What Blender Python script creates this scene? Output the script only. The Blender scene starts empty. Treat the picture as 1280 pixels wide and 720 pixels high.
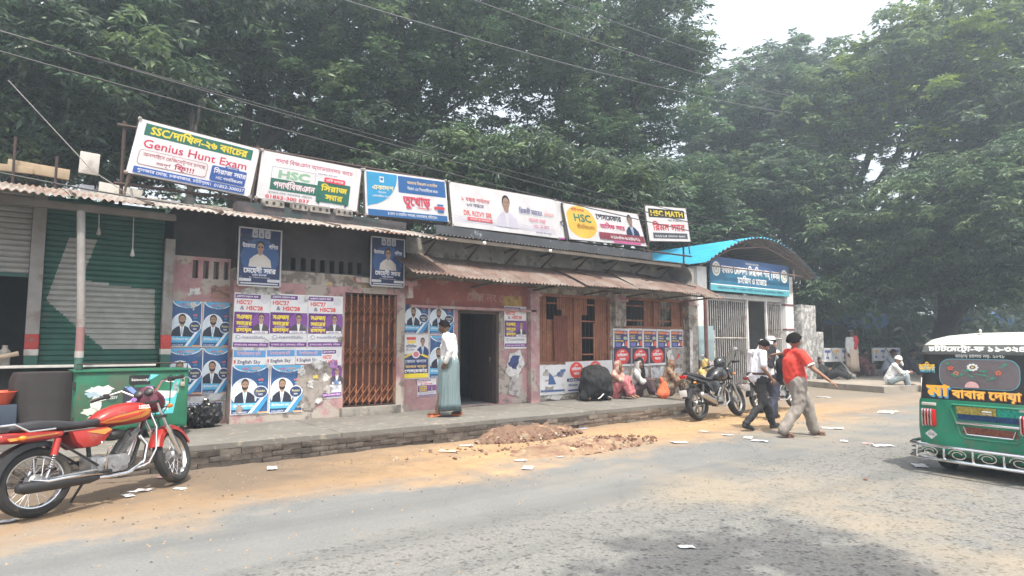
import bpy, bmesh, math, random
import numpy as np
from mathutils import Vector, Matrix, geometry, noise
R = math.radians
rnd = random.Random(7)
scene = bpy.context.scene
COL = scene.collection

# ------------------------------------------------------------------ camera, sky, sun, exposure
# world: X runs along the street front to the right, Y into the buildings, Z up
cam_d = bpy.data.cameras.new("camera")
cam = bpy.data.objects.new("camera", cam_d); COL.objects.link(cam)
cam.location = (0, 0, 1.5)
cam.rotation_euler = (R(90 + 5.07), 0, R(52.5 - 90))
cam_d.sensor_width = 36; cam_d.lens = 22.5
cam_d.clip_start = 0.05; cam_d.clip_end = 2000
scene.camera = cam

SUN_EL, SUN_AZ = 66.0, -108.0           # azimuth of the sun measured from +X towards +Y
world = bpy.data.worlds.new("World"); scene.world = world; world.use_nodes = True
wn = world.node_tree.nodes; wl = world.node_tree.links
sky = wn.new("ShaderNodeTexSky"); sky.sky_type = 'NISHITA'; sky.sun_disc = False
sky.sun_elevation = R(SUN_EL); sky.sun_rotation = R(90 - SUN_AZ)
sky.dust_density = 9.0; sky.air_density = 1.2; sky.ozone_density = .6
pale = wn.new("ShaderNodeMix"); pale.data_type = 'RGBA'; pale.inputs[0].default_value = .5      # milky humid sky
pale.inputs[7].default_value = (6.2, 6.3, 6.4, 1); wl.new(sky.outputs[0], pale.inputs[6]); wl.new(pale.outputs[2], wn["Background"].inputs[0]); wn["Background"].inputs[1].default_value = 0.15
sun_d = bpy.data.lights.new("sun", 'SUN'); sun_d.energy = 3.1; sun_d.angle = R(0.8); sun_d.color = (1.0, 0.93, 0.80)
sun = bpy.data.objects.new("sun", sun_d); COL.objects.link(sun)
sd = Vector((math.cos(R(SUN_AZ)) * math.cos(R(SUN_EL)), math.sin(R(SUN_AZ)) * math.cos(R(SUN_EL)), math.sin(R(SUN_EL))))
sun.rotation_euler = sd.to_track_quat('Z', 'Y').to_euler(); sun.location = (0, 0, 30)
vs_ = scene.view_settings
vs_.view_transform = 'Standard'; vs_.look = 'None'; vs_.gamma = 1.0; vs_.exposure = 1.14
scene.cycles.max_bounces = 8; scene.cycles.transparent_max_bounces = 8
scene.cycles.use_denoising = True

# ------------------------------------------------------------------ camera rays (to work out where things stand)
_A = R(52.5); _P = R(5.07)
_fw = Vector((math.cos(_A) * math.cos(_P), math.sin(_A) * math.cos(_P), math.sin(_P)))
_rt = Vector((math.sin(_A), -math.cos(_A), 0)); _up = _rt.cross(_fw); _C = Vector((0, 0, 1.5))
def _ray(u, v): return _fw * 800 + _rt * (u - 640) + _up * (360 - v)
def at(u, v, d): return _C + _ray(u, v) * (d / 800)
def ony(u, v, y):
    d = _ray(u, v); return _C + d * (y / d.y)
def onz(u, v, z=0.0):
    d = _ray(u, v); return _C + d * ((z - 1.5) / d.z)

# ------------------------------------------------------------------ materials
_mats = {}
def mat(name, col, rough=.75, metal=0, var=.12, scale=5, bump=.0, col2=None, c2=(.55, .62), s2=2.0, trans=0, coat=0, emit=None, bscale=None, detail=6, col3=None, c3=(.58, .64), s3=6, spec=None):
    if name in _mats: return _mats[name]
    m = bpy.data.materials.new(name); m.use_nodes = True
    nt = m.node_tree; n = nt.nodes; l = nt.links; b = n["Principled BSDF"]
    b.inputs["Roughness"].default_value = rough; b.inputs["Metallic"].default_value = metal
    if coat: b.inputs["Coat Weight"].default_value = coat; b.inputs["Coat Roughness"].default_value = .15
    if spec is not None: b.inputs["Specular IOR Level"].default_value = spec
    tc = n.new("ShaderNodeNewGeometry")
    def noi(s, d=detail, off=0):
        t = n.new("ShaderNodeTexNoise"); t.inputs["Scale"].default_value = s; t.inputs["Detail"].default_value = d
        t.inputs["Roughness"].default_value = .62
        if off:
            mp = n.new("ShaderNodeMapping"); mp.inputs["Location"].default_value = (off, off * 1.7, off * .3); l.new(tc.outputs["Position"], mp.inputs[0]); l.new(mp.outputs[0], t.inputs[0])
        else: l.new(tc.outputs["Position"], t.inputs[0])
        return t
    c = Vector(col[:3])
    def rampmix(fac_out, lo, hi, A, B):
        r = n.new("ShaderNodeMapRange"); r.inputs[1].default_value = lo; r.inputs[2].default_value = hi; l.new(fac_out, r.inputs[0])
        x = n.new("ShaderNodeMix"); x.data_type = 'RGBA'; l.new(r.outputs[0], x.inputs[0])
        for k, v in ((6, A), (7, B)):
            if isinstance(v, (tuple, Vector)): x.inputs[k].default_value = (*v[:3], 1)
            else: l.new(v, x.inputs[k])
        return x.outputs[2]
    out = None
    if var or bump: t1 = noi(scale)
    if var:
        out = rampmix(t1.outputs[0], .3, .7, tuple(c * (1 - var)), tuple(min(1, q * (1 + var)) for q in c))
    if col2:
        t2 = noi(s2, 8, 3.1); out = rampmix(t2.outputs[0], c2[0], c2[1], out if out else tuple(c), tuple(col2))
    if col3:
        t3 = noi(s3, 8, 7.7); out = rampmix(t3.outputs[0], c3[0], c3[1], out if out else tuple(c), tuple(col3))
    if out: l.new(out, b.inputs["Base Color"])
    else: b.inputs["Base Color"].default_value = (*c, 1)
    if bump:
        t4 = noi(bscale or scale * 4, 5); bp = n.new("ShaderNodeBump"); bp.inputs["Strength"].default_value = bump; bp.inputs["Distance"].default_value = .02
        l.new(t4.outputs[0], bp.inputs["Height"]); l.new(bp.outputs[0], b.inputs["Normal"])
    if trans:
        o = n["Material Output"]; tr = n.new("ShaderNodeBsdfTranslucent"); mx = n.new("ShaderNodeMixShader"); mx.inputs[0].default_value = trans
        if out: l.new(out, tr.inputs[0])
        else: tr.inputs[0].default_value = (*c, 1)
        l.new(b.outputs[0], mx.inputs[1]); l.new(tr.outputs[0], mx.inputs[2]); l.new(mx.outputs[0], o.inputs[0])
    if emit: b.inputs["Emission Color"].default_value = (*emit[0], 1); b.inputs["Emission Strength"].default_value = emit[1]
    _mats[name] = m; return m

# ------------------------------------------------------------------ mesh builder
class MB:
    def __init__(s): s.v = []; s.f = []; s.m = []
    def add(s, vs, fs, mi=0, M=None):
        o = len(s.v)
        if M is not None: vs = [M @ Vector(p) for p in vs]
        s.v += [tuple(p) for p in vs]; s.f += [tuple(i + o for i in f) for f in fs]; s.m += [mi] * len(fs)
        return s
    def box(s, c, d, mi=0, M=None, b=0):
        x, y, z = [q / 2 for q in d]; T = Matrix.Translation(c)
        if M is not None: T = T @ M
        if not b:
            vs = [(i * x, j * y, k * z) for i in (-1, 1) for j in (-1, 1) for k in (-1, 1)]
            fs = [(0, 1, 3, 2), (4, 6, 7, 5), (0, 4, 5, 1), (2, 3, 7, 6), (0, 2, 6, 4), (1, 5, 7, 3)]
            return s.add(vs, fs, mi, T)
        bm = bmesh.new(); bmesh.ops.create_cube(bm, size=1, matrix=Matrix.Diagonal((2 * x, 2 * y, 2 * z, 1)))
        bmesh.ops.bevel(bm, geom=bm.edges[:], offset=b, segments=2, profile=.6, affect='EDGES')
        s.addbm(bm, mi, T); return s
    def addbm(s, bm, mi=0, T=None):
        bm.verts.index_update()
        s.add([v.co.copy() for v in bm.verts], [[v.index for v in f.verts] for f in bm.faces], mi, T); bm.free()
    def loft(s, rings, mi=0, cap=True, closed=True):
        n = len(rings[0]); vs = [p for r in rings for p in r]; fs = []
        for i in range(len(rings) - 1):
            for j in range(n if closed else n - 1):
                k = (j + 1) % n; fs.append((i * n + j, i * n + k, (i + 1) * n + k, (i + 1) * n + j))
        if cap: fs.append(tuple(range(n - 1, -1, -1))); fs.append(tuple(range((len(rings) - 1) * n, len(rings) * n)))
        return s.add(vs, fs, mi)
    def tube(s, pts, r, n=8, mi=0, cap=True, flat=1.0):
        pts = [Vector(p) for p in pts]
        if not hasattr(r, '__len__'): r = [r] * len(pts)
        rings = []; ref = None
        for i, p in enumerate(pts):
            t = (pts[min(i + 1, len(pts) - 1)] - pts[max(i - 1, 0)]).normalized()
            if ref is None:
                ref = Vector((0, 0, 1)) if abs(t.z) < .9 else Vector((1, 0, 0))
            a = t.cross(ref).normalized(); bb = a.cross(t).normalized(); ref = bb
            rings.append([p + (a * math.cos(2 * math.pi * k / n) + bb * flat * math.sin(2 * math.pi * k / n)) * r[i] for k in range(n)])
        return s.loft(rings, mi, cap)
    def lathe(s, prof, n=24, mi=0, M=None, closed=False):
        # prof: (radius, height) round local Z
        vs = [(r * math.cos(2 * math.pi * k / n), r * math.sin(2 * math.pi * k / n), h) for r, h in prof for k in range(n)]
        P = len(prof); fs = []
        for i in range(P if closed else P - 1):
            i2 = (i + 1) % P
            for k in range(n):
                k2 = (k + 1) % n; fs.append((i * n + k, i * n + k2, i2 * n + k2, i2 * n + k))
        return s.add(vs, fs, mi, M)
    def ell(s, c, r, mi=0, M=None, nu=14, nv=9):
        vs = [(0, 0, 1)]; fs = []
        for i in range(1, nv):
            a = math.pi * i / nv
            for k in range(nu): vs.append((math.sin(a) * math.cos(2 * math.pi * k / nu), math.sin(a) * math.sin(2 * math.pi * k / nu), math.cos(a)))
        vs.append((0, 0, -1)); L = len(vs) - 1
        for k in range(nu):
            k2 = (k + 1) % nu; fs.append((0, 1 + k, 1 + k2)); fs.append((L, 1 + (nv - 2) * nu + k2, 1 + (nv - 2) * nu + k))
            for i in range(nv - 2): a = 1 + i * nu; fs.append((a + k, a + nu + k, a + nu + k2, a + k2))
        if not hasattr(r, '__len__'): r = (r, r, r)
        T = Matrix.Translation(c) @ (M.to_4x4() if M is not None else Matrix()) @ Matrix.Diagonal((*r, 1))
        return s.add(vs, fs, mi, T)
    def prism(s, poly, depth, mi=0, M=None):
        # poly in local XZ plane, thickness along +Y
        n = len(poly); vs = [(x, 0, z) for x, z in poly] + [(x, depth, z) for x, z in poly]
        fs = [tuple(range(n)), tuple(range(2 * n - 1, n - 1, -1))] + [(i, i + n, (i + 1) % n + n, (i + 1) % n) for i in range(n)]
        return s.add(vs, fs, mi, M)
    def mesh(s, name, mats, smooth=35):
        me = bpy.data.meshes.new(name); me.from_pydata(s.v, [], s.f)
        for m in (mats if isinstance(mats, (list, tuple)) else [mats]): me.materials.append(m)
        me.polygons.foreach_set("material_index", s.m)
        if smooth is not None:
            me.polygons.foreach_set("use_smooth", [True] * len(me.polygons)); me.set_sharp_from_angle(angle=R(smooth))
        me.validate(); me.update(); return me
    def build(s, name, mats, parent=None, smooth=35):
        o = bpy.data.objects.new(name, s.mesh(name, mats, smooth)); COL.objects.link(o)
        if parent: o.parent = parent
        return o
def tag(o, label=None, cat=None, group=None, kind=None):
    if label: o['label'] = label
    if cat: o['category'] = cat
    if group: o['group'] = group
    if kind: o['kind'] = kind
    return o
def empty(name, label, cat, loc=(0, 0, 0), rz=0, group=None, rx=0):
    o = bpy.data.objects.new(name, None); COL.objects.link(o); o.location = loc; o.rotation_euler = (rx, 0, rz); o.empty_display_size = .2
    return tag(o, label, cat, group)
def link(name, me, parent=None, loc=(0, 0, 0), rot=(0, 0, 0), sc=None):
    o = bpy.data.objects.new(name, me); COL.objects.link(o); o.location = loc; o.rotation_euler = rot
    if sc: o.scale = sc
    if parent: o.parent = parent
    return o
def copy_tree(o, parent=None):
    c = o.copy(); COL.objects.link(c)
    if parent: c.parent = parent
    for ch in list(o.children): copy_tree(ch, c)
    return c
def blob(prims, voxel=.02, smooth=4, disp=None, seed=0):
    """several tapered limbs and swellings fused into one continuous skin; returns verts, faces"""
    mb = MB()
    for p in prims:
        if p[0] == 'c':
            _, a, ra, b, rb = p[:5]; fl = p[5] if len(p) > 5 else 1.0
            a = Vector(a); b = Vector(b); d = (b - a); L = d.length; t = d.normalized() if L > 1e-6 else Vector((0, 0, 1))
            pts = [a - t * ra * .98, a - t * ra * .86, a - t * ra * .5, a, a.lerp(b, .5), b, b + t * rb * .5, b + t * rb * .86, b + t * rb * .98]
            rs = [ra * .15, ra * .5, ra * .866, ra, (ra + rb) / 2, rb, rb * .866, rb * .5, rb * .15]
            mb.tube(pts, rs, 12, flat=fl)
        else: mb.ell(p[1], p[2], M=p[3] if len(p) > 3 else None)
    me = mb.mesh("tmp", [], None); o = bpy.data.objects.new("tmp", me); COL.objects.link(o)
    m = o.modifiers.new("r", 'REMESH'); m.mode = 'VOXEL'; m.voxel_size = voxel
    m = o.modifiers.new("s", 'SMOOTH'); m.factor = .5; m.iterations = smooth
    dg = bpy.context.evaluated_depsgraph_get(); dg.update(); ev = o.evaluated_get(dg); em = ev.to_mesh()
    vs = [v.co.copy() for v in em.vertices]; ns = [v.normal.copy() for v in em.vertices]; fs = [tuple(f.vertices) for f in em.polygons]
    ev.to_mesh_clear(); bpy.data.objects.remove(o); bpy.data.meshes.remove(me)
    if disp:
        amp, sc = disp
        off = Vector((seed * 3.1, seed * 1.3, seed))
        for i, v in enumerate(vs):
            q = Vector((v.x * sc * 1.5, v.y * sc * 1.5, v.z * sc * .7)) + off
            vs[i] = v + ns[i] * (abs(noise.noise(q)) * -2 + .4 + noise.noise(q * 2.3) * .6) * amp
    return vs, fs
def wallgrid(mb, x0, x1, z0, z1, holes, y, th, mi=0):
    """wall in the XZ plane, front face at y, with rectangular openings and reveals of thickness th"""
    xs = sorted({x0, x1, *[h[0] for h in holes], *[h[1] for h in holes]}); zs = sorted({z0, z1, *[h[2] for h in holes], *[h[3] for h in holes]})
    inside = lambda a, b: any(h[0] - 1e-6 <= a <= h[1] + 1e-6 and h[2] - 1e-6 <= b <= h[3] + 1e-6 for h in holes)
    nx, nz = len(xs), len(zs); solid = [[not inside((xs[i] + xs[i + 1]) / 2, (zs[j] + zs[j + 1]) / 2) for j in range(nz - 1)] for i in range(nx - 1)]
    for i in range(nx - 1):
        for j in range(nz - 1):
            if not solid[i][j]: continue
            a, b, c, d = xs[i], xs[i + 1], zs[j], zs[j + 1]
            mb.add([(a, y, c), (b, y, c), (b, y, d), (a, y, d)], [(0, 1, 2, 3)], mi)
            mb.add([(a, y + th, c), (b, y + th, c), (b, y + th, d), (a, y + th, d)], [(3, 2, 1, 0)], mi)
            for di, dj, q in ((-1, 0, [(a, c), (a, d)]), (1, 0, [(b, d), (b, c)]), (0, -1, [(b, c), (a, c)]), (0, 1, [(a, d), (b, d)])):
                ii, jj = i + di, j + dj
                if 0 <= ii < nx - 1 and 0 <= jj < nz - 1 and solid[ii][jj]: continue
                (p, r), (s_, t) = q
                mb.add([(p, y, r), (s_, y, t), (s_, y + th, t), (p, y + th, r)], [(0, 1, 2, 3)], mi)

# ------------------------------------------------------------------ lettering and flat print
def _cluster(s):
    cons = set("কখগঘঙচছজঝঞটঠডঢণতথদধনপফবভমযরলশষসহড়ঢ়য়ড়ঢ়য়"); out = []; i = 0
    s = s.replace("ড়", "ড়").replace("ঢ়", "ঢ়").replace("য়", "য়").replace("ো", "ো")
    while i < len(s):
        ch = s[i]
        if ch in cons:
            cl = ch; i += 1; reph = False
            if cl == "র" and s[i:i + 1] == "্" and s[i + 1:i + 2] in cons and s[i + 1:i + 2]:
                reph = True; cl = s[i + 1]; i += 2
            while s[i:i + 1] == "্" and s[i + 1:i + 2] and s[i + 1] in cons:
                cl += "¬" if s[i + 1] == "য" else "~" if s[i + 1] == "র" else s[i + 1]; i += 2
            if reph: cl += "^"
            v = s[i:i + 1]
            if v in ("ি", "ে", "ৈ") and v: cl = v + cl; i += 1
            elif v == "ো": cl = "ে" + cl + "া"; i += 1
            elif v == "ৌ": cl = "ে" + cl + "ৗ"; i += 1
            out.append(cl)
        else: out.append(ch); i += 1
    return "".join(out)
_gl = {}
def _loops(seg):
    if seg in _gl: return _gl[seg]
    c = bpy.data.curves.new("t", 'FONT'); c.body = seg; c.fill_mode = 'NONE'; c.resolution_u = 2
    o = bpy.data.objects.new("t", c); COL.objects.link(o)
    dg = bpy.context.evaluated_depsgraph_get(); dg.update(); ev = o.evaluated_get(dg); me = ev.to_mesh()
    co = [(v.co.x, v.co.y) for v in me.vertices]; adj = {}
    for e in me.edges:
        a, b = e.vertices; adj.setdefault(a, []).append(b); adj.setdefault(b, []).append(a)
    ev.to_mesh_clear(); bpy.data.objects.remove(o); bpy.data.curves.remove(c)
    seen = set(); loops = []
    for st in range(len(co)):
        if st in seen or st not in adj: continue
        lp = [st]; seen.add(st); cur = st
        while True:
            nx = [q for q in adj[cur] if q not in seen]
            if not nx: break
            cur = st + 1 if (cur == st and st + 1 in nx) else min(nx, key=lambda q: abs(q - cur)); seen.add(cur); lp.append(cur)
        if len(lp) > 2: loops.append([co[i] for i in lp])
    w = max([p[0] for l in loops for p in l], default=.3)
    _gl[seg] = (loops, w); return _gl[seg]
def _area(l): return sum(l[i - 1][0] * l[i][1] - l[i][0] * l[i - 1][1] for i in range(len(l))) / 2
def _inside(p, l):
    c = False; x, y = p
    for i in range(len(l)):
        (x1, y1), (x2, y2) = l[i - 1], l[i]
        if (y1 > y) != (y2 > y) and x < (x2 - x1) * (y - y1) / (y2 - y1) + x1: c = not c
    return c
def _fat(l, d):
    if not d: return l
    n = len(l); out = []
    for i in range(n):
        a = Vector(l[i - 1]); b = Vector(l[i]); c = Vector(l[(i + 1) % n]); u = (b - a); v = (c - b)
        if u.length < 1e-7 or v.length < 1e-7: out.append((b.x, b.y)); continue
        u.normalize(); v.normalize(); nn = Vector((u.y + v.y, -(u.x + v.x)))
        if nn.length < .3: nn = Vector((u.y, -u.x))
        nn.normalize(); out.append((b.x + nn.x * d, b.y + nn.y * d))
    return out
def text_polys(s, bold=0):
    s = _cluster(s); x = 0; loops = []; seg = ""; extra = []
    def flush():
        nonlocal seg, x
        if seg:
            sp = len(seg) - len(seg.rstrip(" ")); L, w = _loops(seg)
            bg = max(L, key=lambda l: abs(_area(l)), default=None); fl = bg is not None and _area(bg) < 0
            for l in L: q = [(px + x, py) for px, py in l]; loops.append(q[::-1] if fl else q)
            x += w + sp * .28 + (.05 if ord(seg.strip()[-1:] or " ") < 592 else 0); seg = ""
    for ch in s:
        if ch == "¬":
            flush()
            extra.append([(x - .02 + a, b) for a, b in ((-.03, .34), (.05, .45), (.13, .36), (.13, .24), (.19, .17), (.19, .56), (-.03, .56), (-.03, .63), (.30, .63), (.30, .56), (.25, .56), (.25, 0), (.19, 0), (.19, .08), (.06, .22), (.07, .32), (.03, .34))][::-1]); x += .29
        elif ch == "~":
            flush(); extra.append([(x - .46, -.13), (x - .36, -.02), (x - .12, -.14), (x - .14, -.20), (x - .34, -.10), (x - .42, -.19)])
        elif ch == "^":
            flush(); extra.append([(x - .32, .68), (x - .08, .86), (x - .04, .80), (x - .27, .64)][::-1])
        else:
            if seg and ch != " " and seg.strip() and (ord(ch) < 592) != (ord(seg.strip()[-1]) < 592): flush()
            seg += ch
    flush()
    if not loops: return [], [], 1
    d = bold * .026
    loops = [_fat(l, d) for l in loops] + [_fat(e if _area(e) > 0 else e[::-1], d) for e in extra]
    pts = []; edges = []
    for l in loops:
        o = len(pts); n = len(l); pts += [Vector(p) for p in l]; edges += [(o + i, o + (i + 1) % n) for i in range(n)]
    vs, _, fs, *_r = geometry.delaunay_2d_cdt(pts, edges, [], 0, 1e-5)
    cen = np.array([[(vs[f[0]][k] + vs[f[1]][k] + vs[f[2]][k]) / 3 for k in (0, 1)] for f in fs]); wn_ = np.zeros(len(fs))
    for l in loops:
        A = np.array(l); B = np.roll(A, -1, 0)
        for (x1, y1), (x2, y2) in zip(A, B):
            if y1 == y2: continue
            cr = (x2 - x1) * (cen[:, 1] - y1) - (y2 - y1) * (cen[:, 0] - x1)
            wn_ += ((y1 <= cen[:, 1]) & (y2 > cen[:, 1]) & (cr > 0)).astype(int) - ((y2 <= cen[:, 1]) & (y1 > cen[:, 1]) & (cr < 0)).astype(int)
    return vs, [f for f, w in zip(fs, wn_) if w > 0], x
_tc = {}
class Print:
    """flat printed sheet w x h: local x right, y up, layers stand fractions of a millimetre proud of each other"""
    def __init__(s, w, h, step=.0006): s.w = w; s.h = h; s.t = step; s.k = 1; s.mb = MB(); s.mats = []; s.ids = {}
    def mi(s, col):
        if getattr(s, 'tr', 0): col = tuple(c * .9 for c in col)
        key = tuple(round(c, 3) for c in col)
        if key not in s.ids:
            s.ids[key] = len(s.mats)
            s.mats.append(mat("print_%d_%d_%d_%s" % (*[int(c * 255) for c in key], s.kind if hasattr(s, 'kind') else 'paper'), key, rough=.5, var=.10, scale=3, col2=None if getattr(s, 'tr', 0) else tuple(c * .55 + .13 for c in key), c2=(.58, .70), s2=4.5, bump=.5 if getattr(s, 'tr', 0) else .35, bscale=2.2 if getattr(s, 'tr', 0) else 9, trans=getattr(s, 'tr', 0)))
        return s.ids[key]
    def poly(s, pts, col, layer=True):
        if layer: s.k += 1
        n = len(pts)
        if n > 4 or n == 3:
            tr = geometry.tessellate_polygon([[Vector((x, y, 0)) for x, y in pts]])
            s.mb.add([(x, -s.k * s.t, y) for x, y in pts], [tuple(t) for t in tr], s.mi(col))
        else: s.mb.add([(x, -s.k * s.t, y) for x, y in pts], [(0, 1, 2, 3)], s.mi(col))
    def rect(s, x0, y0, x1, y1, col): s.poly([(x0, y0), (x1, y0), (x1, y1), (x0, y1)], col)
    def rrect(s, x0, y0, x1, y1, r, col):
        p = []
        for cx, cy, a0 in ((x1 - r, y1 - r, 0), (x0 + r, y1 - r, 90), (x0 + r, y0 + r, 180), (x1 - r, y0 + r, 270)):
            for k in range(5): a = R(a0 + k * 22.5); p.append((cx + r * math.cos(a), cy + r * math.sin(a)))
        s.poly(p, col)
    def ell(s, cx, cy, rx, ry, col, n=22, a0=0, a1=360, clip=True):
        p = [(cx + rx * math.cos(R(a0 + (a1 - a0) * i / n)), cy + ry * math.sin(R(a0 + (a1 - a0) * i / n))) for i in range(n if a1 - a0 == 360 else n + 1)]
        if clip: p = [(min(max(x, 0), s.w), min(max(y, 0), s.h)) for x, y in p]
        q = [p[0]]
        for z in p[1:]:
            if (abs(z[0] - q[-1][0]) + abs(z[1] - q[-1][1])) > 1e-5: q.append(z)
        if len(q) > 2: s.poly(q, col)
    def text(s, t, x, y, h, col, w=None, bold=.6, center=False, slant=0, rot=0, outline=None):
        """h = cap height, w = width the whole line is fitted to"""
        if outline: s.text(t, x, y, h, outline[0], w, bold + outline[1], center, slant, rot)
        if (t, bold) not in _tc: _tc[(t, bold)] = text_polys(t, bold)
        V2, F2, W = _tc[(t, bold)]; sy = h / .70; sx = (w / W) if w else sy
        if center: x -= W * sx / 2
        s.k += 1; mi = s.mi(col); ca, sa = math.cos(R(rot)), math.sin(R(rot)); vs = []
        for a, b in V2: lx = a * sx + b * sy * slant; ly = b * sy; vs.append((x + lx * ca - ly * sa, -s.k * s.t, y + lx * sa + ly * ca))
        s.mb.add(vs, F2, mi)
    def build(s, name, loc, rz=0, thick=.003, wrinkle=0, back=(.8, .8, .8), label=None, cat=None, group=None, parent=None, rx=0, ry=0, corners=None, seed=0, base=None):
        b = MB(); n = 10; mi = s.mi(base or back)
        # sheet itself, a real thickness
        m = max(2, int(n * s.w / max(s.w, s.h))); q = max(2, int(n * s.h / max(s.w, s.h)))
        for side in (0, thick):
            vs = [(s.w * i / m, side, s.h * j / q) for j in range(q + 1) for i in range(m + 1)]
            fs = [(j * (m + 1) + i, j * (m + 1) + i + 1, (j + 1) * (m + 1) + i + 1, (j + 1) * (m + 1) + i) for j in range(q) for i in range(m)]
            if side: fs = [f[::-1] for f in fs]
            s.mb.add(vs, fs, mi)
        for a, c in (((0, 0), (s.w, 0)), ((s.w, 0), (s.w, s.h)), ((s.w, s.h), (0, s.h)), ((0, s.h), (0, 0))):
            s.mb.add([(a[0], 0, a[1]), (c[0], 0, c[1]), (c[0], thick, c[1]), (a[0], thick, a[1])], [(3, 2, 1, 0)], mi)
        if wrinkle or corners:
            nv = []
            for (x, y, z) in s.mb.v:
                u, v = x / s.w, z / s.h
                if corners:
                    c = corners  # bl, br, tr, tl offsets (dx,dz)
                    dx = (1 - u) * (1 - v) * c[0][0] + u * (1 - v) * c[1][0] + u * v * c[2][0] + (1 - u) * v * c[3][0]
                    dz = (1 - u) * (1 - v) * c[0][1] + u * (1 - v) * c[1][1] + u * v * c[2][1] + (1 - u) * v * c[3][1]
                    x += dx; z += dz
                y += 0
                nv.append((x, y, z))
            s.mb.v = nv
        o = s.mb.build(name, s.mats, parent, None); o.location = loc; o.rotation_euler = (rx, ry, rz)
        return tag(o, label, cat, group)
    def person(s, cx, y0, h, coat=(.02, .03, .06), skin=(.35, .2, .13), shirt=(.8, .82, .85), hair=(.01, .01, .01), beard=False, tie=(.25, .45, .7), glasses=False):
        """flat printed head-and-shoulders figure, h from hem to crown"""
        w = h * .42
        s.poly([(cx - w, y0), (cx + w, y0), (cx + w * .9, y0 + h * .28), (cx + w * .55, y0 + h * .42), (cx + w * .2, y0 + h * .5), (cx - w * .2, y0 + h * .5), (cx - w * .55, y0 + h * .42), (cx - w * .9, y0 + h * .28)], coat)
        s.poly([(cx - w * .22, y0 + h * .5), (cx + w * .22, y0 + h * .5), (cx + w * .05, y0), (cx - w * .05, y0)][::-1], shirt)
        if tie: s.poly([(cx - w * .05, y0 + h * .44), (cx + w * .05, y0 + h * .44), (cx + w * .07, y0 + h * .1), (cx - w * .07, y0 + h * .1)][::-1], tie)
        s.ell(cx, y0 + h * .56, h * .085, h * .12, skin)
        s.ell(cx, y0 + h * .80, h * .15, h * .2, hair)
        s.ell(cx, y0 + h * .74, h * .13, h * .185, skin)
        if beard:
            s.ell(cx, y0 + h * .655, h * .125, h * .11, hair); s.ell(cx, y0 + h * .735, h * .105, h * .105, skin)
            s.rect(cx - h * .05, y0 + h * .655, cx + h * .05, y0 + h * .672, hair)
        for e in (-1, 1): s.rect(cx + e * h * .055 - h * .03, y0 + h * .765, cx + e * h * .055 + h * .03, y0 + h * .785, hair)
        if glasses:
            for e in (-1, 1): s.ell(cx + e * h * .06, y0 + h * .76, h * .042, h * .03, (.02, .02, .03), 10)
        s.rect(cx - h * .035, y0 + h * .66 - (.01 * h if beard else 0), cx + h * .035, y0 + h * .675 - (.01 * h if beard else 0), (.35, .12, .1))
WHITE = (.80, .80, .84); NAVY = (.02, .05, .17); RED = (.62, .03, .06); YEL = (.85, .68, .05); PURP = (.12, .03, .22); BLUE = (.03, .14, .42); GRN = (.02, .16, .12); CYAN = (.10, .42, .68); BLK = (.015, .015, .02); ORNG = (.8, .25, .04)

# ================================================================== SETTING
# ground: one sheet out to the horizon
def lin(a, b, st): 
    n = int(round((b - a) / st)); return [a + (b - a) * i / n for i in range(n + 1)]
gx = [-400, -150, -60, -25, -12] + lin(-8, 18, .13) + lin(18.5, 45, .5) + [60, 100, 200, 450, 900]
gy = [-400, -150, -50, -20, -8] + lin(-4, 8.6, .12) + lin(9.4, 16, .6) + [22, 35, 60, 120, 300, 700]
NXg, NYg = len(gx), len(gy)
def ground_z(x, y):
    z = 0
    if -6 < x < 20 and 5.0 < y < 8.7:
        t = (y - 5.0) / 3.6; t = t * t * (3 - 2 * t)
        z += t * (.015 + .035 * max(0, noise.noise(Vector((x * .8, y * 1.3, 0)))) + .018 * noise.noise(Vector((x * 3.5, y * 3.5, 2)))) * min(1, (8.9 - y) / .5 + .4)
        z += .004 * noise.noise(Vector((x * 11, y * 11, 5)))
    return max(z, 0) + .0
gv = [(x, y, ground_z(x, y) + (.003 * noise.noise(Vector((x * 1.1, y * 1.1, 9))) if -8 < x < 20 and -4 < y < 8.6 else 0)) for y in gy for x in gx]
gf = [(j * NXg + i, j * NXg + i + 1, (j + 1) * NXg + i + 1, (j + 1) * NXg + i) for j in range(NYg - 1) for i in range(NXg - 1)]
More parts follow.
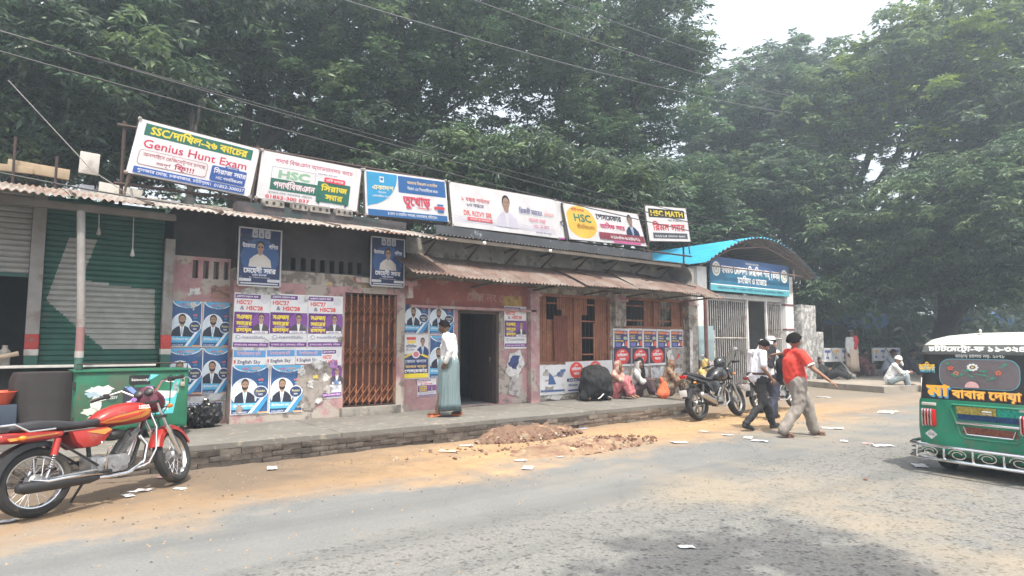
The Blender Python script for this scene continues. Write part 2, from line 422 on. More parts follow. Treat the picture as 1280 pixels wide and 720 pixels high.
def ground_mat():
    m = bpy.data.materials.new("road_surface"); m.use_nodes = True; nt = m.node_tree; n = nt.nodes; l = nt.links; b = n["Principled BSDF"]
    geo = n.new("ShaderNodeNewGeometry"); sep = n.new("ShaderNodeSeparateXYZ"); l.new(geo.outputs["Position"], sep.inputs[0])
    def noi(s, d=6, off=0, rough=.6):
        t = n.new("ShaderNodeTexNoise"); t.inputs["Scale"].default_value = s; t.inputs["Detail"].default_value = d; t.inputs["Roughness"].default_value = rough
        mp = n.new("ShaderNodeMapping"); mp.inputs["Location"].default_value = (off, off * .7, 0); l.new(geo.outputs["Position"], mp.inputs[0]); l.new(mp.outputs[0], t.inputs[0]); return t.outputs[0]
    def mr(x, a, c, p=0, q=1):
        r = n.new("ShaderNodeMapRange"); r.inputs[1].default_value = a; r.inputs[2].default_value = c; r.inputs[3].default_value = p; r.inputs[4].default_value = q; l.new(x, r.inputs[0]); return r.outputs[0]
    def ma(op, a, c):
        x = n.new("ShaderNodeMath"); x.operation = op
        for k, v in ((0, a), (1, c)):
            if isinstance(v, (int, float)): x.inputs[k].default_value = v
            else: l.new(v, x.inputs[k])
        return x.outputs[0]
    def mix(f, a, c):
        x = n.new("ShaderNodeMix"); x.data_type = 'RGBA'; l.new(f, x.inputs[0])
        for k, v in ((6, a), (7, c)):
            if isinstance(v, tuple): x.inputs[k].default_value = (*v, 1)
            else: l.new(v, x.inputs[k])
        return x.outputs[2]
    y = sep.outputs[1]; x = sep.outputs[0]
    big = noi(.55, 5, 2); med = noi(2.2, 8, 11, .7); fine = noi(40, 3, 4); 
    yy = ma('ADD', y, ma('MULTIPLY', ma('SUBTRACT', big, .5), 3.4)); yy = ma('ADD', yy, ma('MULTIPLY', ma('SUBTRACT', med, .5), 1.7))
    sandf = mr(yy, 5.9, 7.0)                                                     # windblown sand along the kerb
    xfade = mr(ma('ADD', x, ma('MULTIPLY', ma('SUBTRACT', med, .5), 5)), 13.5, 18.0, 1, .35); sandf = ma('MULTIPLY', sandf, xfade)
    # worn coarse asphalt in the foreground, smooth newer tar beyond
    vor = n.new("ShaderNodeTexVoronoi"); vor.inputs["Scale"].default_value = 24; l.new(geo.outputs["Position"], vor.inputs[0])
    vor2 = n.new("ShaderNodeTexVoronoi"); vor2.inputs["Scale"].default_value = 75; l.new(geo.outputs["Position"], vor2.inputs[0])
    coarse = mr(ma('ADD', y, ma('MULTIPLY', ma('SUBTRACT', big, .5), 1.6)), 4.75, 4.45)
    pit = ma('MULTIPLY', mr(vor.outputs["Distance"], .25, .5, 1, 0), mr(noi(9, 2, 21), .42, .6))
    tar = mix(mr(med, .35, .65), (.115, .125, .13), (.155, .162, .165)); tar = mix(mr(fine, .4, .7, 0, .7), tar, (.20, .20, .195))
    old = mix(mr(vor2.outputs["Color"], .2, .8), (.125, .13, .13), (.20, .20, .19))
    old = mix(pit, old, (.055, .057, .06))
    asph = mix(coarse, tar, old)
    wide = noi(.16, 4, 81); asph = mix(mr(wide, .42, .60, 0, .5), asph, (.20, .20, .195))                # big worn pale areas
    # tyre polished streaks running along the street
    mpw = n.new("ShaderNodeMapping"); mpw.inputs["Scale"].default_value = (.08, 1.7, 1); l.new(geo.outputs["Position"], mpw.inputs[0]); tw = n.new("ShaderNodeTexNoise"); tw.inputs["Scale"].default_value = 1.0; tw.inputs["Detail"].default_value = 5; l.new(mpw.outputs[0], tw.inputs[0])
    asph = mix(mr(tw.outputs[0], .50, .66, 0, .45), asph, (.10, .105, .108))
    # fine cracks and oil spots
    vc = n.new("ShaderNodeTexVoronoi"); vc.feature = 'DISTANCE_TO_EDGE'; vc.inputs["Scale"].default_value = .75
    mpc = n.new("ShaderNodeMix"); mpc.data_type = 'RGBA'; mpc.inputs[0].default_value = .12; l.new(geo.outputs["Position"], mpc.inputs[6]); nc = n.new("ShaderNodeTexNoise"); nc.inputs["Scale"].default_value = 2.6; nc.inputs["Detail"].default_value = 6; l.new(geo.outputs["Position"], nc.inputs[0]); l.new(nc.outputs[1], mpc.inputs[7]); l.new(mpc.outputs[2], vc.inputs[0])
    crack = ma('MULTIPLY', mr(vc.outputs["Distance"], .004, .012, 1, 0), mr(noi(.5, 3, 91), .5, .6)); asph = mix(ma('MULTIPLY', crack, .25), asph, (.07, .07, .072))
    asph = mix(mr(noi(1.7, 3, 95), .70, .76, 0, .3), asph, (.08, .08, .082))
    film = ma('MULTIPLY', mr(noi(.42, 6, 31), .49, .62), mr(x, 3.2, 5.5)); film = ma('MULTIPLY', film, .5); asph = mix(film, asph, (.30, .25, .18))
    sp = mr(noi(1.3, 8, 51, .75), .60, .76, 0, .4); asph = mix(sp, asph, (.26, .22, .165))
    sand = mix(mr(med, .3, .7), (.285, .185, .10), (.40, .27, .15)); sand = mix(mr(noi(5, 6, 71), .55, .72, 0, .6), sand, (.17, .125, .09)); sand = mix(mr(fine, .5, .75, 0, .35), sand, (.45, .34, .205)); sand = mix(mr(tw.outputs[0], .48, .64, 0, .5), sand, (.22, .165, .12))
    dirt = ma('MULTIPLY', mr(ma('ADD', x, ma('MULTIPLY', ma('SUBTRACT', med, .5), 3)), 5.2, 2.4), mr(yy, 6.0, 7.6)); sand = mix(ma('MULTIPLY', dirt, .85), sand, (.115, .095, .078)); sand = mix(mr(y, 8.15, 8.5, 0, .5), sand, (.12, .10, .085))
    colr = mix(sandf, asph, sand)
    far = mr(y, 8.5, 10); colr = mix(far, colr, (.2, .175, .14))
    l.new(colr, b.inputs["Base Color"]); b.inputs["Roughness"].default_value = .9; b.inputs["Specular IOR Level"].default_value = .25
    h = ma('SUBTRACT', ma('MULTIPLY', fine, .4), ma('MULTIPLY', ma('MULTIPLY', pit, coarse), 1.0)); h = ma('ADD', h, ma('MULTIPLY', med, .8))
    bp = n.new("ShaderNodeBump"); bp.inputs["Strength"].default_value = .55; bp.inputs["Distance"].default_value = .015; l.new(h, bp.inputs["Height"]); l.new(bp.outputs[0], b.inputs["Normal"])
    return m
gm = MB(); gm.v = gv; gm.f = gf; gm.m = [0] * len(gf)
tag(gm.build("road", ground_mat(), None, 60), kind="structure")

concrete = mat("pavement_concrete", (.15, .145, .135), .9, var=.18, scale=2.5, bump=.35, col2=(0.144, 0.137, 0.122), c2=(.5, .68), s2=1.3, col3=(0.259, 0.230, 0.187), s3=7, bscale=30)
brickmats = [mat("kerb_brick_" + q, c, .95, var=.25, scale=9, bump=.6, col2=(.12, .10, .085), s2=1.2, c2=(.5, .62), col3=(.20, .17, .14), s3=5) for q, c in (("a", (.155, .125, .105)), ("b", (.175, .14, .11)), ("c", (.15, .13, .112)))]
# raised footpath
pav = MB(); pav.box((3.0, 9.62, .115), (17.0, 2.16, .23)); pv = tag(pav.build("pavement", mat("kerb_mortar", (.125, .11, .095), .95, var=.2, scale=9, bump=.5)), kind="structure")
def slab_mesh(w, d, seed):
    mb = MB(); n = 8; m = 6; r = random.Random(seed)
    vs = []
    for j in range(m + 1):
        for i in range(n + 1):
            edge = i in (0, n) or j in (0, m)
            vs.append((w * (i / n - .5), d * (j / m - .5) - (r.uniform(-.012, .012) if j == 0 else 0), .035 * (1 if not edge else .78) + noise.noise(Vector((i * .6, j * .7, seed))) * .006))
    fs = [(j * (n + 1) + i, j * (n + 1) + i + 1, (j + 1) * (n + 1) + i + 1, (j + 1) * (n + 1) + i) for j in range(m) for i in range(n)]
    mb.add(vs, fs)
    ring = [j * 0 + i for i in range(n + 1)] + [j * (n + 1) + n for j in range(1, m + 1)] + [m * (n + 1) + i for i in range(n - 1, -1, -1)] + [j * (n + 1) for j in range(m - 1, 0, -1)]
    low = [(vs[i][0], vs[i][1], -.035) for i in ring]; L = len(ring)
    mb.add([vs[i] for i in ring] + low, [(k, k + L, (k + 1) % L + L, (k + 1) % L) for k in range(L)])
    return mb.mesh("concrete_slab", concrete, 40)
xk = -5.5; k = 0
for w in (2.2, 2.5, 2.3, 2.1, 2.6, 2.3, 3.0):
    o = link("concrete_slab", slab_mesh(w - .012, 2.13, k), pv, (xk + w / 2, 9.60, .265 + rnd.uniform(-.004, .004)), (0, 0, rnd.uniform(-.001, .001))); xk += w; k += 1
def rough_brick(seed, w, d, h):
    mb = MB(); mb.box((0, 0, 0), (w, d, h), b=.004); r = random.Random(seed)
    mb.v = [(x + r.uniform(-.004, .004), y + r.uniform(-.004, .004), z + r.uniform(-.003, .003)) for x, y, z in mb.v]
    return mb.mesh("brick", brickmats[seed % 3], 50)
bmeshes = [rough_brick(i, .244, .10, .070) for i in range(9)]
bdark = []  # darker brick copies, used towards the left end of the kerb
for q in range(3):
    q_ = bmeshes[q].copy(); q_.materials[0] = mat("dark_kerb_brick", (.085, .072, .064), .95, var=.3, scale=9, bump=.6, col2=(.13, .11, .095), s2=3); bdark.append(q_)
for row in range(3):
    x = -1.6 + (row % 2) * .125; z = .038 + row * .074
    while x < 11.42:
        if rnd.random() > .03:
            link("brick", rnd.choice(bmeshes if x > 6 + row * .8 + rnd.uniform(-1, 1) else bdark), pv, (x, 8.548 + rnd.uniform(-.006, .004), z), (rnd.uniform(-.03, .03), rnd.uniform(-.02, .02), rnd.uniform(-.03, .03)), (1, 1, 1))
        x += .25

# ------------------------------------------------------------------ corrugated sheets
def corr(name, w, L, pitch=.084, amp=.015, nl=6, droop=0, seed=0, th=.0, mt=None, sag=0, ragged=0, seg=6):
    """sheet across x (w), running along +y (L), upper face up"""
    n = int(w / pitch * seg); r = random.Random(seed); mb = MB(); V = []
    jag = [r.uniform(0, ragged) for _ in range(n + 1)]
    for j in range(nl + 1):
        t = j / nl
        for i in range(n + 1):
            x = w * i / n; ph = 2 * math.pi * x / pitch
            z = amp * math.sin(ph) - droop * (1 - t) ** 3 + sag * math.sin(math.pi * t) + .006 * noise.noise(Vector((x * 2, t * L * 2, seed)))
            V.append((x, t * L - (jag[i] if j == 0 else 0), z))
    F = [(j * (n + 1) + i, j * (n + 1) + i + 1, (j + 1) * (n + 1) + i + 1, (j + 1) * (n + 1) + i) for j in range(nl) for i in range(n)]
    mb.add(V, F); o = len(V)
    mb.add([(x, y, z - .002) for x, y, z in V], [f[::-1] for f in F])
    return mb.mesh(name, mt, None if False else 60)
tin_old = mat("weathered_tin", (.33, .31, .29), .6, .35, var=.25, scale=2.2, col2=(.22, .12, .08), c2=(.48, .62), s2=1.4, col3=(.12, .085, .07), s3=3.5)
tin_rust = mat("rusty_tin", (.14, .095, .08), .8, .05, var=.3, scale=3, col2=(.19, .16, .145), c2=(.46, .62), s2=1.6, col3=(.10, .055, .045), c3=(.56, .64), s3=5)
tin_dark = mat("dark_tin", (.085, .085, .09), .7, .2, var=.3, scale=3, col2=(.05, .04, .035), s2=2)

# ================================================================== BUILDINGS
plaster = mat("peeling_mauve_plaster", (.40, .24, .25), .92, var=.2, scale=3.5, bump=.5, bscale=18, col2=(.38, .345, .31), c2=(.50, .545), s2=1.8, col3=(.20, .17, .155), c3=(.54, .60), s3=4.2)
plaster_low = mat("mauve_plaster", (.42, .25, .265), .92, var=.18, scale=5, bump=.4, bscale=22, col2=(.44, .39, .36), c2=(.5, .58), s2=2.6, col3=(.24, .2, .18), c3=(.58, .64), s3=6)
plaster_red = mat("dull_red_plaster", (.30, .115, .10), .9, var=.22, scale=4, bump=.35, bscale=20, col2=(.36, .26, .22), c2=(.55, .66), s2=3)
plaster_grey = mat("grey_weathered_plaster", (.24, .225, .205), .95, var=.25, scale=3, bump=.5, bscale=16, col2=(.36, .33, .29), c2=(.52, .6), s2=2.4, col3=(.11, .10, .095), c3=(.54, .64), s3=3)
plaster_bare = mat("bare_chipped_render", (.36, .335, .30), .95, var=.25, scale=9, bump=.8, bscale=24, col2=(.19, .165, .15), c2=(.48, .56), s2=6, col3=(.50, .38, .18), c3=(.6, .66), s3=2.6)
eave_shade = mat("eave_shaded_wall", (.06, .055, .06), .95, var=.3, scale=3, bump=.4, bscale=14, col2=(.12, .085, .09), c2=(.58, .7), s2=1.5, col3=(.03, .05, .052), c3=(.55, .65), s3=3)  # shade under the eaves put into the wall colour
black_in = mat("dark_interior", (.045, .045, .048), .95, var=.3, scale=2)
green_p = mat("green_shutter_paint", (.012, .072, .054), .5, .1, var=.22, scale=5, bump=.15, col2=(.035, .075, .06), c2=(.56, .7), s2=3)
silver = mat("bare_zinc_shutter", (.27, .27, .26), .5, .35, var=.16, scale=6, col2=(.26, .25, .23), c2=(.55, .7), s2=4)
grime = mat("grimy_painted_concrete", (.25, .24, .235), .9, var=.2, scale=5, bump=.3, col2=(.2, .17, .16), s2=3)
redp = mat("faded_red_paint", (.38, .05, .045), .8, var=.3, scale=7, col2=(.2, .12, .11), s2=5)
whitep = mat("dirty_white_paint", (.44, .43, .41), .85, var=.15, scale=5, col2=(.33, .30, .28), s2=4)
rust_red = mat("red_oxide_steel", (.33, .14, .075), .65, .15, var=.3, scale=8, col2=(.14, .05, .035), s2=4, bump=.2)
rust_dark = mat("dark_oxide_steel", (.05, .03, .027), .75, .15, var=.3, scale=8)
steel = mat("old_steel_tube", (.30, .29, .28), .5, .6, var=.25, scale=7, col2=(.18, .10, .07), s2=3)
wood_r = mat("reddish_bamboo_wood", (.27, .11, .062), .7, var=.35, scale=4, bump=.3, col2=(.22, .085, .05), c2=(.45, .65), s2=2, col3=(.33, .17, .09), c3=(.55, .66), s3=7)
wood_d = mat("dark_old_wood", (.075, .055, .045), .85, var=.3, scale=4, bump=.3)
timber = mat("grey_timber", (.10, .085, .07), .85, var=.3, scale=4, bump=.3)

# ---------------------------------------------------------------- shop building on the left
shop = empty("shop_building", "old single storey shop with green roller shutter and grey pillars at the left end", "shop", (0, 0, 0))
# pillars painted green, white, red and grey
def pillar(x, y, z0, z1, w=.17):
    mb = MB(); d = w
    mb.box((x, y + d / 2, (z0 + 1.36) / 2), (w, d, 1.36 - z0), 3, b=.006)
    mb.box((x, y + d / 2, 1.40), (w + .006, d + .006, .08), 2, b=.004)
    mb.box((x, y + d / 2, 1.54), (w, d, .2), 1, b=.004)
    mb.box((x, y + d / 2, (1.64 + z1) / 2), (w, d, z1 - 1.64), 0, b=.006)
    return mb.build("pillar", [grime, redp, whitep, green_p], shop)
pillar(.13, 10.52, .3, 3.5, .15); pillar(1.70, 10.50, .3, 3.06, .13)
pillar(-1.75, 10.52, .3, 3.5, .15)
# roller shutter: ribbed curtain, green with an unpainted zinc patch
patchp = [(.47, 2.98), (.26, 2.10), (.61, 1.75), (.96, 1.43), (1.58, 1.45), (1.54, 2.31), (1.1, 2.34), (.65, 2.40), (.72, 2.7), (.80, 2.98)]
def shutter(x0, x1, z0, z1, y, pp, name="roller_shutter"):
    mb = MB(); p = .075; z = z0; nx = int((x1 - x0) / (.012 if pp else .2))
    while z < z1 - .001:
        for i in range(nx):
            a = x0 + (x1 - x0) * i / nx; b = x0 + (x1 - x0) * (i + 1) / nx
            for (za, ya, zb, yb) in ((z, y, z + .020, y - .014), (z + .020, y - .014, z + .055, y - .014), (z + .055, y - .014, z + p, y)):
                c = ((a + b) / 2, (za + zb) / 2); mi = 1 if (pp is None or _inside(c, pp)) else 0
                mb.add([(a, ya, za), (b, ya, za), (b, yb, zb), (a, yb, zb)], [(0, 1, 2, 3)], mi)
        z += p
    mb.box(((x0 + x1) / 2, y, z0 - .02), (x1 - x0, .04, .05), 0)
    return mb.build(name, [green_p, silver], shop, 20)
shutter(.215, 1.63, 1.27, 3.52, 10.66, patchp); shutter(-1.66, .05, 2.44, 3.5, 10.66, None)
mb = MB(); wallgrid(mb, -6, 1.64, .26, 3.52, [(-1.66, .05, .32, 3.45), (.215, 1.63, .32, 3.45)], 10.70, .18, 0); mb.build("wall", [eave_shade], shop)
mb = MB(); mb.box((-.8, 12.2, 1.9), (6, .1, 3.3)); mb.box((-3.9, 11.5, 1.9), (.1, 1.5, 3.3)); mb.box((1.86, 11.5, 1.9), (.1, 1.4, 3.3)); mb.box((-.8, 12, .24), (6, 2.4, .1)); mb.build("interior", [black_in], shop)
# sill, counter ledge below the shutter
mb = MB(); mb.box((-.4, 10.42, 1.22), (3.9, .30, .035), b=.006); mb.build("counter_top", mat("pale_counter", (.5, .5, .48), .5, var=.2), shop)
mb = MB(); mb.box((-.4, 10.60, .75), (3.9, .05, .88)); mb.build("counter_front", black_in, shop)
for z, x0, x1 in ((1.10, .25, 1.6), (.98, .25, 1.6)):
    mb = MB(); mb.box(((x0 + x1) / 2, 10.53, z), (x1 - x0, .05, .05)); mb.build("ledge", wood_d, shop)
# shelf junk in the half-open left bay
r_ = random.Random(4)
for i in range(9):
    mb = MB(); h = r_.uniform(.1, .3); mb.lathe([(.001, 0), (.06, 0), (.06, h * .7), (.03, h * .85), (.03, h), (.001, h)], 10)
    tag(mb.build("jar", mat("shelf_jar_%d" % (i % 3), [(.25, .1, .05), (.08, .15, .12), (.3, .28, .25)][i % 3], .4), None),
        ["amber", "dark green", "cream"][i % 3] + " jar on the counter of the half open left bay, " + ["first", "second", "third", "fourth", "fifth", "sixth", "seventh", "eighth", "ninth"][i] + " from the left", "jar", "jars on the shop counter").location = (-1.5 + i * .17, 10.45, 1.24)
# tin roof of the left shop, sheets one by one, over timber rafters
xs = -3.6; i = 0
while xs < 5.6:
    w = .84; i += 1
    if xs + w > 5.86: w = 5.86 - xs
    sag = -.05 if xs < 0 else 0
    me = corr("roof_sheet", w, 3.0, nl=5, seed=i, mt=tin_old, droop=.04, ragged=.02)
    z = 3.36 + (.0 if xs > 0 else xs * .035) + rnd.uniform(-.008, .008)
    link("roof_sheet", me, shop, (xs, 9.42 + rnd.uniform(-.03, .03), z + .004 * (i % 2)), (R(12.2), 0, 0)); xs += .80
mb = MB(); mb.box((-.9, 9.62, 3.22), (5.0, .07, .09)); mb.build("eave_beam", timber, shop)
for x in lin(-3, 5.6, .9):
    mb = MB(); mb.tube([(x, 9.5, 3.35), (x, 10.9, 3.66)], .03, 6); mb.build("rafter", wood_d, shop)
# slim post
mb = MB(); mb.tube([(.60, 9.62, .3), (.60, 9.62, 1.34)], .047, 12, 3); mb.tube([(.60, 9.62, 1.34), (.60, 9.62, 1.42)], .05, 12, 2); mb.tube([(.60, 9.62, 1.42), (.60, 9.62, 1.72)], .047, 12, 1); mb.tube([(.60, 9.62, 1.72), (.57, 9.62, 2.4), (.53, 9.62, 3.18)], .046, 12, 0)
tag(mb.build("post", [grime, mat("faded_pink_band", (.24, .13, .13), .85, var=.2), mat("greyed_white_band", (.36, .35, .34), .85, var=.2), mat("greyed_green_paint", (.05, .13, .105), .7, var=.3)]), "slim round post painted green and grey holding up the tin eave beside the shutter", "post")

# ---------------------------------------------------------------- long plastered building
hall = empty("plastered_building", "long single storey building with peeling mauve plaster, rusty awning and doorway", "building", (0, 0, 0))
# recess wall (left) with the two columns of blue posters
mb = MB(); wallgrid(mb, 1.77, 2.62, 2.86, 3.60, [], 10.718, .2); mb.build("recess_upper_wall", eave_shade, hall)
mb = MB(); wallgrid(mb, 1.77, 2.62, .26, 2.855, [(2.05, 2.13, 2.52, 2.80), (2.2, 2.28, 2.52, 2.80), (2.35, 2.43, 2.52, 2.80), (2.5, 2.57, 2.52, 2.80)], 10.72, .2); mb.build("recess_wall", plaster_low, hall)
# gate wall
vents = [(3.46 + i * .165, 3.46 + i * .165 + .085, 2.72, 2.93) for i in range(8)]
mb = MB(); wallgrid(mb, 2.60, 5.56, .26, 2.50, [(4.40, 5.40, .44, 2.40)], 10.45, .3); mb.build("wall", plaster, hall)
mb = MB(); wallgrid(mb, 2.60, 5.56, 2.50, 2.70, [], 10.452, .29); mb.build("wall_band", plaster_bare, hall)
mb = MB(); wallgrid(mb, 2.60, 5.56, 2.70, 3.75, vents, 10.46, .28); mb.build("upper_wall", eave_shade, hall)
mb = MB(); mb.box((4.9, 10.44, .35), (1.1, .2, .18), b=.01); mb.build("door_step", plaster_grey, hall)
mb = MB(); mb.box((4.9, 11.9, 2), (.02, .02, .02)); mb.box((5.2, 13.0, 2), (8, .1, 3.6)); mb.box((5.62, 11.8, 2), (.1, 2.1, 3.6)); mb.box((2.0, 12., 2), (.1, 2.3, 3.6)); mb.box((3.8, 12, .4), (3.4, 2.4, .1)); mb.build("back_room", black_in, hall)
# little projecting lintel band and mould above the gate
mb = MB(); mb.box((5.15, 10.40, 2.62), (1.2, .12, .09), b=.008); mb.box((5.62, 10.42, 2.50), (.10, .14, .30), b=.008); mb.build("lintel", plaster_low, hall)
# door wall
mb = MB(); wallgrid(mb, 5.57, 8.80, .26, 2.24, [(6.80, 7.80, .31, 2.18)], 10.60, .3); mb.build("wall", plaster, hall)
mb = MB(); wallgrid(mb, 5.57, 8.80, 2.24, 2.74, [], 10.585, .3); mb.build("wall_beam", plaster_red, hall)
mb = MB(); mb.box((7.2, 10.52, 2.215), (3.0, .10, .05), b=.006); mb.build("beam_moulding", plaster_low, hall)
mb = MB(); wallgrid(mb, 5.57, 14.3, 2.74, 3.52, [], 10.60, .3); mb.build("parapet_wall", plaster_grey, hall)
# faded painted lettering on the beam
p = Print(1.0, .3); p.text("মেস নং ৫", .05, .05, .17, (.40, .24, .21), bold=.3)
o = p.mb.build("painted_lettering", p.mats, hall, None); o.location = (6.95, 10.583, 2.32)
# door frame and an open dark leaf
mb = MB()
for x in (6.83, 7.77): mb.box((x, 10.66, 1.24), (.06, .10, 1.86), b=.006)
mb.box((7.3, 10.66, 2.15), (1.0, .10, .06), b=.006); mb.build("door_frame", wood_d, hall)
mb = MB(); mb.box((7.74, 11.1, 1.23), (.04, .78, 1.8), b=.004); dl = mb.build("door_leaf", rust_dark, hall)
mb = MB(); mb.box((7.715, 10.8, 1.2), (.02, .03, .1)); mb.build("handle", steel, dl)
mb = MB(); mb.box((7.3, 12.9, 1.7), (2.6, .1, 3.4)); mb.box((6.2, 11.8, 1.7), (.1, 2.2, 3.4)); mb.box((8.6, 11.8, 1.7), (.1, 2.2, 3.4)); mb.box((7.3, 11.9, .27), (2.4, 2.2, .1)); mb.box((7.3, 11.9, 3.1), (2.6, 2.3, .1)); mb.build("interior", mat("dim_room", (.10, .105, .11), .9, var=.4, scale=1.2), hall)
tb = empty("wooden_table", "dark wooden table standing inside the open doorway", "table", (7.2, 12.2, .32))
mb = MB(); mb.box((0, 0, .74), (.9, .5, .04), b=.005); mb.build("table_top", wood_d, tb)
for a in (-.4, .4):
    for b_ in (-.2, .2): mb = MB(); mb.box((a, b_, .36), (.05, .05, .72)); mb.build("leg", wood_d, tb)
# pilasters with capitals
for x, w in ((8.66, .28), (11.30, .40), (14.05, .40)):
    zb = 1.93 if 11 < x < 12 else .26; mb = MB(); mb.box((x, 10.55, (zb + 2.54) / 2), (w - .04, .16, 2.54 - zb), 0, b=.012); mb.box((x, 10.54, 2.555), (w + .05, .22, .07), 1, b=.01); mb.box((x, 10.55, 2.64), (w - .02, .17, .12), 1, b=.008); mb.build("pilaster", [plaster_low if x < 9 else plaster_bare, plaster_low], hall)
# window walls
W1 = (8.82, 11.06, 1.08, 2.62); W2 = (11.52, 13.82, 1.90, 2.66)
mb = MB(); wallgrid(mb, 8.80, 14.3, .26, 2.74, [W1, W2], 10.60, .28); mb.build("wall", plaster_bare, hall)
mb = MB(); mb.box((14.25, 12.2, 1.9), (.12, 3.0, 3.3)); mb.build("end_wall", plaster_grey, hall)
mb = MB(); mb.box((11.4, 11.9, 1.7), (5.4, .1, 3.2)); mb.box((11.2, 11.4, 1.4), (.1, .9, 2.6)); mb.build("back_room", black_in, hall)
def window(W, planks, holes):
    x0, x1, z0, z1 = W; y = 10.66
    fr = MB(); fr.box(((x0 + x1) / 2, y, z0 + .03), (x1 - x0, .09, .06), b=.005); fr.box(((x0 + x1) / 2, y, z1 - .03), (x1 - x0, .09, .06), b=.005)
    for x in (x0 + .03, (x0 + x1) / 2, x1 - .03): fr.box((x, y, (z0 + z1) / 2), (.05, .085, z1 - z0 - .13), b=.005)
    wn_ = fr.build("window", wood_r, hall)
    x = x0 + .07; i = 0
    while x < x1 - .08:
        w = .062
        zz = [(z0 + .065, z1 - .065)]
        for (a, b, c, d) in holes:
            if a < x < b: zz = [s for q in zz for s in ((q[0], min(q[1], c)), (max(q[0], d), q[1])) if s[1] - s[0] > .05]
        for (c, d) in zz:
            mb = MB(); mb.box((0, 0, 0), (w - .008, .018, d - c), b=.003); i += 1
            q = mb.build("plank", wood_r, wn_); q.location = (x + w / 2, y + .015 + rnd.uniform(-.006, .006), (c + d) / 2); q.rotation_euler = (0, rnd.uniform(-.006, .006), 0)
        x += w
    for z in lin(z0 + .2, z1 - .2, .38):
        mb = MB(); mb.box(((x0 + x1) / 2, y + .035, z), (x1 - x0 - .1, .016, .035)); mb.build("batten", wood_r, wn_)
    for k in range(int((x1 - x0) / .12)):
        mb = MB(); mb.tube([(x0 + .1 + k * .12, y + .06, z0 + .05), (x0 + .1 + k * .12, y + .06, z1 - .05)], .007, 6); mb.build("bar", rust_dark, wn_)
    return wn_
w1 = window(W1, 0, [(9.12, 9.42, 2.05, 2.7), (9.28, 9.55, 1.95, 2.28), (10.18, 10.55, 1.0, 2.18), (10.34, 10.62, 2.0, 2.7)])
window(W2, 0, [(11.5, 12.33, 1.8, 2.8), (12.95, 13.38, 1.8, 2.8)])
# brown cloth hung inside the first window
mb = MB(); rings = []
for j in range(8):
    rings.append([(9.30 + .42 * i / 30 + .012 * math.sin(j), 10.60 + .018 * math.sin(i * 1.3 + j * .15), 1.14 + 1.0 * j / 7) for i in range(31)])
mb.loft(rings, 0, cap=False, closed=False)
tag(mb.build("hanging_cloth", mat("maroon_brown_cloth", (.20, .075, .055), .9, var=.2), None, 80), "maroon brown cloth hanging in the left wooden window", "cloth")
# lower awning: rusty sheets
xs = 5.22; i = 0
while xs < 13.8:
    i += 1; me = corr("awning_sheet", .86, 1.22 + (.10 if i in (1,) else 0), nl=4, seed=40 + i, mt=tin_rust, droop=.03, ragged=.03)
    dz = -.03 * math.sin((xs - 5) * .8) + rnd.uniform(-.012, .012) - (.05 if xs > 12.8 else 0)
    link("awning_sheet", me, hall, (xs, 9.50 + rnd.uniform(-.04, .04), 2.74 + dz + .005 * (i % 2)), (R(23 + rnd.uniform(-1, 1)), 0, R(rnd.uniform(-1.2, 1.2)))); xs += .80
for x in (5.6, 7.1, 8.6, 10.2, 11.5, 12.8, 13.9):
    mb = MB(); mb.tube([(x, 10.58, 2.64), (x, 9.60, 2.70)], .022, 6); mb.tube([(x, 10.58, 3.06), (x, 9.60, 2.72)], .02, 6); mb.build("awning_bracket", timber, hall)
mb = MB(); mb.tube([(5.3, 9.6, 2.70), (14.2, 9.6, 2.68)], .022, 6); mb.build("awning_purlin", timber, hall)
for a, b in (((9.6, 10.3, 3.13), (10.1, 9.9, 2.96)), ((10.9, 10.45, 3.2), (11.7, 9.95, 3.0)), ((12.2, 10.4, 3.19), (13.3, 9.8, 2.93))):
    mb = MB(); mb.tube([a, b], .014, 6); mb.build("loose_rod", rust_dark, hall)
# overhanging upper tin roof, seen from below, its right end curled down
xs = 5.95; i = 0
while xs < 13.0:
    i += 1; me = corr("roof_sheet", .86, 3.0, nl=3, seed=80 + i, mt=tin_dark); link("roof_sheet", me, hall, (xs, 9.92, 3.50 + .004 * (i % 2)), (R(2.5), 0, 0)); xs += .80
mb = MB(); rings = []
for j in range(11):
    a = R(90 - 12 * j); rings.append([(12.7 + .62 * math.cos(a) * 1 + .0, 9.93 + .9 * k / 60, 3.16 + .36 * math.sin(a) + .009 * math.sin(k * 1.25)) for k in range(61)])
mb.loft(rings, 0, False, False); mb.build("curled_sheet", mat("grey_curled_tin", (.24, .24, .235), .55, .3, var=.2), hall, 70)
for x in lin(6.0, 12.8, .98):
    mb = MB(); mb.tube([(x, 10.62, 3.42), (x, 9.95, 3.47)], .024, 6); mb.tube([(x, 10.62, 3.14), (x, 10.05, 3.46)], .02, 6); mb.build("rafter", wood_d, hall)
mb = MB(); mb.box((9.4, 9.96, 3.44), (7.0, .05, .07)); mb.build("fascia", timber, hall)

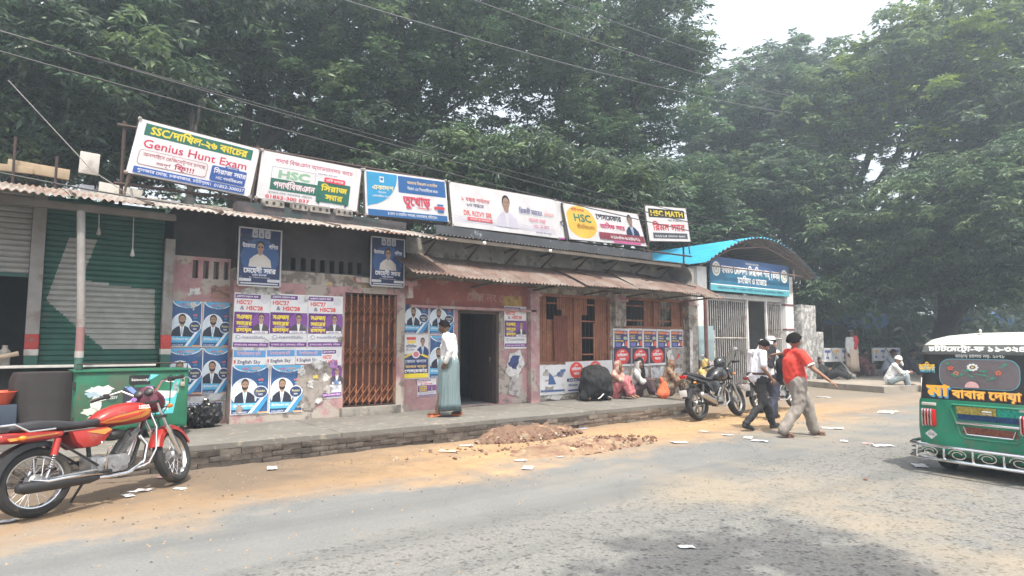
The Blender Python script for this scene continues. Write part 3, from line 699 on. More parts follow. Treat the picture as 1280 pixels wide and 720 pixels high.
# collapsible steel gate
gate = empty("collapsible_gate", "closed red oxide collapsible steel gate in the mauve wall", "gate", (4.9, 10.50, .44))
H_ = 1.95; nb = 9
me = MB().box((0, 0, H_ / 2), (.026, .018, H_)).mesh("bar", rust_red)
for i in range(nb): link("bar", me, gate, (-.48 + .96 * i / (nb - 1), 0, .0))
for zc in (.22, .88, 1.60):
    mb = MB()
    for i in range(nb - 1):
        a = -.48 + .96 * i / (nb - 1); b = a + .96 / (nb - 1)
        for s in (-1, 1):
            for dz in (-.08, .08): mb.tube([(a, -.022, zc + dz - s * .08), (b, -.022, zc + dz + s * .08)], .014, 4, flat=.4)
    mb.build("lattice", rust_red, gate)
for z in (H_ + .01, .012): mb = MB(); mb.box((0, 0, z), (1.0, .06, .026)); mb.build("track", rust_dark, gate)
mb = MB(); mb.box((0, .10, H_ / 2), (.98, .015, H_ - .08)); mb.build("backing_sheet", mat("red_oxide_sheet", (.13, .052, .033), .75, .1, var=.3, scale=5, col2=(.08, .035, .025), s2=2), gate)
mb = MB(); mb.box((.1, -.03, 1.0), (.05, .03, .06), b=.006); mb.tube([(.085, -.03, 1.03), (.085, -.03, 1.06), (.115, -.03, 1.06), (.115, -.03, 1.03)], .005, 6); mb.build("padlock", steel, gate)

# ---------------------------------------------------------------- mosque gate at the far end
mg = empty("mosque_gate", "white pillared gateway with barred gates, blue sign and arched tin roof", "gateway", (0, 0, 0))
tile = mat("white_pillar_paint", (.62, .62, .63), .7, var=.08, scale=3, col2=(.45, .44, .43), s2=2)
for x, w in ((17.15, .5), (22.35, .55)):
    mb = MB(); mb.box((x, 12.65, 2.0), (w, .5, 4.0), 0, b=.02)
    for z in (1.0, 2.05, 2.95) if x > 20 else (): mb.box((x, 12.645, z), (w + .03, .52, .06), 1)
    mb.build("pillar", [tile, mat("maroon_band", (.16, .05, .06), .8)], mg)
mb = MB(); mb.box((19.75, 12.7, 3.12), (4.7, .3, .16), b=.01); mb.build("lintel", tile, mg)
gsteel = mat("grey_painted_bars", (.42, .41, .40), .5, .3, var=.2, scale=9, col2=(.25, .2, .17), s2=4)
gb = MB().tube([(0, 0, .12), (0, 0, 3.0)], .018, 6).mesh("bar", gsteel)
def leaf(x0, x1, y0=12.55, y1=12.55):
    fr = MB(); 
    for z in (.14, 1.72, 2.98): fr.tube([(x0, y0, z), (x1, y1, z)], .028, 4)
    for x, y in ((x0, y0), (x1, y1)): fr.tube([(x, y, .1), (x, y, 3.0)], .035, 4)
    g = fr.build("gate_leaf", gsteel, mg); n = int(math.hypot(x1 - x0, y1 - y0) / .115)
    for i in range(1, n): link("bar", gb, g, (x0 + (x1 - x0) * i / n, y0 + (y1 - y0) * i / n, 0))
leaf(17.5, 19.75); leaf(21.05, 22.0)
mb = MB(); mb.box((21.0, 12.55, 1.55), (.07, .07, 3.0)); mb.box((19.82, 12.55, 1.55), (.07, .07, 3.0)); mb.build("gate_post", tile, mg)
# passage behind
mb = MB(); mb.box((19.7, 19.5, 1.7), (6, .1, 3.4)); mb.box((16.9, 16, 1.7), (.1, 6.5, 3.4)); mb.box((22.7, 16, 1.7), (.1, 6.5, 3.4)); mb.build("passage_wall", mat("passage_wall", (.26, .25, .25), .9, var=.3, scale=.8), mg)
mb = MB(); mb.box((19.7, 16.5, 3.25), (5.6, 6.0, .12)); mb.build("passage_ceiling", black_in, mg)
# sign
s = Print(4.75, 1.12); tb_ = (.025, .145, .26); s.rect(0, .22, 4.75, 1.12, tb_); s.rect(0, .80, 4.75, 1.12, (.045, .10, .24)); s.rect(0, 0, 4.75, .22, (.09, .36, .43)); s.rect(0, .20, 4.75, .225, WHITE)
s.text("হযরত মোল্লা মিছকিন শাহ্ (রহঃ)", .62, .62, .24, (.85, .85, .87), w=3.50, bold=1.3)
s.text("মসজিদ ও মাজার", 2.38, .32, .20, (.85, .85, .87), w=1.75, bold=1.2, center=True); s.text("বিসমিল্লাহির রাহমানির রাহিম", 2.38, .97, .06, (.7, .74, .8), w=.8, bold=.5, center=True)
s.text("পরিচালনায় মসজিদ ও মাজার কমিটি, গুলজার মোড়, চকবাজার, চট্টগ্রাম", .35, .07, .07, (.03, .07, .16), w=4.0, bold=.7)
for cx in (.32, 4.42): s.ell(cx, .72, .22, .24, (.75, .76, .72)); s.ell(cx, .72, .16, .18, (.42, .46, .42)); s.ell(cx, .72, .11, .13, (.75, .76, .72)); s.rect(cx - .04, .66, cx + .04, .77, (.35, .4, .38))
s.build("name_board", (17.44, 12.30, 3.24), thick=.05, parent=mg, back=tb_)
# barrel roof of corrugated sheets, bright blue outside, grey inside; ridges run back along the passage
bl = mat("bright_blue_tin", (.05, .42, .68), .45, .1, var=.12, scale=2); gy_ = mat("grey_tin_underside", (.20, .19, .185), .7, .2, var=.25, scale=2)
prof = []; X0, X1, N = 16.75, 23.75, 14 * 16
for i in range(N + 1):
    t = i / N; x = X0 + (X1 - X0) * t; q = (x - 20.15) / 3.45
    z = 4.02 + 1.12 * max(0, math.cos(min(1, abs(q)) * math.pi / 2)) ** .95 - .0 * q
    z += .03 * math.sin(2 * math.pi * t * 34); prof.append((x, z))
for k in range(7):
    a, b = int(N * k / 7), int(N * (k + 1) / 7) ; mb = MB(); sub = prof[a:b + 1]; m_ = len(sub)
    vs = [(x, y, z + dz) for dz in (0, -.012) for y in (11.92 + rnd.uniform(-.03, .03), 16.8) for x, z in sub]
    for i in range(m_ - 1): mb.add([vs[i], vs[i + 1], vs[m_ + i + 1], vs[m_ + i]], [(0, 1, 2, 3)], 0); o_ = 2 * m_; mb.add([vs[o_ + i], vs[o_ + i + 1], vs[o_ + m_ + i + 1], vs[o_ + m_ + i]], [(3, 2, 1, 0)], 1)
    mb.build("roof_sheet", [bl, gy_], mg, 70)
for y in (12.15, 14.3, 16.5):
    mb = MB(); pts = [(prof[i][0], y, prof[i][1] - .08) for i in range(0, N + 1, 12)]; low = [(x, yy, z - .22 * math.sin(math.pi * (x - X0) / (X1 - X0))) for x, yy, z in pts]
    mb.tube(pts, .025, 6); mb.tube(low, .02, 6)
    for i in range(len(pts) - 1): mb.tube([pts[i], low[i + 1]] if i % 2 else [low[i], pts[i + 1]], .014, 5)
    mb.tube([(17.2, y, 4.0), (22.9, y, 4.02)], .025, 6); mb.build("roof_truss", mat("truss_paint", (.16, .10, .09), .7), mg)
for x in (17.2, 22.9):
    mb = MB(); mb.tube([(x, 12.5, 3.9), (x, 12.5, 4.3)], .04, 6); mb.tube([(x, 16.4, .0), (x, 16.4, 4.3)], .05, 6); mb.build("roof_post", gsteel, mg)
# scuffed grey side column and lower block at the right of the gate
bare = mat("scuffed_grey_column", (.26, .26, .265), .9, var=.3, scale=7, col2=(.52, .52, .52), c2=(.5, .56), s2=7, col3=(.12, .11, .11), s3=3, bump=.4)
mb = MB(); mb.box((0, 0, 1.45), (1.05, .45, 2.9), b=.02); o = mb.build("side_column", bare); o.location = (23.65, 12.6, .1); tag(o, "scuffed grey column covered in torn poster scraps right of the gateway", "column")
mb = MB(); mb.box((0, 0, .95), (.5, .4, 1.9), b=.02); o = mb.build("low_pier", bare); o.location = (24.7, 12.7, .1); tag(o, "short scuffed grey pier at the foot of the tall grey column", "pier")
mb = MB(); mb.box((0, 0, 1.0), (.5, .3, 1.9), b=.02); o = mb.build("low_pier", bare); o.location = (16.7, 12.0, .0); tag(o, "short scuffed grey pier left of the barred gate behind the switch box", "pier")

# ================================================================== BANNERS on the roofs
vinyl = lambda w, h: None
def banner(c4, draw, label, seed, y=11.0):
    """c4: tl, tr, br, bl as (x,z); sheet stretched on a timber and wire frame"""
    tl, tr, br, bl = [Vector((a, y, b)) for a, b in c4]
    w = ((tr - tl).length + (br - bl).length) / 2; h = ((tl - bl).length + (tr - br).length) / 2
    root = empty("banner", label, "banner", (bl.x, y, bl.z), 0, "advertising banners along the roof")
    p = Print(w, h, .001); p.tr = .35; p.kind = 'vinyl'
    p.rect(0, 0, w, h, WHITE); draw(p, w, h)
    cor = [(0, 0), (br.x - bl.x - w, br.z - bl.z), (tr.x - bl.x - w, tr.z - bl.z - h), (tl.x - bl.x, tl.z - bl.z - h)]
    p.build("printed_sheet", (0, 0, 0), thick=.002, wrinkle=.025, corners=cor, seed=seed, parent=root)
    q = [Vector(v) - Vector((bl.x, y, bl.z)) + Vector((0, .03, 0)) for v in (bl, br, tr, tl)]
    for a, b in ((q[0], q[1]), (q[3], q[2]), (q[0] + Vector((0, 0, -.35)), q[3]), (q[1] + Vector((0, 0, -.35)), q[2])):
        mb = MB(); mb.tube([a, b], .02, 6); mb.build("frame_bar", wood_d, root)
    for a in (q[3], q[2]):
        mb = MB(); mb.tube([a - Vector((0, 0, h * .5)), a + Vector((0, 1.1, -h - .1))], .018, 6); mb.build("back_stay", wood_d, root)
    for a in q:
        mb = MB(); mb.lathe([(.012, -.004), (.03, 0), (.012, .004)], 8, M=Matrix.Translation(a + Vector((0, -.045, 0))) @ Matrix.Rotation(R(90), 4, 'X')); mb.build("eyelet", steel, root)
    return root
def b1(p, w, h):
    p.rect(.10, h * .73, w - .10, h * .95, GRN); p.text("SSC/দাখিল-২৬ ব্যাচের", .18, h * .775, h * .135, YEL, w=w - .36, bold=1.4)
    p.text("Genius Hunt Exam", .12, h * .515, h * .15, (.60, .03, .10), w=w - .26, bold=.5)
    p.rrect(.10, h * .19, w * .60, h * .47, .05, (.35, .12, .16)); p.rrect(.108, h * .19 + .008, w * .60 - .008, h * .47 - .008, .045, WHITE)
    p.text("অনলাইনে রেজিস্ট্রেশন চলছে", .16, h * .355, h * .065, (.40, .06, .10), w=w * .49, bold=.5); p.text("সম্পূর্ণ", w * .20, h * .235, h * .055, (.35, .06, .10), w=w * .11, bold=.5); p.text("ফ্রি!!!", w * .34, h * .225, h * .085, (.45, .03, .08), w=w * .16, bold=.8)
    p.rrect(w * .63, h * .17, w - .12, h * .47, .03, (.03, .10, .38)); p.rrect(w * .74, h * .45, w * .86, h * .50, .015, (.03, .10, .38)); p.text("পরিচালনায়", w * .80, h * .462, h * .025, WHITE, w=w * .09, center=True, bold=.4)
    p.text("সিরাজ স্যার", w * .652, h * .325, h * .09, WHITE, w=w * .28, bold=1); p.text("HSC পদার্থবিজ্ঞান", w * .68, h * .215, h * .055, WHITE, w=w * .23, bold=.8)
    p.rect(.08, h * .03, w - .10, h * .145, (.03, .11, .42)); p.text("গুলজার মোড়, চকবাজার, চট্টগ্রাম।", .13, h * .065, h * .055, WHITE, w=w * .58, bold=.7); p.text("01852-300037", w * .68, h * .06, h * .06, WHITE, w=w * .26, bold=.8)
def b2(p, w, h):
    c = (.52, .05, .16); p.text("পদার্থ বিজ্ঞান অ্যাডভান্সড ব্যাচে", w * .13, h * .80, h * .085, c, w=w * .78, bold=.5)
    p.rect(w * .11, h * .42, w * .535, h * .71, (.2, .25, .3)); p.rect(w * .113, h * .43, w * .532, h * .70, WHITE); p.text("HSC", w * .17, h * .49, h * .16, (.30, .52, .36), w=w * .31, bold=2.4)
    p.rect(w * .11, h * .22, w * .56, h * .46, GRN); p.text("পদার্থবিজ্ঞান", w * .14, h * .27, h * .13, WHITE, w=w * .40, bold=1.4, outline=(c, 1.2)); p.text("গুলজার মোড়, চকবাজার, চট্টগ্রাম", w * .10, h * .145, h * .035, (.2, .2, .25), w=w * .42, bold=.4)
    p.text("01852-300 037", w * .08, h * .035, h * .07, RED, w=w * .42, bold=1)
    p.rect(w * .56, h * .11, w * .90, h * .56, GRN); p.poly([(w * .56, h * .11), (w * .60, h * .11), (w * .60, h * .05)], (.01, .08, .06)); p.poly([(w * .86, h * .11), (w * .90, h * .11), (w * .86, h * .05)], (.01, .08, .06))
    p.text("সিরাজ", w * .60, h * .36, h * .12, YEL, w=w * .27, bold=1.5); p.text("স্যার", w * .65, h * .17, h * .12, YEL, w=w * .18, bold=1.5)
    p.rrect(w * .62, h * .55, w * .84, h * .665, .03, (.7, .06, .10)); p.text("ভর্তি চলছে", w * .73, h * .58, h * .05, WHITE, w=w * .18, center=True, bold=.8); p.text("চকবাজার সেরা ব্যাচ", w * .55, h * .70, h * .03, (.1, .1, .2), w=w * .2, bold=.4)
def b3(p, w, h):
    p.rect(.05, 0, w - .03, .14 * h, (.03, .16, .42)); p.text("৪ তলা ও তাহসিন প্লাজা, চকবাজার, চট্টগ্রাম।", w * .25, h * .045, h * .06, WHITE, w=w * .6, bold=.6)
    p.rect(w * .39, h * .58, w - .03, h * .96, (.03, .15, .42)); p.text("আমাদের বিজ্ঞান ও মানবিক", w * .50, h * .80, h * .065, (.85, .6, .35), w=w * .38, bold=.9); p.text("বিভাগ এর শিক্ষার্থীদের জন্য", w * .50, h * .66, h * .065, WHITE, w=w * .38, bold=.6)
    pts = [(.04, h * .97), (w * .38, h * .97)] + [(w * .38 * math.cos(R(a)), h * .97 - h * .74 * math.sin(R(a))) for a in range(10, 88, 10)] + [(.04, h * .20)]
    p.poly(pts[::-1], (.04, .36, .66)); p.rect(w * .17, h * .76, w * .22, h * .89, WHITE); p.rect(w * .18, h * .80, w * .21, h * .86, (.03, .2, .5))
    p.text("একাদশ", w * .08, h * .59, h * .10, (.88, .75, .45), w=w * .25, bold=1.2); p.text("বিজ্ঞান", w * .15, h * .51, h * .04, WHITE, w=w * .09); p.text("একাডেমিক প্রোগ্রাম", w * .08, h * .42, h * .045, WHITE, w=w * .22, bold=.5)
    p.text("তুখোড়", w * .44, h * .31, h * .21, (.62, .06, .12), w=w * .33, bold=1.3); p.ell(w * .69, h * .27, w * .10, h * .02, (.62, .06, .12), 10, 180, 360)
    p.rect(w * .86, h * .36, w * .94, h * .40, (.03, .15, .42)); p.rect(w * .82, h * .28, w * .95, h * .34, (.7, .06, .1)); p.rect(w * .86, h * .21, w * .94, h * .26, (.03, .15, .42))
def b4(p, w, h):
    s_ = (.80, .78, .86)
    for k, a in enumerate((.24, .20, .165, .13)): p.poly([(w * .02, h * a), (w * .5, h * (a + .01)), (w * .97, h * (a - .03)), (w * .97, h * (a - .04)), (w * .5, h * (a)), (w * .02, h * (a - .008))][::-1], (.62, .55, .74))
    p.text("“১ বছর পর্যন্ত", w * .07, h * .62, h * .09, (.68, .12, .14), w=w * .27, bold=.6); p.text("১৩ বছরে”", w * .13, h * .50, h * .08, (.15, .12, .2), w=w * .17, bold=.5)
    p.text("DR. RIZVY SIR", w * .10, h * .29, h * .11, (.75, .15, .15), w=w * .25, bold=1); p.rect(w * .13, h * .17, w * .35, h * .25, (.75, .12, .14)); p.text("পদার্থ ও রসায়ন", w * .15, h * .19, h * .04, WHITE, w=w * .18)
    p.person(w * .49, h * .12, h * .78, (.66, .64, .76), (.42, .27, .21), (.74, .74, .8), beard=False, tie=None)
    p.text("রিজভী স্যারের", w * .61, h * .52, h * .12, (.10, .10, .28), w=w * .23, bold=.5); p.text("ক্লাসে", w * .86, h * .53, h * .09, (.75, .3, .3), w=w * .1, bold=.4); p.text("অনেক সেরা", w * .70, h * .34, h * .09, (.72, .2, .3), w=w * .17, bold=.5)
    p.text("HSC 26 ব্যাচ", w * .74, h * .20, h * .08, (.5, .15, .3), w=w * .16, bold=.5); p.text("জানতে কল করুন", w * .76, h * .06, h * .04, (.1, .1, .15), w=w * .16, bold=.4)
def b5(p, w, h):
    p.ell(w * .19, h * .52, w * .19, h * .46, (.85, .58, .10), 28); p.rect(0, h * .0, .05, h, WHITE)
    p.text("ভর্তি চলছে", w * .09, h * .83, h * .07, RED, w=w * .16, bold=.6); p.text("HSC", w * .10, h * .54, h * .21, (.02, .22, .16), w=w * .22, bold=1.2); p.text("জীববিজ্ঞান", w * .12, h * .33, h * .11, (.45, .22, .04), w=w * .22, bold=.7)
    p.text("পেসমেকার", w * .39, h * .68, h * .16, (.03, .03, .05), w=w * .34, bold=1.1); p.text("আসিফ স্যার", w * .42, h * .42, h * .14, (.62, .05, .16), w=w * .33, bold=1)
    p.person(w * .85, h * .24, h * .70, (.02, .04, .12), (.35, .22, .17), (.6, .65, .7))
    p.rect(w * .38, h * .10, w * .99, h * .30, (.28, .05, .08)); p.text("✆০১৮৪৬-৯২৪৯৭১"[1:], w * .52, h * .14, h * .10, WHITE, w=w * .40, bold=1); p.rect(w * .55, h * .02, w * .92, h * .08, (.65, .12, .35))
def b6(p, w, h):
    p.rect(w * .06, h * .68, w * .94, h * .93, BLK); p.text("HSC MATH", w * .10, h * .73, h * .15, YEL, w=w * .80, bold=2); p.text("SSC PUBLIC", w * .50, h * .59, h * .05, BLK, w=w * .35, bold=.5)
    p.text("রিমন স্যার", w * .12, h * .31, h * .20, (.62, .05, .08), w=w * .78, bold=1.2); p.rect(w * .10, h * .08, w * .94, h * .24, (.08, .09, .12)); p.text("০১৮১৫ ৩০০০ ৬৬৭", w * .14, h * .115, h * .07, WHITE, w=w * .74, bold=.7)
banner([(1.28, 4.94), (3.06, 4.79), (2.92, 3.96), (1.13, 4.08)], b1, "white banner reading Genius Hunt Exam on the roof, leftmost of all", 1)
banner([(3.10, 4.79), (4.90, 4.76), (4.82, 3.95), (3.02, 3.96)], b2, "white banner with pale green HSC and a dark green ribbon box on the roof", 2)
banner([(4.95, 4.77), (6.73, 4.84), (6.82, 3.99), (5.00, 3.92)], b3, "blue and white banner with large red lettering in its middle", 3)
banner([(6.81, 4.83), (9.71, 4.85), (9.82, 3.96), (6.91, 3.93)], b4, "long pale banner reading DR. RIZVY SIR with a portrait of a man", 4)
banner([(9.93, 4.81), (12.55, 4.87), (12.87, 4.06), (10.15, 3.98)], b5, "white banner with yellow disc reading HSC and a man in dark coat", 5)
banner([(12.83, 5.14), (14.54, 5.28), (14.72, 4.37), (13.00, 4.22)], b6, "small banner with black bar reading HSC MATH, rightmost of the roof banners", 6)
def b7(p, w, h): p.text("C", w * .2, h * .35, h * .15, (.1, .1, .3)); p.rect(0, 0, w, h * .04, (.6, .1, .5))
banner([(9.74, 4.86), (10.3, 4.86), (10.45, 3.98), (9.86, 3.96)], b7, "plain white banner edge showing between the portrait banner and yellow disc banner", 7, y=11.07)
# long rails carrying the banners
rr = empty("banner_rail", "dark steel rails on posts carrying the row of banners along the roof", "rail", (0, 11.12, 3.6))
for za, zb in ((1.22, 1.30), (.32, .38)):
    mb = MB(); mb.tube([(1.0, .0, za), (14.9, .0, zb)], .025, 6); mb.build("rail", rust_dark, rr)
for x in (1.1, 3.06, 4.92, 6.80, 8.3, 9.8, 11.4, 12.9, 14.6):
    mb = MB(); mb.tube([(x, .03, -.1), (x, .03, 1.30)], .028, 6); mb.build("post", rust_dark, rr)
mb = MB(); mb.box((0, 0, .15), (6.5, .06, .3)); o = mb.build("roof_board", mat("dark_roof_board", (.05, .055, .065), .8, var=.3, scale=3, col2=(.22, .25, .28), c2=(.64, .68), s2=5)); o.location = (9.7, 10.9, 3.58); tag(o, "long dark board standing on the roof edge under the portrait banner", "board")

# ================================================================== POSTERS
def cloth_mb(): pass
def art_blue(p, w, h, bearded=True):
    p.rect(.012, .012, w - .012, h - .012, (.03, .10, .26)); p.ell(w * .5, h * 1.02, w * .48, h * .17, (.72, .78, .86), 20, 180, 360); p.ell(w * .5, h * 1.02, w * .44, h * .15, (.10, .42, .70), 20, 180, 360)
    p.text("HSC", w * .28, h * .905, h * .045, RED, w=w * .2, bold=1.4); p.text("বাংলা", w * .52, h * .905, h * .05, (.85, .3, .1), w=w * .22, bold=1); p.text("Live Batch", w * .28, h * .86, h * .03, (.03, .06, .2), w=w * .4, bold=.8)
    p.ell(w * .36, h * .44, w * .36, h * .30, (.75, .80, .86)); p.ell(w * .34, h * .43, w * .32, h * .27, (.62, .72, .82))
    p.person(w * .36, h * .22, h * .50, (.02, .025, .05), (.36, .22, .15), (.78, .8, .84), beard=bearded)
    p.poly([(.012, h * .10), (w * .62, h * .10), (w * .78, h * .22), (.012, h * .24)], (.10, .42, .70)); p.text("জীববিজ্ঞান ব্যাচ", w * .06, h * .15, h * .045, WHITE, w=w * .52, bold=.6)
    p.poly([(w * .45, h * .02), (w * .55, h * .02), (w * .98, h * .42), (w * .98, h * .50)], (.72, .80, .88)); p.poly([(w * .55, h * .02), (w * .72, h * .02), (w * .98, h * .30), (w * .98, h * .40)], (.05, .30, .60))
    p.ell(w * .77, h * .44, w * .20, h * .13, (.75, .82, .9)); p.ell(w * .77, h * .44, w * .18, h * .115, (.03, .05, .14)); p.text("Rabbi", w * .77, h * .445, h * .04, (.65, .6, .3), w=w * .24, center=True, bold=1.2); p.text("স্যার", w * .77, h * .375, h * .035, WHITE, w=w * .12, center=True, bold=.8)
    p.text("ভর্তি", w * .70, h * .67, h * .04, (.75, .2, .2), w=w * .14, bold=1); p.text("২৭", w * .72, h * .62, h * .03, (.2, .5, .8), w=w * .1, bold=1)
    p.rect(w * .7, .014, w - .014, h * .04, (.8, .35, .1)); p.text("01812-000270", w * .06, h * .03, h * .03, WHITE, w=w * .35, bold=.5)
def art_purple(p, w, h):
    p.rect(.01, h * .90, w * .72, h * .975, PURP); p.text("একাদশ-দ্বাদশ ব্যাচ", w * .05, h * .92, h * .035, WHITE, w=w * .6, bold=.9)
    p.ell(w * .84, h * .90, w * .13, h * .08, (.62, .63, .68)); p.text("HSC’27", w * .06, h * .80, h * .07, (.72, .05, .04), w=w * .44, bold=1.6); p.text("&", w * .16, h * .70, h * .07, (.15, .12, .2), w=w * .12); p.text("HSC’28", w * .33, h * .70, h * .07, (.72, .05, .04), w=w * .46, bold=1.6)
    p.rect(.008, h * .28, w - .008, h * .66, PURP); p.ell(w * .8, h * .5, w * .3, h * .16, (.22, .07, .32))
    p.text("সঞ্জয়", w * .08, h * .535, h * .08, YEL, w=w * .42, bold=1.8); p.text("স্যারের", w * .08, h * .425, h * .07, YEL, w=w * .42, bold=1.8); p.text("অনলাইন", w * .12, h * .385, h * .02, WHITE, w=w * .3); p.text("রসায়ন", w * .08, h * .31, h * .065, YEL, w=w * .42, bold=1.7)
    p.person(w * .76, h * .29, h * .36, (.07, .06, .08), (.42, .28, .2), (.78, .78, .8), tie=None, glasses=True); p.rect(w * .52, h * .285, w * .96, h * .33, WHITE); p.text("সঞ্জয় স্যার", w * .58, h * .295, h * .022, PURP, w=w * .3)
    p.ell(w * .13, h * .21, w * .07, h * .04, (.45, .47, .55)); p.ell(w * .13, h * .21, w * .05, h * .028, WHITE); p.text("C-hemShifu", w * .08, h * .19, h * .05, (.3, .32, .42), w=w * .80, bold=.8); p.rect(.01, h * .04, w - .01, h * .12, PURP); p.text("গুলজার মোড়, চকবাজার, চট্টগ্রাম", w * .05, h * .06, h * .035, (.8, .6, .8), w=w * .88, bold=.7)
def art_math(p, w, h):
    p.rect(.012, .012, w - .012, h - .012, (.015, .03, .10)); p.ell(w * .5, h * .5, w * .45, h * .33, (.03, .09, .26))
    for i, c in enumerate("HSC"): p.rrect(w * (.30 + i * .15), h * .84, w * (.43 + i * .15), h * .985, .02, (.42, .45, .52)); p.text(c, w * (.335 + i * .15), h * .87, h * .055, (.02, .03, .1), w=w * .06, bold=1.3)
    p.text("উচ্চতর", w * .08, h * .66, h * .07, (.75, .76, .82), w=w * .30, bold=1); p.text("গণিত", w * .70, h * .66, h * .07, (.75, .76, .82), w=w * .22, bold=1)
    p.person(w * .5, h * .33, h * .46, (.60, .58, .56), (.33, .23, .19), (.60, .58, .56), tie=None, glasses=True)
    p.text("মেহেদী স্যার", w * .12, h * .225, h * .085, (.80, .81, .86), w=w * .76, bold=1.4); p.text("ঢাকা কলেজ", w * .32, h * .175, h * .03, (.75, .76, .8), w=w * .34, bold=.8); p.text("Ex. Maths Lecturer", w * .25, h * .14, h * .02, (.7, .7, .75), w=w * .5, bold=.5)
    p.rrect(.014, h * .075, w * .30, h * .125, .01, (.55, .57, .62)); p.rrect(w * .68, h * .075, w - .014, h * .125, .01, (.55, .57, .62)); p.rect(w * .06, h * .03, w * .94, h * .055, (.5, .52, .58))
def art_red(p, w, h):
    p.rect(.01, h * .12, w - .01, h - .01, (.06, .03, .07)); p.ell(w * .5, h * .52, w * .38, h * .42, (.72, .06, .05)); p.text("৬ষ্ঠ", w * .5, h * .76, h * .08, WHITE, w=w * .2, center=True, bold=1.5); p.text("মেডিকেল", w * .5, h * .54, h * .14, WHITE, w=w * .56, center=True, bold=2); p.text("ব্যাচ", w * .5, h * .32, h * .13, WHITE, w=w * .34, center=True, bold=2)
def art_mix(p, w, h):
    p.rect(w * .08, h * .02, w * .96, h * .90, (.04, .04, .16)); p.text("চকবাজারে প্রথম", w * .2, h * .93, h * .03, (.3, .05, .1), w=w * .6); p.rect(w * .10, h * .74, w * .64, h * .86, (.75, .22, .06)); p.ell(w * .80, h * .79, w * .14, h * .08, (.6, .3, .28))
    p.text("HSC 27", w * .12, h * .58, h * .07, YEL, w=w * .36, bold=1.6); p.text("গণিত", w * .14, h * .47, h * .06, WHITE, w=w * .35, bold=1.2); p.ell(w * .80, h * .52, w * .13, h * .09, (.45, .5, .38)); p.text("আনিস স্যার", w * .12, h * .34, h * .07, YEL, w=w * .55, bold=1.5)
    p.rect(w * .14, h * .08, w * .5, h * .28, (.16, .18, .45)); p.poly([(w * .58, h * .12), (w * .74, h * .12), (w * .68, h * .33)], WHITE); p.rect(w * .78, h * .10, w * .95, h * .36, (.75, .12, .05))
def art_pen(p, w, h):
    p.rect(.01, .01, w - .01, h * .55, NAVY); p.rect(.01, h * .02, w - .01, h * .12, YEL); p.poly([(.01, h * .45), (w * .5, h * .58), (w - .01, h * .45), (w - .01, h * .50), (w * .5, h * .63), (.01, h * .50)][::-1], YEL)
    p.rect(w * .15, h * .88, w * .50, h * .94, (.65, .06, .06)); p.rect(w * .18, h * .80, w * .50, h * .86, (.8, .6, .1)); p.text("প্রতিদিন", w * .12, h * .70, h * .06, NAVY, w=w * .4, bold=1.2); p.text("অনলাইন", w * .12, h * .63, h * .045, (.3, .3, .4), w=w * .34, bold=.6)
    p.person(w * .76, h * .55, h * .38, NAVY, (.35, .22, .17)); p.ell(w * .5, h * .55, w * .15, h * .09, WHITE); p.ell(w * .5, h * .55, w * .11, h * .065, (.6, .2, .25))
    p.text("কেমন ক্লাস", w * .5, h * .36, h * .07, (.6, .65, .8), w=w * .8, center=True, bold=1.2); p.text("জানতে আসুন", w * .5, h * .25, h * .055, (.85, .6, .2), w=w * .8, center=True, bold=1.2); p.text("পেসমেকার", w * .5, h * .145, h * .07, WHITE, w=w * .86, center=True, bold=1.8)
def art_eng(p, w, h):
    p.rect(.01, h * .52, w - .01, h - .02, (.10, .30, .62)); p.text("বিশ্ববিদ্যালয় ভর্তি", w * .12, h * .62, h * .2, (.7, .4, .45), w=w * .7, bold=.8); p.text("English Sky", w * .14, h * .16, h * .2, (.08, .08, .16), w=w * .7, bold=1.2); p.rect(w * .04, h * .16, w * .09, h * .36, (.5, .1, .1))
def poster(art, x, z, w, h, y, label, group, seed, tilt=0, clipx=None, torn=None):
    p = Print(w, h, .0005); p.rect(.0, .0, w, h, (.72, .73, .76)); art(p, w, h)
    if torn:
        keep = MB()
        V = p.mb.v
        for f, m in zip(p.mb.f, p.mb.m):
            c = (sum(V[i][0] for i in f) / len(f), sum(V[i][2] for i in f) / len(f))
            pass
    tilt = tilt or R(((seed * 37) % 11 - 5) * .22)
    return p.build("poster", (x, y - .004, z), thick=.0025, wrinkle=.0, label=label, cat="poster", group=group, seed=seed, ry=tilt)
GB = "blue biology class posters"; yb = 10.715
poster(art_blue, 1.785, 1.465, .425, .695, yb, "blue portrait poster nearest the striped pillar, upper row", GB, 1)
poster(art_blue, 2.215, 1.465, .425, .695, yb - .0, "blue portrait poster beside the purple ones, upper row of the recess", GB, 2)
poster(art_blue, 1.755, .745, .50, .70, yb - .012, "blue portrait poster partly hidden behind the green cabinet", GB, 3)
poster(art_blue, 2.24, .745, .40, .70, yb, "blue portrait poster directly above the black garbage bag", GB, 4)
yg = 10.45
GP = "purple chemistry posters"
poster(art_purple, 2.595, 1.435, .545, .875, yg, "purple and yellow chemistry poster, leftmost of the row of three", GP, 5)
poster(art_purple, 3.145, 1.435, .61, .885, yg, "purple and yellow chemistry poster, middle of the row of three", GP, 6, .003)
poster(art_purple, 3.765, 1.435, .60, .885, yg, "purple and yellow chemistry poster beside the collapsible gate", GP, 7, -.003)
GE = "white English class strips"
poster(art_eng, 2.61, 1.17, .50, .27, yg, "white and blue English Sky strip, leftmost of the three strips", GE, 8)
poster(art_eng, 3.115, 1.18, .46, .255, yg, "white and blue English Sky strip in the middle of the three strips", GE, 9)
poster(art_eng, 3.58, 1.19, .44, .245, yg, "white and blue English Sky strip nearest the torn purple poster", GE, 10)
poster(art_purple, 4.03, .60, .345, .83, yg, "narrow torn purple chemistry poster low beside the collapsible gate", GP, 11)
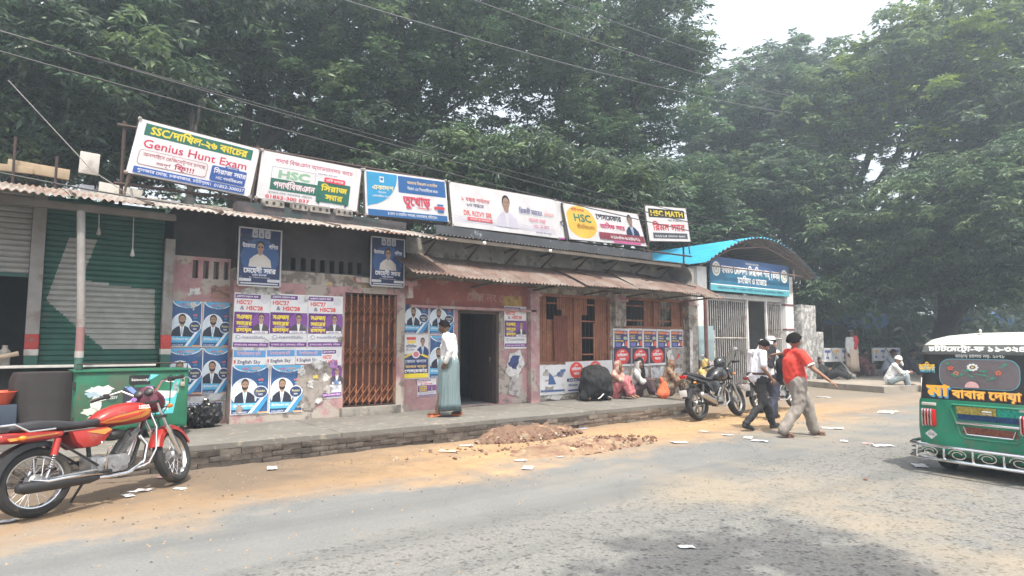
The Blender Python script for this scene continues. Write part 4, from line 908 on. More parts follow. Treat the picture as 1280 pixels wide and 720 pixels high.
poster(art_blue, 2.605, .43, .565, .755, yg - .004, "large blue portrait poster at the bottom left corner of the mauve wall", GB, 12)
poster(art_blue, 3.18, .42, .53, .755, yg - .004, "large blue portrait poster partly covered by torn white scraps", GB, 13, .01)
# torn paper scraps and chipped render between them
def scrap(pts, x, z, y, col, label, seed, group="torn paper scraps on the walls", cat="paper scrap"):
    r = random.Random(seed); w = max(p[0] for p in pts); h = max(p[1] for p in pts); q = []
    for i in range(len(pts)):
        a, b = pts[i], pts[(i + 1) % len(pts)]
        for k in range(6): t = k / 6; q.append((max(0, a[0] + (b[0] - a[0]) * t + r.uniform(-.018, .018)), max(0, a[1] + (b[1] - a[1]) * t + r.uniform(-.018, .018))))
    mb = MB(); tr = geometry.tessellate_polygon([[Vector((u, v, 0)) for u, v in q]]); n = len(q)
    fr = [(u, -.006 * abs(noise.noise(Vector((u * 9, v * 9, seed)))) - .003, v) for u, v in q]
    mb.add(fr + [(u, 0, v) for u, v in q], [tuple(t) for t in tr] + [(i, i + n, (i + 1) % n + n, (i + 1) % n) for i in range(n)])
    o = mb.build("paper_scrap", mat("scrap_" + str(abs(hash(col)) % 9999), col, .8, var=.2, scale=12, col2=tuple(c * .55 for c in col), c2=(.52, .6), s2=9), None, None); o.location = (x, y, z)
    return tag(o, label, cat, group)
CW = (.60, .60, .60); CG = (.42, .40, .39)
torn_grey = (.30, .27, .25)
scrap([(0, .1), (.35, 0), (.62, .25), (.70, .75), (.45, .82), (.12, .70)], 3.52, .42, yg - .009, torn_grey, "broad grey torn patch between the blue poster and the narrow purple poster", 1)
for i, (x, z, s, c) in enumerate([(3.55, .95, .22, CW), (3.50, .62, .16, CW), (3.80, 1.02, .25, CW), (3.98, .86, .18, CW), (3.72, .74, .20, CW), (4.02, .66, .2, CG), (3.62, .45, .15, CG), (3.9, .5, .14, CW), (4.12, 1.06, .2, (.42, .22, .5)), (3.86, .9, .12, (.55, .45, .12)), (4.2, .8, .13, (.1, .2, .4))]):
    r = random.Random(i * 7 + 3); n = 7; pts = [(s * (1 + math.cos(6.28 * k / n) * r.uniform(.3, 1)), s * (1 + math.sin(6.28 * k / n) * r.uniform(.3, 1))) for k in range(n)]
    w_ = ["beside the blue poster's chest", "at the lower edge of the blue poster", "below the English strips", "left of the torn purple poster", "in the middle of the grey torn patch", "below the torn purple poster", "at the bottom of the grey patch", "low between the blue and purple posters", "of violet print on the grey torn patch", "of yellow print on the grey patch", "of dark blue print beside the gate"][i]
    scrap([(a * .55, b * .55) for a, b in pts], x, z, yg - .010 - .0015 * i, c, "small torn paper scrap " + w_, 20 + i)
scrap([(0, 0), (.85, .02), (.86, .12), (0, .10)], 1.80, .62, yb - .01, (.55, .57, .6), "torn pale strip below the blue posters above the garbage bag", 40)
poster(lambda p, w, h: (p.rect(.01, .01, w - .01, h - .01, (.03, .06, .2)), p.text("MATHS", w * .1, h * .35, h * .4, WHITE, w=w * .6, bold=1.4)), 2.0, .575, .55, .06, yb - .014, "thin dark printed strip above the black garbage bag", "thin poster strips", 41)
scrap([(0, 0), (.6, .0), (.6, .08), (.25, .16), (0, .07)], 2.7, 2.29, yg - .003, CW, "torn white paper edge above the purple posters", 42); scrap([(0, 0), (.18, .02), (.15, .14), (.02, .10)], 2.0, 2.24, yb - .002, CW, "white torn scrap above the upper blue posters", 43)
scrap([(0, 0), (.32, 0), (.32, .2), (0, .2)], 2.32, 2.22, yb - .003, (.33, .2, .17), "brownish torn paper above the blue posters near the recess corner", 44)
for i, (x, z, y_, s, c, lb) in enumerate([(2.02, 2.02, yb, .13, CW, "white torn flake on the upper left blue poster near the striped pillar"), (2.58, 1.50, yb, .10, (.30, .19, .18), "mauve chip where the upper right blue poster has torn in the recess"), (3.05, 1.47, yg, .12, CG, "grey torn bite at the lower corner of the first purple poster"), (3.68, 2.20, yg, .10, CW, "white torn flake at the top between the second and third purple posters"), (4.28, 1.50, yg, .14, (.33, .27, .25), "brown grey torn bite beside the gate on the third purple poster"), (2.66, .42, yg - .006, .16, (.33, .27, .25), "chipped render showing at the bottom left corner of the large blue poster"), (3.10, 1.10, yg - .006, .10, CW, "white flake over the joint of the two large blue posters"), (2.9, 1.40, yg, .09, CG, "small grey tear above the leftmost English strip")]):
    r = random.Random(i * 5 + 60); n = 9; scrap([(s * .5 * (1 + math.cos(6.28 * k / n) * r.uniform(.3, 1)), s * .6 * (1 + math.sin(6.28 * k / n) * r.uniform(.3, 1))) for k in range(n)], x, z, y_ - .014, c, lb, 120 + i)
# hanging framed boards with the portrait of a teacher
for i, (x, z, w, h, lb) in enumerate(((2.60, 2.41, .64, .90, "dark blue framed HSC board hanging above the purple posters"), (4.79, 2.53, .645, .86, "dark blue framed HSC board hanging above the collapsible gate"))):
    root = empty("hanging_board", lb, "sign board", (x, 10.28, z), 0, "hanging framed HSC boards")
    p = Print(w, h, .0006); p.rect(0, 0, w, h, (.5, .52, .56)); art_math(p, w, h); p.build("printed_face", (0, 0, 0), thick=.006, parent=root)
    for a, b in (((0, 0), (w, 0)), ((0, h), (w, h)), ((0, 0), (0, h)), ((w, 0), (w, h))):
        mb = MB(); mb.box(((a[0] + b[0]) / 2, .002, (a[1] + b[1]) / 2), (abs(a[0] - b[0]) + .018, .02, abs(a[1] - b[1]) + .018)); mb.build("frame_bar", mat("pale_frame", (.5, .5, .52), .5), root)
    for a in (.05, w - .05): mb = MB(); mb.tube([(a, .0, h), (a + .02, .1, h + .16)], .004, 4); mb.build("wire", rust_dark, root)
# beside the door
yd = 10.60
poster(art_blue, 5.62, 1.70, .52, .68, yd, "blue portrait poster on the wall right of the collapsible gate, upper left", GB, 51)
poster(art_blue, 6.15, 1.69, .55, .69, yd, "blue portrait poster beside the doorway above the standing man's head", GB, 52)
poster(art_pen, 5.60, .87, .55, .82, yd, "navy and yellow class poster to the left of the standing man", GB.replace("blue biology class", "navy and yellow"), 53)
poster(art_blue, 6.16, .87, .55, .80, yd, "blue portrait poster hidden mostly behind the standing man", GB, 54)
poster(art_purple, 5.92, .53, .40, .32, yd, "small faded purple sheet under the navy and yellow poster", GP, 55)
poster(art_purple, 7.92, 1.42, .58, .88, 10.585, "purple and yellow chemistry poster right of the open doorway", GP, 56)
scrap([(0, 0), (.5, 0), (.5, .22), (.05, .2)], 7.86, 2.3, 10.58, (.42, .28, .10), "ochre torn paper above the purple poster by the doorway", 57); scrap([(0, .1), (.3, 0), (.5, .3), (.4, .6), (.1, .5)], 7.95, .80, 10.585, CW, "white torn scrap below the purple poster by the doorway", 58)
scrap([(0, .1), (.2, 0), (.3, .3), (.1, .3)], 8.02, .98, 10.578, (.05, .07, .2), "dark blue torn scrap on the white paper by the doorway", 59); scrap([(0, .1), (.35, 0), (.4, .5), (.1, .45)], 8.0, .40, 10.585, CG, "grey torn paper low on the wall right of the doorway", 60)
# under the windows
p = Print(2.62, .34, .0005); p.rect(0, 0, 2.62, .34, (.74, .75, .78)); 
GM = "small orange and navy posters under the window"; N5 = ["leftmost", "second from the left", "third and middle one", "fourth from the left", "rightmost"]
for i in range(5): poster(art_mix, 11.13 + i * .525, 1.42, .515, .47, 10.585, "small orange and navy poster under the right window, " + N5[i], GM, 60 + i)
GR = "dark posters with a red disc"
for i in range(3): poster(art_red, 11.13 + i * .64, .99, .62, .44, 10.585, "dark poster with red disc below the small orange posters, " + ["left one", "middle one", "right one"][i], GR, 70 + i)
scrap([(0, 0), (.62, 0), (.66, .42), (.1, .43)], 13.08, .99, 10.585, (.33, .31, .30), "grey torn poster remnant at the right end of the red disc posters", 74); scrap([(0, 0), (.2, .1), (.12, .2)], 13.4, 1.1, 10.57, (.6, .08, .05), "small red torn scrap at the right end of the posters", 75); scrap([(.1, 0), (.3, .1), (.2, .4), (0, .3)], 13.05, 1.0, 10.572, CW, "white curled scrap right of the red disc posters", 76)
def art_long(p, w, h):
    for cx in (w * .22, w * .62): p.ell(cx, h * .72, h * .30, h * .27, (.74, .07, .05)); p.text("মেডিকেল", cx, h * .72, h * .09, WHITE, w=h * .42, center=True, bold=1.8); p.text("ব্যাচ", cx, h * .57, h * .08, WHITE, w=h * .24, center=True, bold=1.6); p.text("৬ষ্ঠ", cx, h * .86, h * .05, WHITE, w=h * .14, center=True, bold=1)
    p.rect(w * .02, h * .36, w * .45, h * .46, (.03, .05, .15)); p.text("HSC-26", w * .06, h * .38, h * .05, WHITE, w=w * .3, bold=1.3); p.rect(w * .04, h * .05, w * .9, h * .10, (.05, .1, .35)); p.text("উদ্ভাস একাডেমিক", w * .05, h * .2, h * .07, (.05, .1, .3), w=w * .5, bold=1)
poster(art_long, 9.62, .44, 1.48, .68, 10.585, "long white sheet with two red discs behind the crouching figure in black", GR, 80)
def art_torn(p, w, h):
    for i in range(9): r = random.Random(i); x = r.uniform(0, w * .8); z = r.uniform(.05, h * .75); p.poly([(x, z), (x + r.uniform(.05, .25), z + r.uniform(-.03, .05)), (x + r.uniform(.1, .3), z + r.uniform(.05, .12)), (x + .02, z + r.uniform(.04, .1))], [(.30, .28, .26), (.45, .43, .42), (.10, .16, .32), (.36, .33, .3)][i % 4])
    p.rect(w * .04, h * .10, w * .95, h * .17, (.10, .16, .36)); p.poly([(w * .32, h * .35), (w * .62, h * .35), (w * .50, h * .62), (w * .36, h * .75)], (.08, .14, .32))
poster(art_torn, 8.86, .42, .76, .64, 10.588, "torn white and blue poster low under the left wooden window", "torn posters", 81)
scrap([(0, .05), (.4, 0), (.5, .1), (.1, .12)], 9.0, .30, 10.55, CW, "crumpled white paper on the pavement below the torn poster", 82)
for i, (x, z, w, h, c) in enumerate([(11.14, .62, .5, .30, (.55, .56, .6)), (11.75, .70, .6, .24, (.6, .62, .66)), (12.45, .66, .5, .28, (.6, .62, .66)), (13.1, .55, .6, .35, (.5, .5, .52))]):
    scrap([(0, 0), (w, 0), (w, h), (0, h)], x, z, 10.588, c, "pale pasted sheet low behind the seated women, " + ["first from the left", "second from the left", "third from the left", "fourth from the left"][i], 90 + i)
scrap([(0, 0), (.12, 0), (.14, 1.2), (.02, 1.2)], 13.86, .7, 10.462, CW, "long white torn strip on the last pilaster", 95)

# ================================================================== VEHICLES
rubber = mat("tyre_rubber", (.022, .022, .023), .85, var=.2, scale=20, bump=.2, col2=(.07, .06, .05), s2=4)
chrome = mat("chrome", (.72, .72, .74), .16, 1, var=.08, scale=4)
alu = mat("cast_aluminium", (.38, .38, .39), .42, .8, var=.2, scale=10)
blackp = mat("black_plastic", (.02, .02, .022), .45, var=.2, scale=6)
seatm = mat("seat_vinyl", (.028, .028, .034), .6, var=.2, scale=8, bump=.15)
eng = mat("engine_casting", (.16, .16, .16), .55, .6, var=.3, scale=12)
lens_r = mat("red_lens", (.45, .01, .01), .25); lens_o = mat("orange_lens", (.7, .2, .02), .25); glassm = mat("headlamp_glass", (.55, .57, .6), .1, .3, var=0)
def bike(name, label, paint, stripe, sporty=False, group=None, spokes=True, steer=18, lean=-9, red=False):
    root = empty(name, label, "motorcycle", (0, 0, 0), 0, group); WB = 1.27; Rr = .295
    P_ = lambda mb, n, m, par=root, sm=35: mb.build(n, m, par, sm)
    def wheel(cx, par, r=Rr, w=.045, M=Matrix()):
        T = M @ Matrix.Translation((cx, 0, r)) @ Matrix.Rotation(R(90), 4, 'X')
        wh = MB(); prof = [(r - .085, -w * .35), (r - .062, -w * .9), (r - .03, -w), (r - .008, -w * .62), (r, 0), (r - .008, w * .62), (r - .03, w), (r - .062, w * .9), (r - .085, w * .35)]
        if sporty: prof = [(a, b * 1.5) for a, b in prof]
        wh.lathe(prof, 36, M=T); wo = wh.build("wheel", rubber, par)
        rm = MB(); rm.lathe([(r - .085, -w * .55), (r - .07, -w * .6), (r - .062, -w * .35), (r - .078, 0), (r - .062, w * .35), (r - .07, w * .6), (r - .085, w * .55), (r - .095, 0)], 36, M=T, closed=True); P_(rm, "rim", chrome if not sporty else alu, wo)
        hb = MB(); hb.lathe([(.001, -.055), (.05, -.05), (.065, -.03), (.065, .03), (.05, .05), (.001, .055)], 20, M=T); P_(hb, "hub", alu, wo)
        sp = MB()
        if spokes:
            for k in range(32):
                a = 2 * math.pi * k / 32; s = (-1) ** k; a2 = a + (.35 if k % 4 < 2 else -.35)
                sp.tube([T @ Vector((.055 * math.cos(a2), .055 * math.sin(a2), s * .035)), T @ Vector(((r - .085) * math.cos(a), (r - .085) * math.sin(a), s * .006))], .0022, 4)
        else:
            for k in range(5):
                for dd in (-.09, .09):
                    a = 2 * math.pi * k / 5; sp.tube([T @ Vector((.05 * math.cos(a + dd), .05 * math.sin(a + dd), 0)), T @ Vector(((r - .09) * math.cos(a + dd * 1.2), (r - .09) * math.sin(a + dd * 1.2), 0))], .013, 5)
        P_(sp, "spokes", chrome if spokes else alu, wo); return wo
    wheel(0, root)
    # steering group
    St = Matrix.Translation((WB - .16, 0, .78)) @ Matrix.Rotation(R(steer), 4, Vector((-.42, 0, 1)).normalized()) @ Matrix.Translation((-(WB - .16), 0, -.78))
    S = lambda p: St @ Vector(p)
    wheel(WB, root, M=St)
    for s in (-1, 1):
        mb = MB(); mb.tube([S((WB - .01, s * .085, Rr)), S((WB - .10, s * .085, .50)), S((WB - .14, s * .085, .60))], [.024, .026, .026], 10); mb.tube([S((WB - .14, s * .085, .60)), S((WB - .24, s * .085, .88))], .015, 8); P_(mb, "fork_leg", alu if not red else chrome)
    mb = MB()
    for z in (.72, .88): mb.box(S((WB - .24 + (.88 - z) * .35, 0, z)), (.07, .22, .03), M=Matrix.Rotation(R(steer), 4, 'Z'), b=.006)
    P_(mb, "fork_clamp", blackp)
    # front mudguard
    mb = MB(); rings = []
    a0, a1 = (20, 160) if not sporty else (45, 150)
    for k in range(13):
        a = R(a0 + (a1 - a0) * k / 12); rr = Rr + .028; rings.append([S((WB + rr * math.cos(a) + dx * math.cos(a), y, Rr + rr * math.sin(a) + dx * math.sin(a))) for y, dx in ((-.062, -.055), (-.055, -.01), (-.03, .008), (0, .012), (.03, .008), (.055, -.01), (.062, -.055), (.058, -.055), (.05, -.014), (0, .006), (-.05, -.014), (-.058, -.055))])
    mb.loft(rings); P_(mb, "front_mudguard", paint if not sporty else blackp)
    # headlamp cowl, lens, meter
    if sporty:
        mb = MB(); mb.ell(S((WB - .12, 0, .86)), (.12, .11, .13), M=Matrix.Rotation(R(steer), 3, 'Z')); P_(mb, "headlamp_cowl", paint)
        mb = MB(); mb.ell(S((WB - .05, 0, .84)), (.06, .085, .085), M=Matrix.Rotation(R(steer), 3, 'Z')); P_(mb, "headlight", glassm)
    else:
        mb = MB(); rg = Matrix.Rotation(R(steer), 3, 'Z')
        rings = []
        for x, ry, rz, zc in ((-.07, .05, .05, .90), (-.03, .105, .11, .90), (.05, .11, .125, .89), (.10, .10, .11, .88), (.115, .07, .08, .88)):
            rings.append([S((WB - .20 + x, ry * math.cos(2 * math.pi * k / 16), zc + rz * math.sin(2 * math.pi * k / 16) + (.04 if math.sin(2 * math.pi * k / 16) > .5 and x < .05 else 0))) for k in range(16)])
        mb.loft(rings); P_(mb, "headlamp_cowl", mat("dark_maroon_cowl", (.10, .012, .03), .35, coat=.3))
        mb = MB(); mb.ell(S((WB - .095, 0, .88)), (.035, .082, .088), M=rg); P_(mb, "headlight", glassm)
    for s in (-.05, .05): mb = MB(); mb.ell(S((WB - .27, s, .985)), (.022, .045, .045), M=Matrix.Rotation(R(steer), 3, 'Z') @ Matrix.Rotation(R(30), 3, 'Y')); P_(mb, "meter", blackp)
    # handlebar
    hb = [(-.36, -.44, 1.03), (-.32, -.30, 1.045), (-.27, -.20, 1.06), (-.235, -.09, .965), (-.235, .09, .965), (-.27, .20, 1.06), (-.32, .30, 1.045), (-.36, .44, 1.03)]
    if sporty: hb = [(a + .02, b * .88, c - .03) for a, b, c in hb]
    hb = [S((WB + a, b, c)) for a, b, c in hb]
    mb = MB(); mb.tube(hb, .0115, 8); ho = P_(mb, "handlebar", chrome if not sporty else blackp)
    for i, j in ((0, 1), (7, 6)):
        mb = MB(); mb.tube([hb[i].lerp(hb[j], -.05), hb[i].lerp(hb[j], .1), hb[i].lerp(hb[j], .9)], [.02, .018, .018], 8); P_(mb, "grip", blackp, ho)
        mb = MB(); mb.tube([hb[j] + Vector((.02, 0, 0)), hb[i].lerp(hb[j], .5) + Vector((.07, 0, -.01)), hb[i] + Vector((.065, 0, -.01))], .006, 5); P_(mb, "lever", alu, ho)
        mb = MB(); mb.box(hb[j].lerp(hb[i], .1), (.05, .05, .05), b=.01); P_(mb, "switch_box", blackp, ho)
        if red: continue
        st = hb[j]; en = st + Vector((-.02, .10 * (-1 if i == 0 else 1), .20)); mb = MB(); mb.tube([st, st.lerp(en, .6) + Vector((.02, 0, 0)), en], .006, 6); mo = P_(mb, "mirror_stem", chrome if red else blackp)
        mb = MB(); mb.ell(en + Vector((0, 0, .035)), (.014, .065, .042)); P_(mb, "mirror", blackp, mo)
        mb = MB(); mb.ell(en + Vector((-.008, 0, .035)), (.009, .057, .035)); P_(mb, "mirror_glass", glassm, mo)
    for q, a in enumerate((2, 5)):
        mb = MB(); e = S((WB - .16, .03 * (-1) ** q, .62)); mb.tube([hb[a], hb[a] + Vector((.12, .02, .06)), hb[a].lerp(e, .5) + Vector((.13, 0, 0)), e], .005, 5); P_(mb, "cable", blackp)
    # indicators
    for x, z in ((WB - .15, .80), (-.16, .68)):
        for s in (-1, 1):
            mb = MB(); p0 = (x, s * .05, z); p1 = (x, s * .13, z)
            if x > .5: p0 = S(p0); p1 = S((x, s * .15, z))
            mb.tube([p0, p1], .007, 6); io = P_(mb, "indicator_stem", blackp); mb = MB(); mb.ell(Vector(p1) + Vector((0, s * .012, 0)), (.03, .028, .022)); P_(mb, "indicator", lens_o, io)
    # frame tubes
    mb = MB(); mb.tube([(WB - .22, 0, .84), (WB - .26, 0, .74), (WB - .34, 0, .50), (WB - .42, 0, .30), (WB - .55, 0, .22), (.48, 0, .24)], .018, 8); mb.tube([(WB - .23, 0, .80), (.75, 0, .70), (.42, 0, .66), (.05, .09, .68)], .016, 8); mb.tube([(.42, 0, .66), (.05, -.09, .68)], .014, 8); mb.tube([(.44, 0, .66), (.46, 0, .30)], .018, 8); mb.tube([(.46, .1, .34), (.12, .1, .62)], .011, 6); mb.tube([(.46, -.1, .34), (.12, -.1, .62)], .011, 6); P_(mb, "frame", blackp)
    if red:
        mb = MB(); mb.tube([(WB - .25, -.05, .80), (WB - .24, -.12, .62), (WB - .30, -.17, .40), (WB - .38, -.17, .28), (WB - .5, -.12, .24)], .012, 8); mb.tube([(WB - .25, .05, .80), (WB - .24, .12, .62), (WB - .30, .17, .40), (WB - .38, .17, .28), (WB - .5, .12, .24)], .012, 8); P_(mb, "leg_guard", chrome)
    for s in (-1, 1):
        mb = MB(); mb.tube([(0, s * .07, Rr), (.46, s * .075, .30)], .017, 8); mb.box((.02, s * .075, Rr), (.10, .02, .05), b=.005); P_(mb, "swingarm", alu if red else blackp)
        if not sporty or s:
            so = MB(); so.tube([(.02, s * .115, Rr + .02), (.055, s * .115, .40)], .011, 8)
            for k in range(7): so.lathe([(.018, 0), (.026, .006), (.018, .012)], 12, M=Matrix.Translation((.052 + k * .0055, s * .115, .385 + k * .018)) @ Matrix.Rotation(R(17), 4, 'Y'))
            sh = P_(so, "shock_absorber", chrome)
            mb = MB(); mb.tube([(.085, s * .115, .50), (.125, s * .115, .64)], [.027, .025], 12); P_(mb, "shock_cover", paint if red else blackp, sh)
    # engine
    mb = MB(); mb.box((.60, 0, .33), (.30, .20, .17), b=.035); mb.tube([(.58, -.13, .33), (.58, .13, .33)], .078, 18); mb.tube([(.69, -.12, .35), (.69, .12, .35)], .055, 16); mb.box((.46, 0, .36), (.1, .16, .14), b=.02); eo = P_(mb, "engine", alu if red else eng)
    mb = MB(); 
    for k in range(8): mb.box((.735 + k * .013, 0, .44 + k * .018), (.15 - (k == 7) * .02, .15, .009), M=Matrix.Rotation(R(-35), 4, 'Y'), b=.0)
    mb.tube([(.72, 0, .40), (.85, 0, .60)], .05, 10); mb.box((.86, 0, .60), (.11, .13, .06), M=Matrix.Rotation(R(-35), 4, 'Y'), b=.015); P_(mb, "cylinder", eng, eo)
    mb = MB(); mb.tube([(.58, -.125, .33), (.58, -.148, .33)], .07, 18); mb.tube([(.575, -.15, .33), (.575, -.158, .33)], .03, 12); P_(mb, "clutch_cover", alu, eo)
    mb = MB(); mb.ell((.66, -.02, .60), (.10, .09, .055)); P_(mb, "air_filter_box", blackp, eo)
    mb = MB(); mb.tube([(.50, -.13, .30), (.49, -.16, .36), (.51, -.17, .48), (.53, -.19, .50)], .009, 6); P_(mb, "kick_starter", chrome, eo)
    # exhaust on the right hand side
    mb = MB(); mb.tube([(.90, -.05, .56), (.95, -.08, .46), (.88, -.12, .30), (.70, -.14, .22), (.50, -.15, .225), (.40, -.15, .235)], .018, 10); xo = P_(mb, "exhaust_pipe", chrome)
    if sporty: mb = MB(); mb.tube([(.42, -.15, .26), (.34, -.16, .31), (.05, -.18, .42), (-.08, -.185, .46), (-.10, -.185, .47)], [.02, .045, .052, .05, .02], 14); P_(mb, "silencer", mat("satin_steel", (.45, .45, .44), .35, .8), xo)
    else:
        mb = MB(); mb.tube([(.42, -.15, .235), (.34, -.155, .24), (.10, -.16, .255), (-.17, -.16, .27), (-.22, -.16, .275), (-.23, -.16, .275)], [.02, .042, .05, .052, .035, .015], 14); P_(mb, "silencer", blackp, xo)
        mb = MB(); mb.tube([(.46, -.155, .262), (.30, -.172, .285), (.12, -.175, .290), (-.02, -.178, .290), (-.13, -.172, .325)], [.012, .038, .033, .035, .01], 8, flat=.55); P_(mb, "heat_shield", chrome, xo)
    # foot pegs and stand
    for s in (-1, 1): mb = MB(); mb.tube([(.46, s * .1, .28), (.46, s * .24, .28)], .011, 8); mb.tube([(.46, s * .16, .28), (.46, s * .25, .28)], .018, 8); P_(mb, "footpeg", blackp)
    mb = MB(); mb.tube([(.50, .11, .24), (.44, .24, .03), (.42, .26, .015)], .011, 6); mb.box((.42, .265, .012), (.06, .04, .012)); P_(mb, "side_stand", blackp)
    mb = MB(); mb.tube([(.02, .08, Rr + .055), (.46, .09, .40)], .012, 6); mb.tube([(.02, .08, Rr - .055), (.46, .09, .25)], .012, 6); mb.tube([(.0, .07, Rr), (.0, .095, Rr)], .06, 16); P_(mb, "chain_cover", blackp)
    # tank
    def section(x, w, z0, z1, n=16, sq=2.4, yc=0):
        out = []; zc = (z0 + z1) / 2; hh = (z1 - z0) / 2
        for k in range(n):
            a = 2 * math.pi * k / n; c, s = math.cos(a), math.sin(a)
            out.append((x, yc + w * math.copysign(abs(c) ** (2 / sq), c), zc + hh * math.copysign(abs(s) ** (2 / sq), s)))
        return out
    if sporty: prof = [(.52, .05, .74, .80), (.56, .11, .72, .85), (.66, .155, .70, .93), (.80, .165, .68, .99), (.92, .15, .67, .98), (1.0, .10, .70, .94), (1.03, .05, .76, .88)]
    else: prof = [(.47, .04, .725, .765), (.50, .085, .70, .80), (.58, .12, .69, .855), (.70, .138, .68, .895), (.84, .142, .68, .905), (.95, .125, .69, .89), (1.01, .09, .72, .86), (1.03, .04, .76, .82)]
    rings = [section(*q) for q in prof]; mb = MB(); mb.loft(rings, 0); to = P_(mb, "fuel_tank", paint)
    if red:
        for s in (-1, 1):
            for (dy, pts, mm) in ((.003, [(.50, .735), (.62, .775), (.78, .80), (.95, .825), (1.0, .80), (.97, .765), (.88, .735), (.70, .715), (.56, .715)], stripe), (.006, [(.52, .735), (.64, .765), (.80, .785), (.93, .80), (.86, .765), (.70, .735)], mat("red_flash", (.55, .05, .03), .3, coat=.5))):
                mb = MB(); 
                def ysurf(x, z):
                    for i in range(len(prof) - 1):
                        if prof[i][0] <= x <= prof[i + 1][0]: t = (x - prof[i][0]) / (prof[i + 1][0] - prof[i][0]); w, z0, z1 = [prof[i][k] + (prof[i + 1][k] - prof[i][k]) * t for k in (1, 2, 3)]; break
                    else: return .04
                    q = abs((z - (z0 + z1) / 2) / ((z1 - z0) / 2)); return w * max(0, 1 - min(q, .999) ** 2.4) ** (1 / 2.4)
                dense = []
                for i in range(len(pts)):
                    a, b = pts[i], pts[(i + 1) % len(pts)]
                    for t in (0, .33, .66): dense.append((a[0] + (b[0] - a[0]) * t, a[1] + (b[1] - a[1]) * t))
                bm = bmesh.new(); vv = [bm.verts.new((x, 0, z)) for x, z in dense]; f = bm.faces.new(vv); bmesh.ops.triangulate(bm, faces=[f]); bmesh.ops.subdivide_edges(bm, edges=bm.edges[:], cuts=2, use_grid_fill=True)
                for v in bm.verts: v.co.y = s * (ysurf(v.co.x, v.co.z) + dy)
                mb.addbm(bm); P_(mb, "tank_stripe", mm, to)
        pr = Print(.13, .05, .0003); pr.text("HERO", .005, .028, .016, (.8, .8, .8), w=.11, bold=1.6, slant=.2); pr.text("HONDA", .0, .006, .016, (.8, .8, .8), w=.12, bold=1.6, slant=.2)
        o = pr.mb.build("badge_lettering", pr.mats, to, None); o.location = (.83, -.158, .815); o.rotation_euler = (R(-16), 0, 0)
    mb = MB(); mb.lathe([(.001, .012), (.03, .01), (.032, 0)], 16, M=Matrix.Translation((.86, 0, prof[4][3] if not sporty else .985))); P_(mb, "filler_cap", chrome, to)
    # seat
    if sporty: sp_ = [(-.22, .06, .83, .88), (-.15, .10, .80, .885), (.0, .12, .77, .86), (.14, .13, .74, .83), (.22, .135, .72, .78), (.36, .14, .70, .76), (.50, .10, .70, .78), (.56, .05, .72, .80)]
    else: sp_ = [(-.20, .06, .745, .79), (-.16, .115, .73, .81), (.0, .13, .72, .82), (.16, .13, .71, .80), (.28, .135, .70, .775), (.42, .125, .70, .77), (.50, .09, .705, .785), (.54, .04, .72, .77)]
    mb = MB(); mb.loft([section(*q, sq=3) for q in sp_]); P_(mb, "seat", seatm)
    # side and tail panels
    for s in (-1, 1):
        mb = MB(); pts = [(.22, .69), (.56, .69), (.60, .66), (.52, .56), (.46, .52), (.32, .52), (.26, .58)] if not sporty else [(.18, .70), (.62, .70), (.66, .60), (.52, .48), (.38, .50), (.26, .60)]
        n = len(pts); cx = sum(a for a, b in pts) / n; cz = sum(b for a, b in pts) / n
        vs = [(a, s * .09, b) for a, b in pts] + [(cx + (a - cx) * .93, s * .128, cz + (b - cz) * .9) for a, b in pts] + [(cx + (a - cx) * .6, s * .138, cz + (b - cz) * .55) for a, b in pts]
        fs = [(k + q * n, (k + 1) % n + q * n, (k + 1) % n + n + q * n, k + n + q * n) for k in range(n) for q in (0, 1)] + [tuple(range(2 * n, 3 * n))]
        mb.add(vs, fs if s < 0 else [f[::-1] for f in fs]); so = P_(mb, "side_panel", paint)
        if red:
            mb = MB(); mb.add([(.34, s * .142, .665), (.54, s * .142, .675), (.57, s * .142, .655), (.50, s * .142, .62)], [(0, 1, 2, 3)]); P_(mb, "panel_stripe", stripe, so)
            mb = MB(); mb.ell((.48, s * .136, .545), (.014, .008, .014)); P_(mb, "bolt_cover", chrome, so)
    if sporty: tp = [(-.30, .02, .80, .85), (-.22, .07, .77, .84), (-.05, .10, .72, .80), (.15, .12, .66, .745), (.32, .12, .62, .71)]
    else: tp = [(-.34, .03, .70, .735), (-.28, .10, .655, .74), (-.12, .125, .64, .735), (.06, .125, .635, .725), (.16, .12, .65, .71), (.20, .08, .67, .70)]
    mb = MB(); mb.loft([section(*q, sq=3.4) for q in tp]); tlo = P_(mb, "tail_panel", paint)
    if red:
        for s in (-1, 1):
            mb = MB(); mb.add([(-.24, s * .128, .665), (.10, s * .130, .68), (.14, s * .128, .692), (-.26, s * .128, .69)], [(0, 1, 2, 3)]); P_(mb, "tail_stripe", stripe, tlo)
            mb = MB(); mb.tube([(-.34, s * .06, .72), (-.30, s * .12, .80), (-.22, s * .155, .80), (-.12, s * .155, .73), (.08, s * .155, .73)], .010, 8); P_(mb, "grab_rail", chrome)
    mb = MB(); mb.box((-.31 if not sporty else -.29, 0, .69 if not sporty else .80), (.05, .13, .06), b=.015); P_(mb, "tail_light", lens_r)
    mb = MB(); rings = []
    for k in range(11):
        a = R(70 + 105 * k / 10) if not sporty else R(120 + 40 * k / 10); rr = Rr + .05; rings.append([(rr * math.cos(a) + dx * math.cos(a), y, Rr + rr * math.sin(a) + dx * math.sin(a)) for y, dx in ((-.07, -.05), (-.06, 0), (0, .012), (.06, 0), (.07, -.05), (.062, -.05), (.05, -.006), (0, .004), (-.05, -.006), (-.062, -.05))])
    mb.loft(rings); P_(mb, "rear_mudguard", blackp)
    mb = MB(); mb.box((-.36, 0, .50), (.008, .16, .12), b=.003); P_(mb, "number_plate", mat("white_plate", (.6, .6, .6), .6, var=.1))
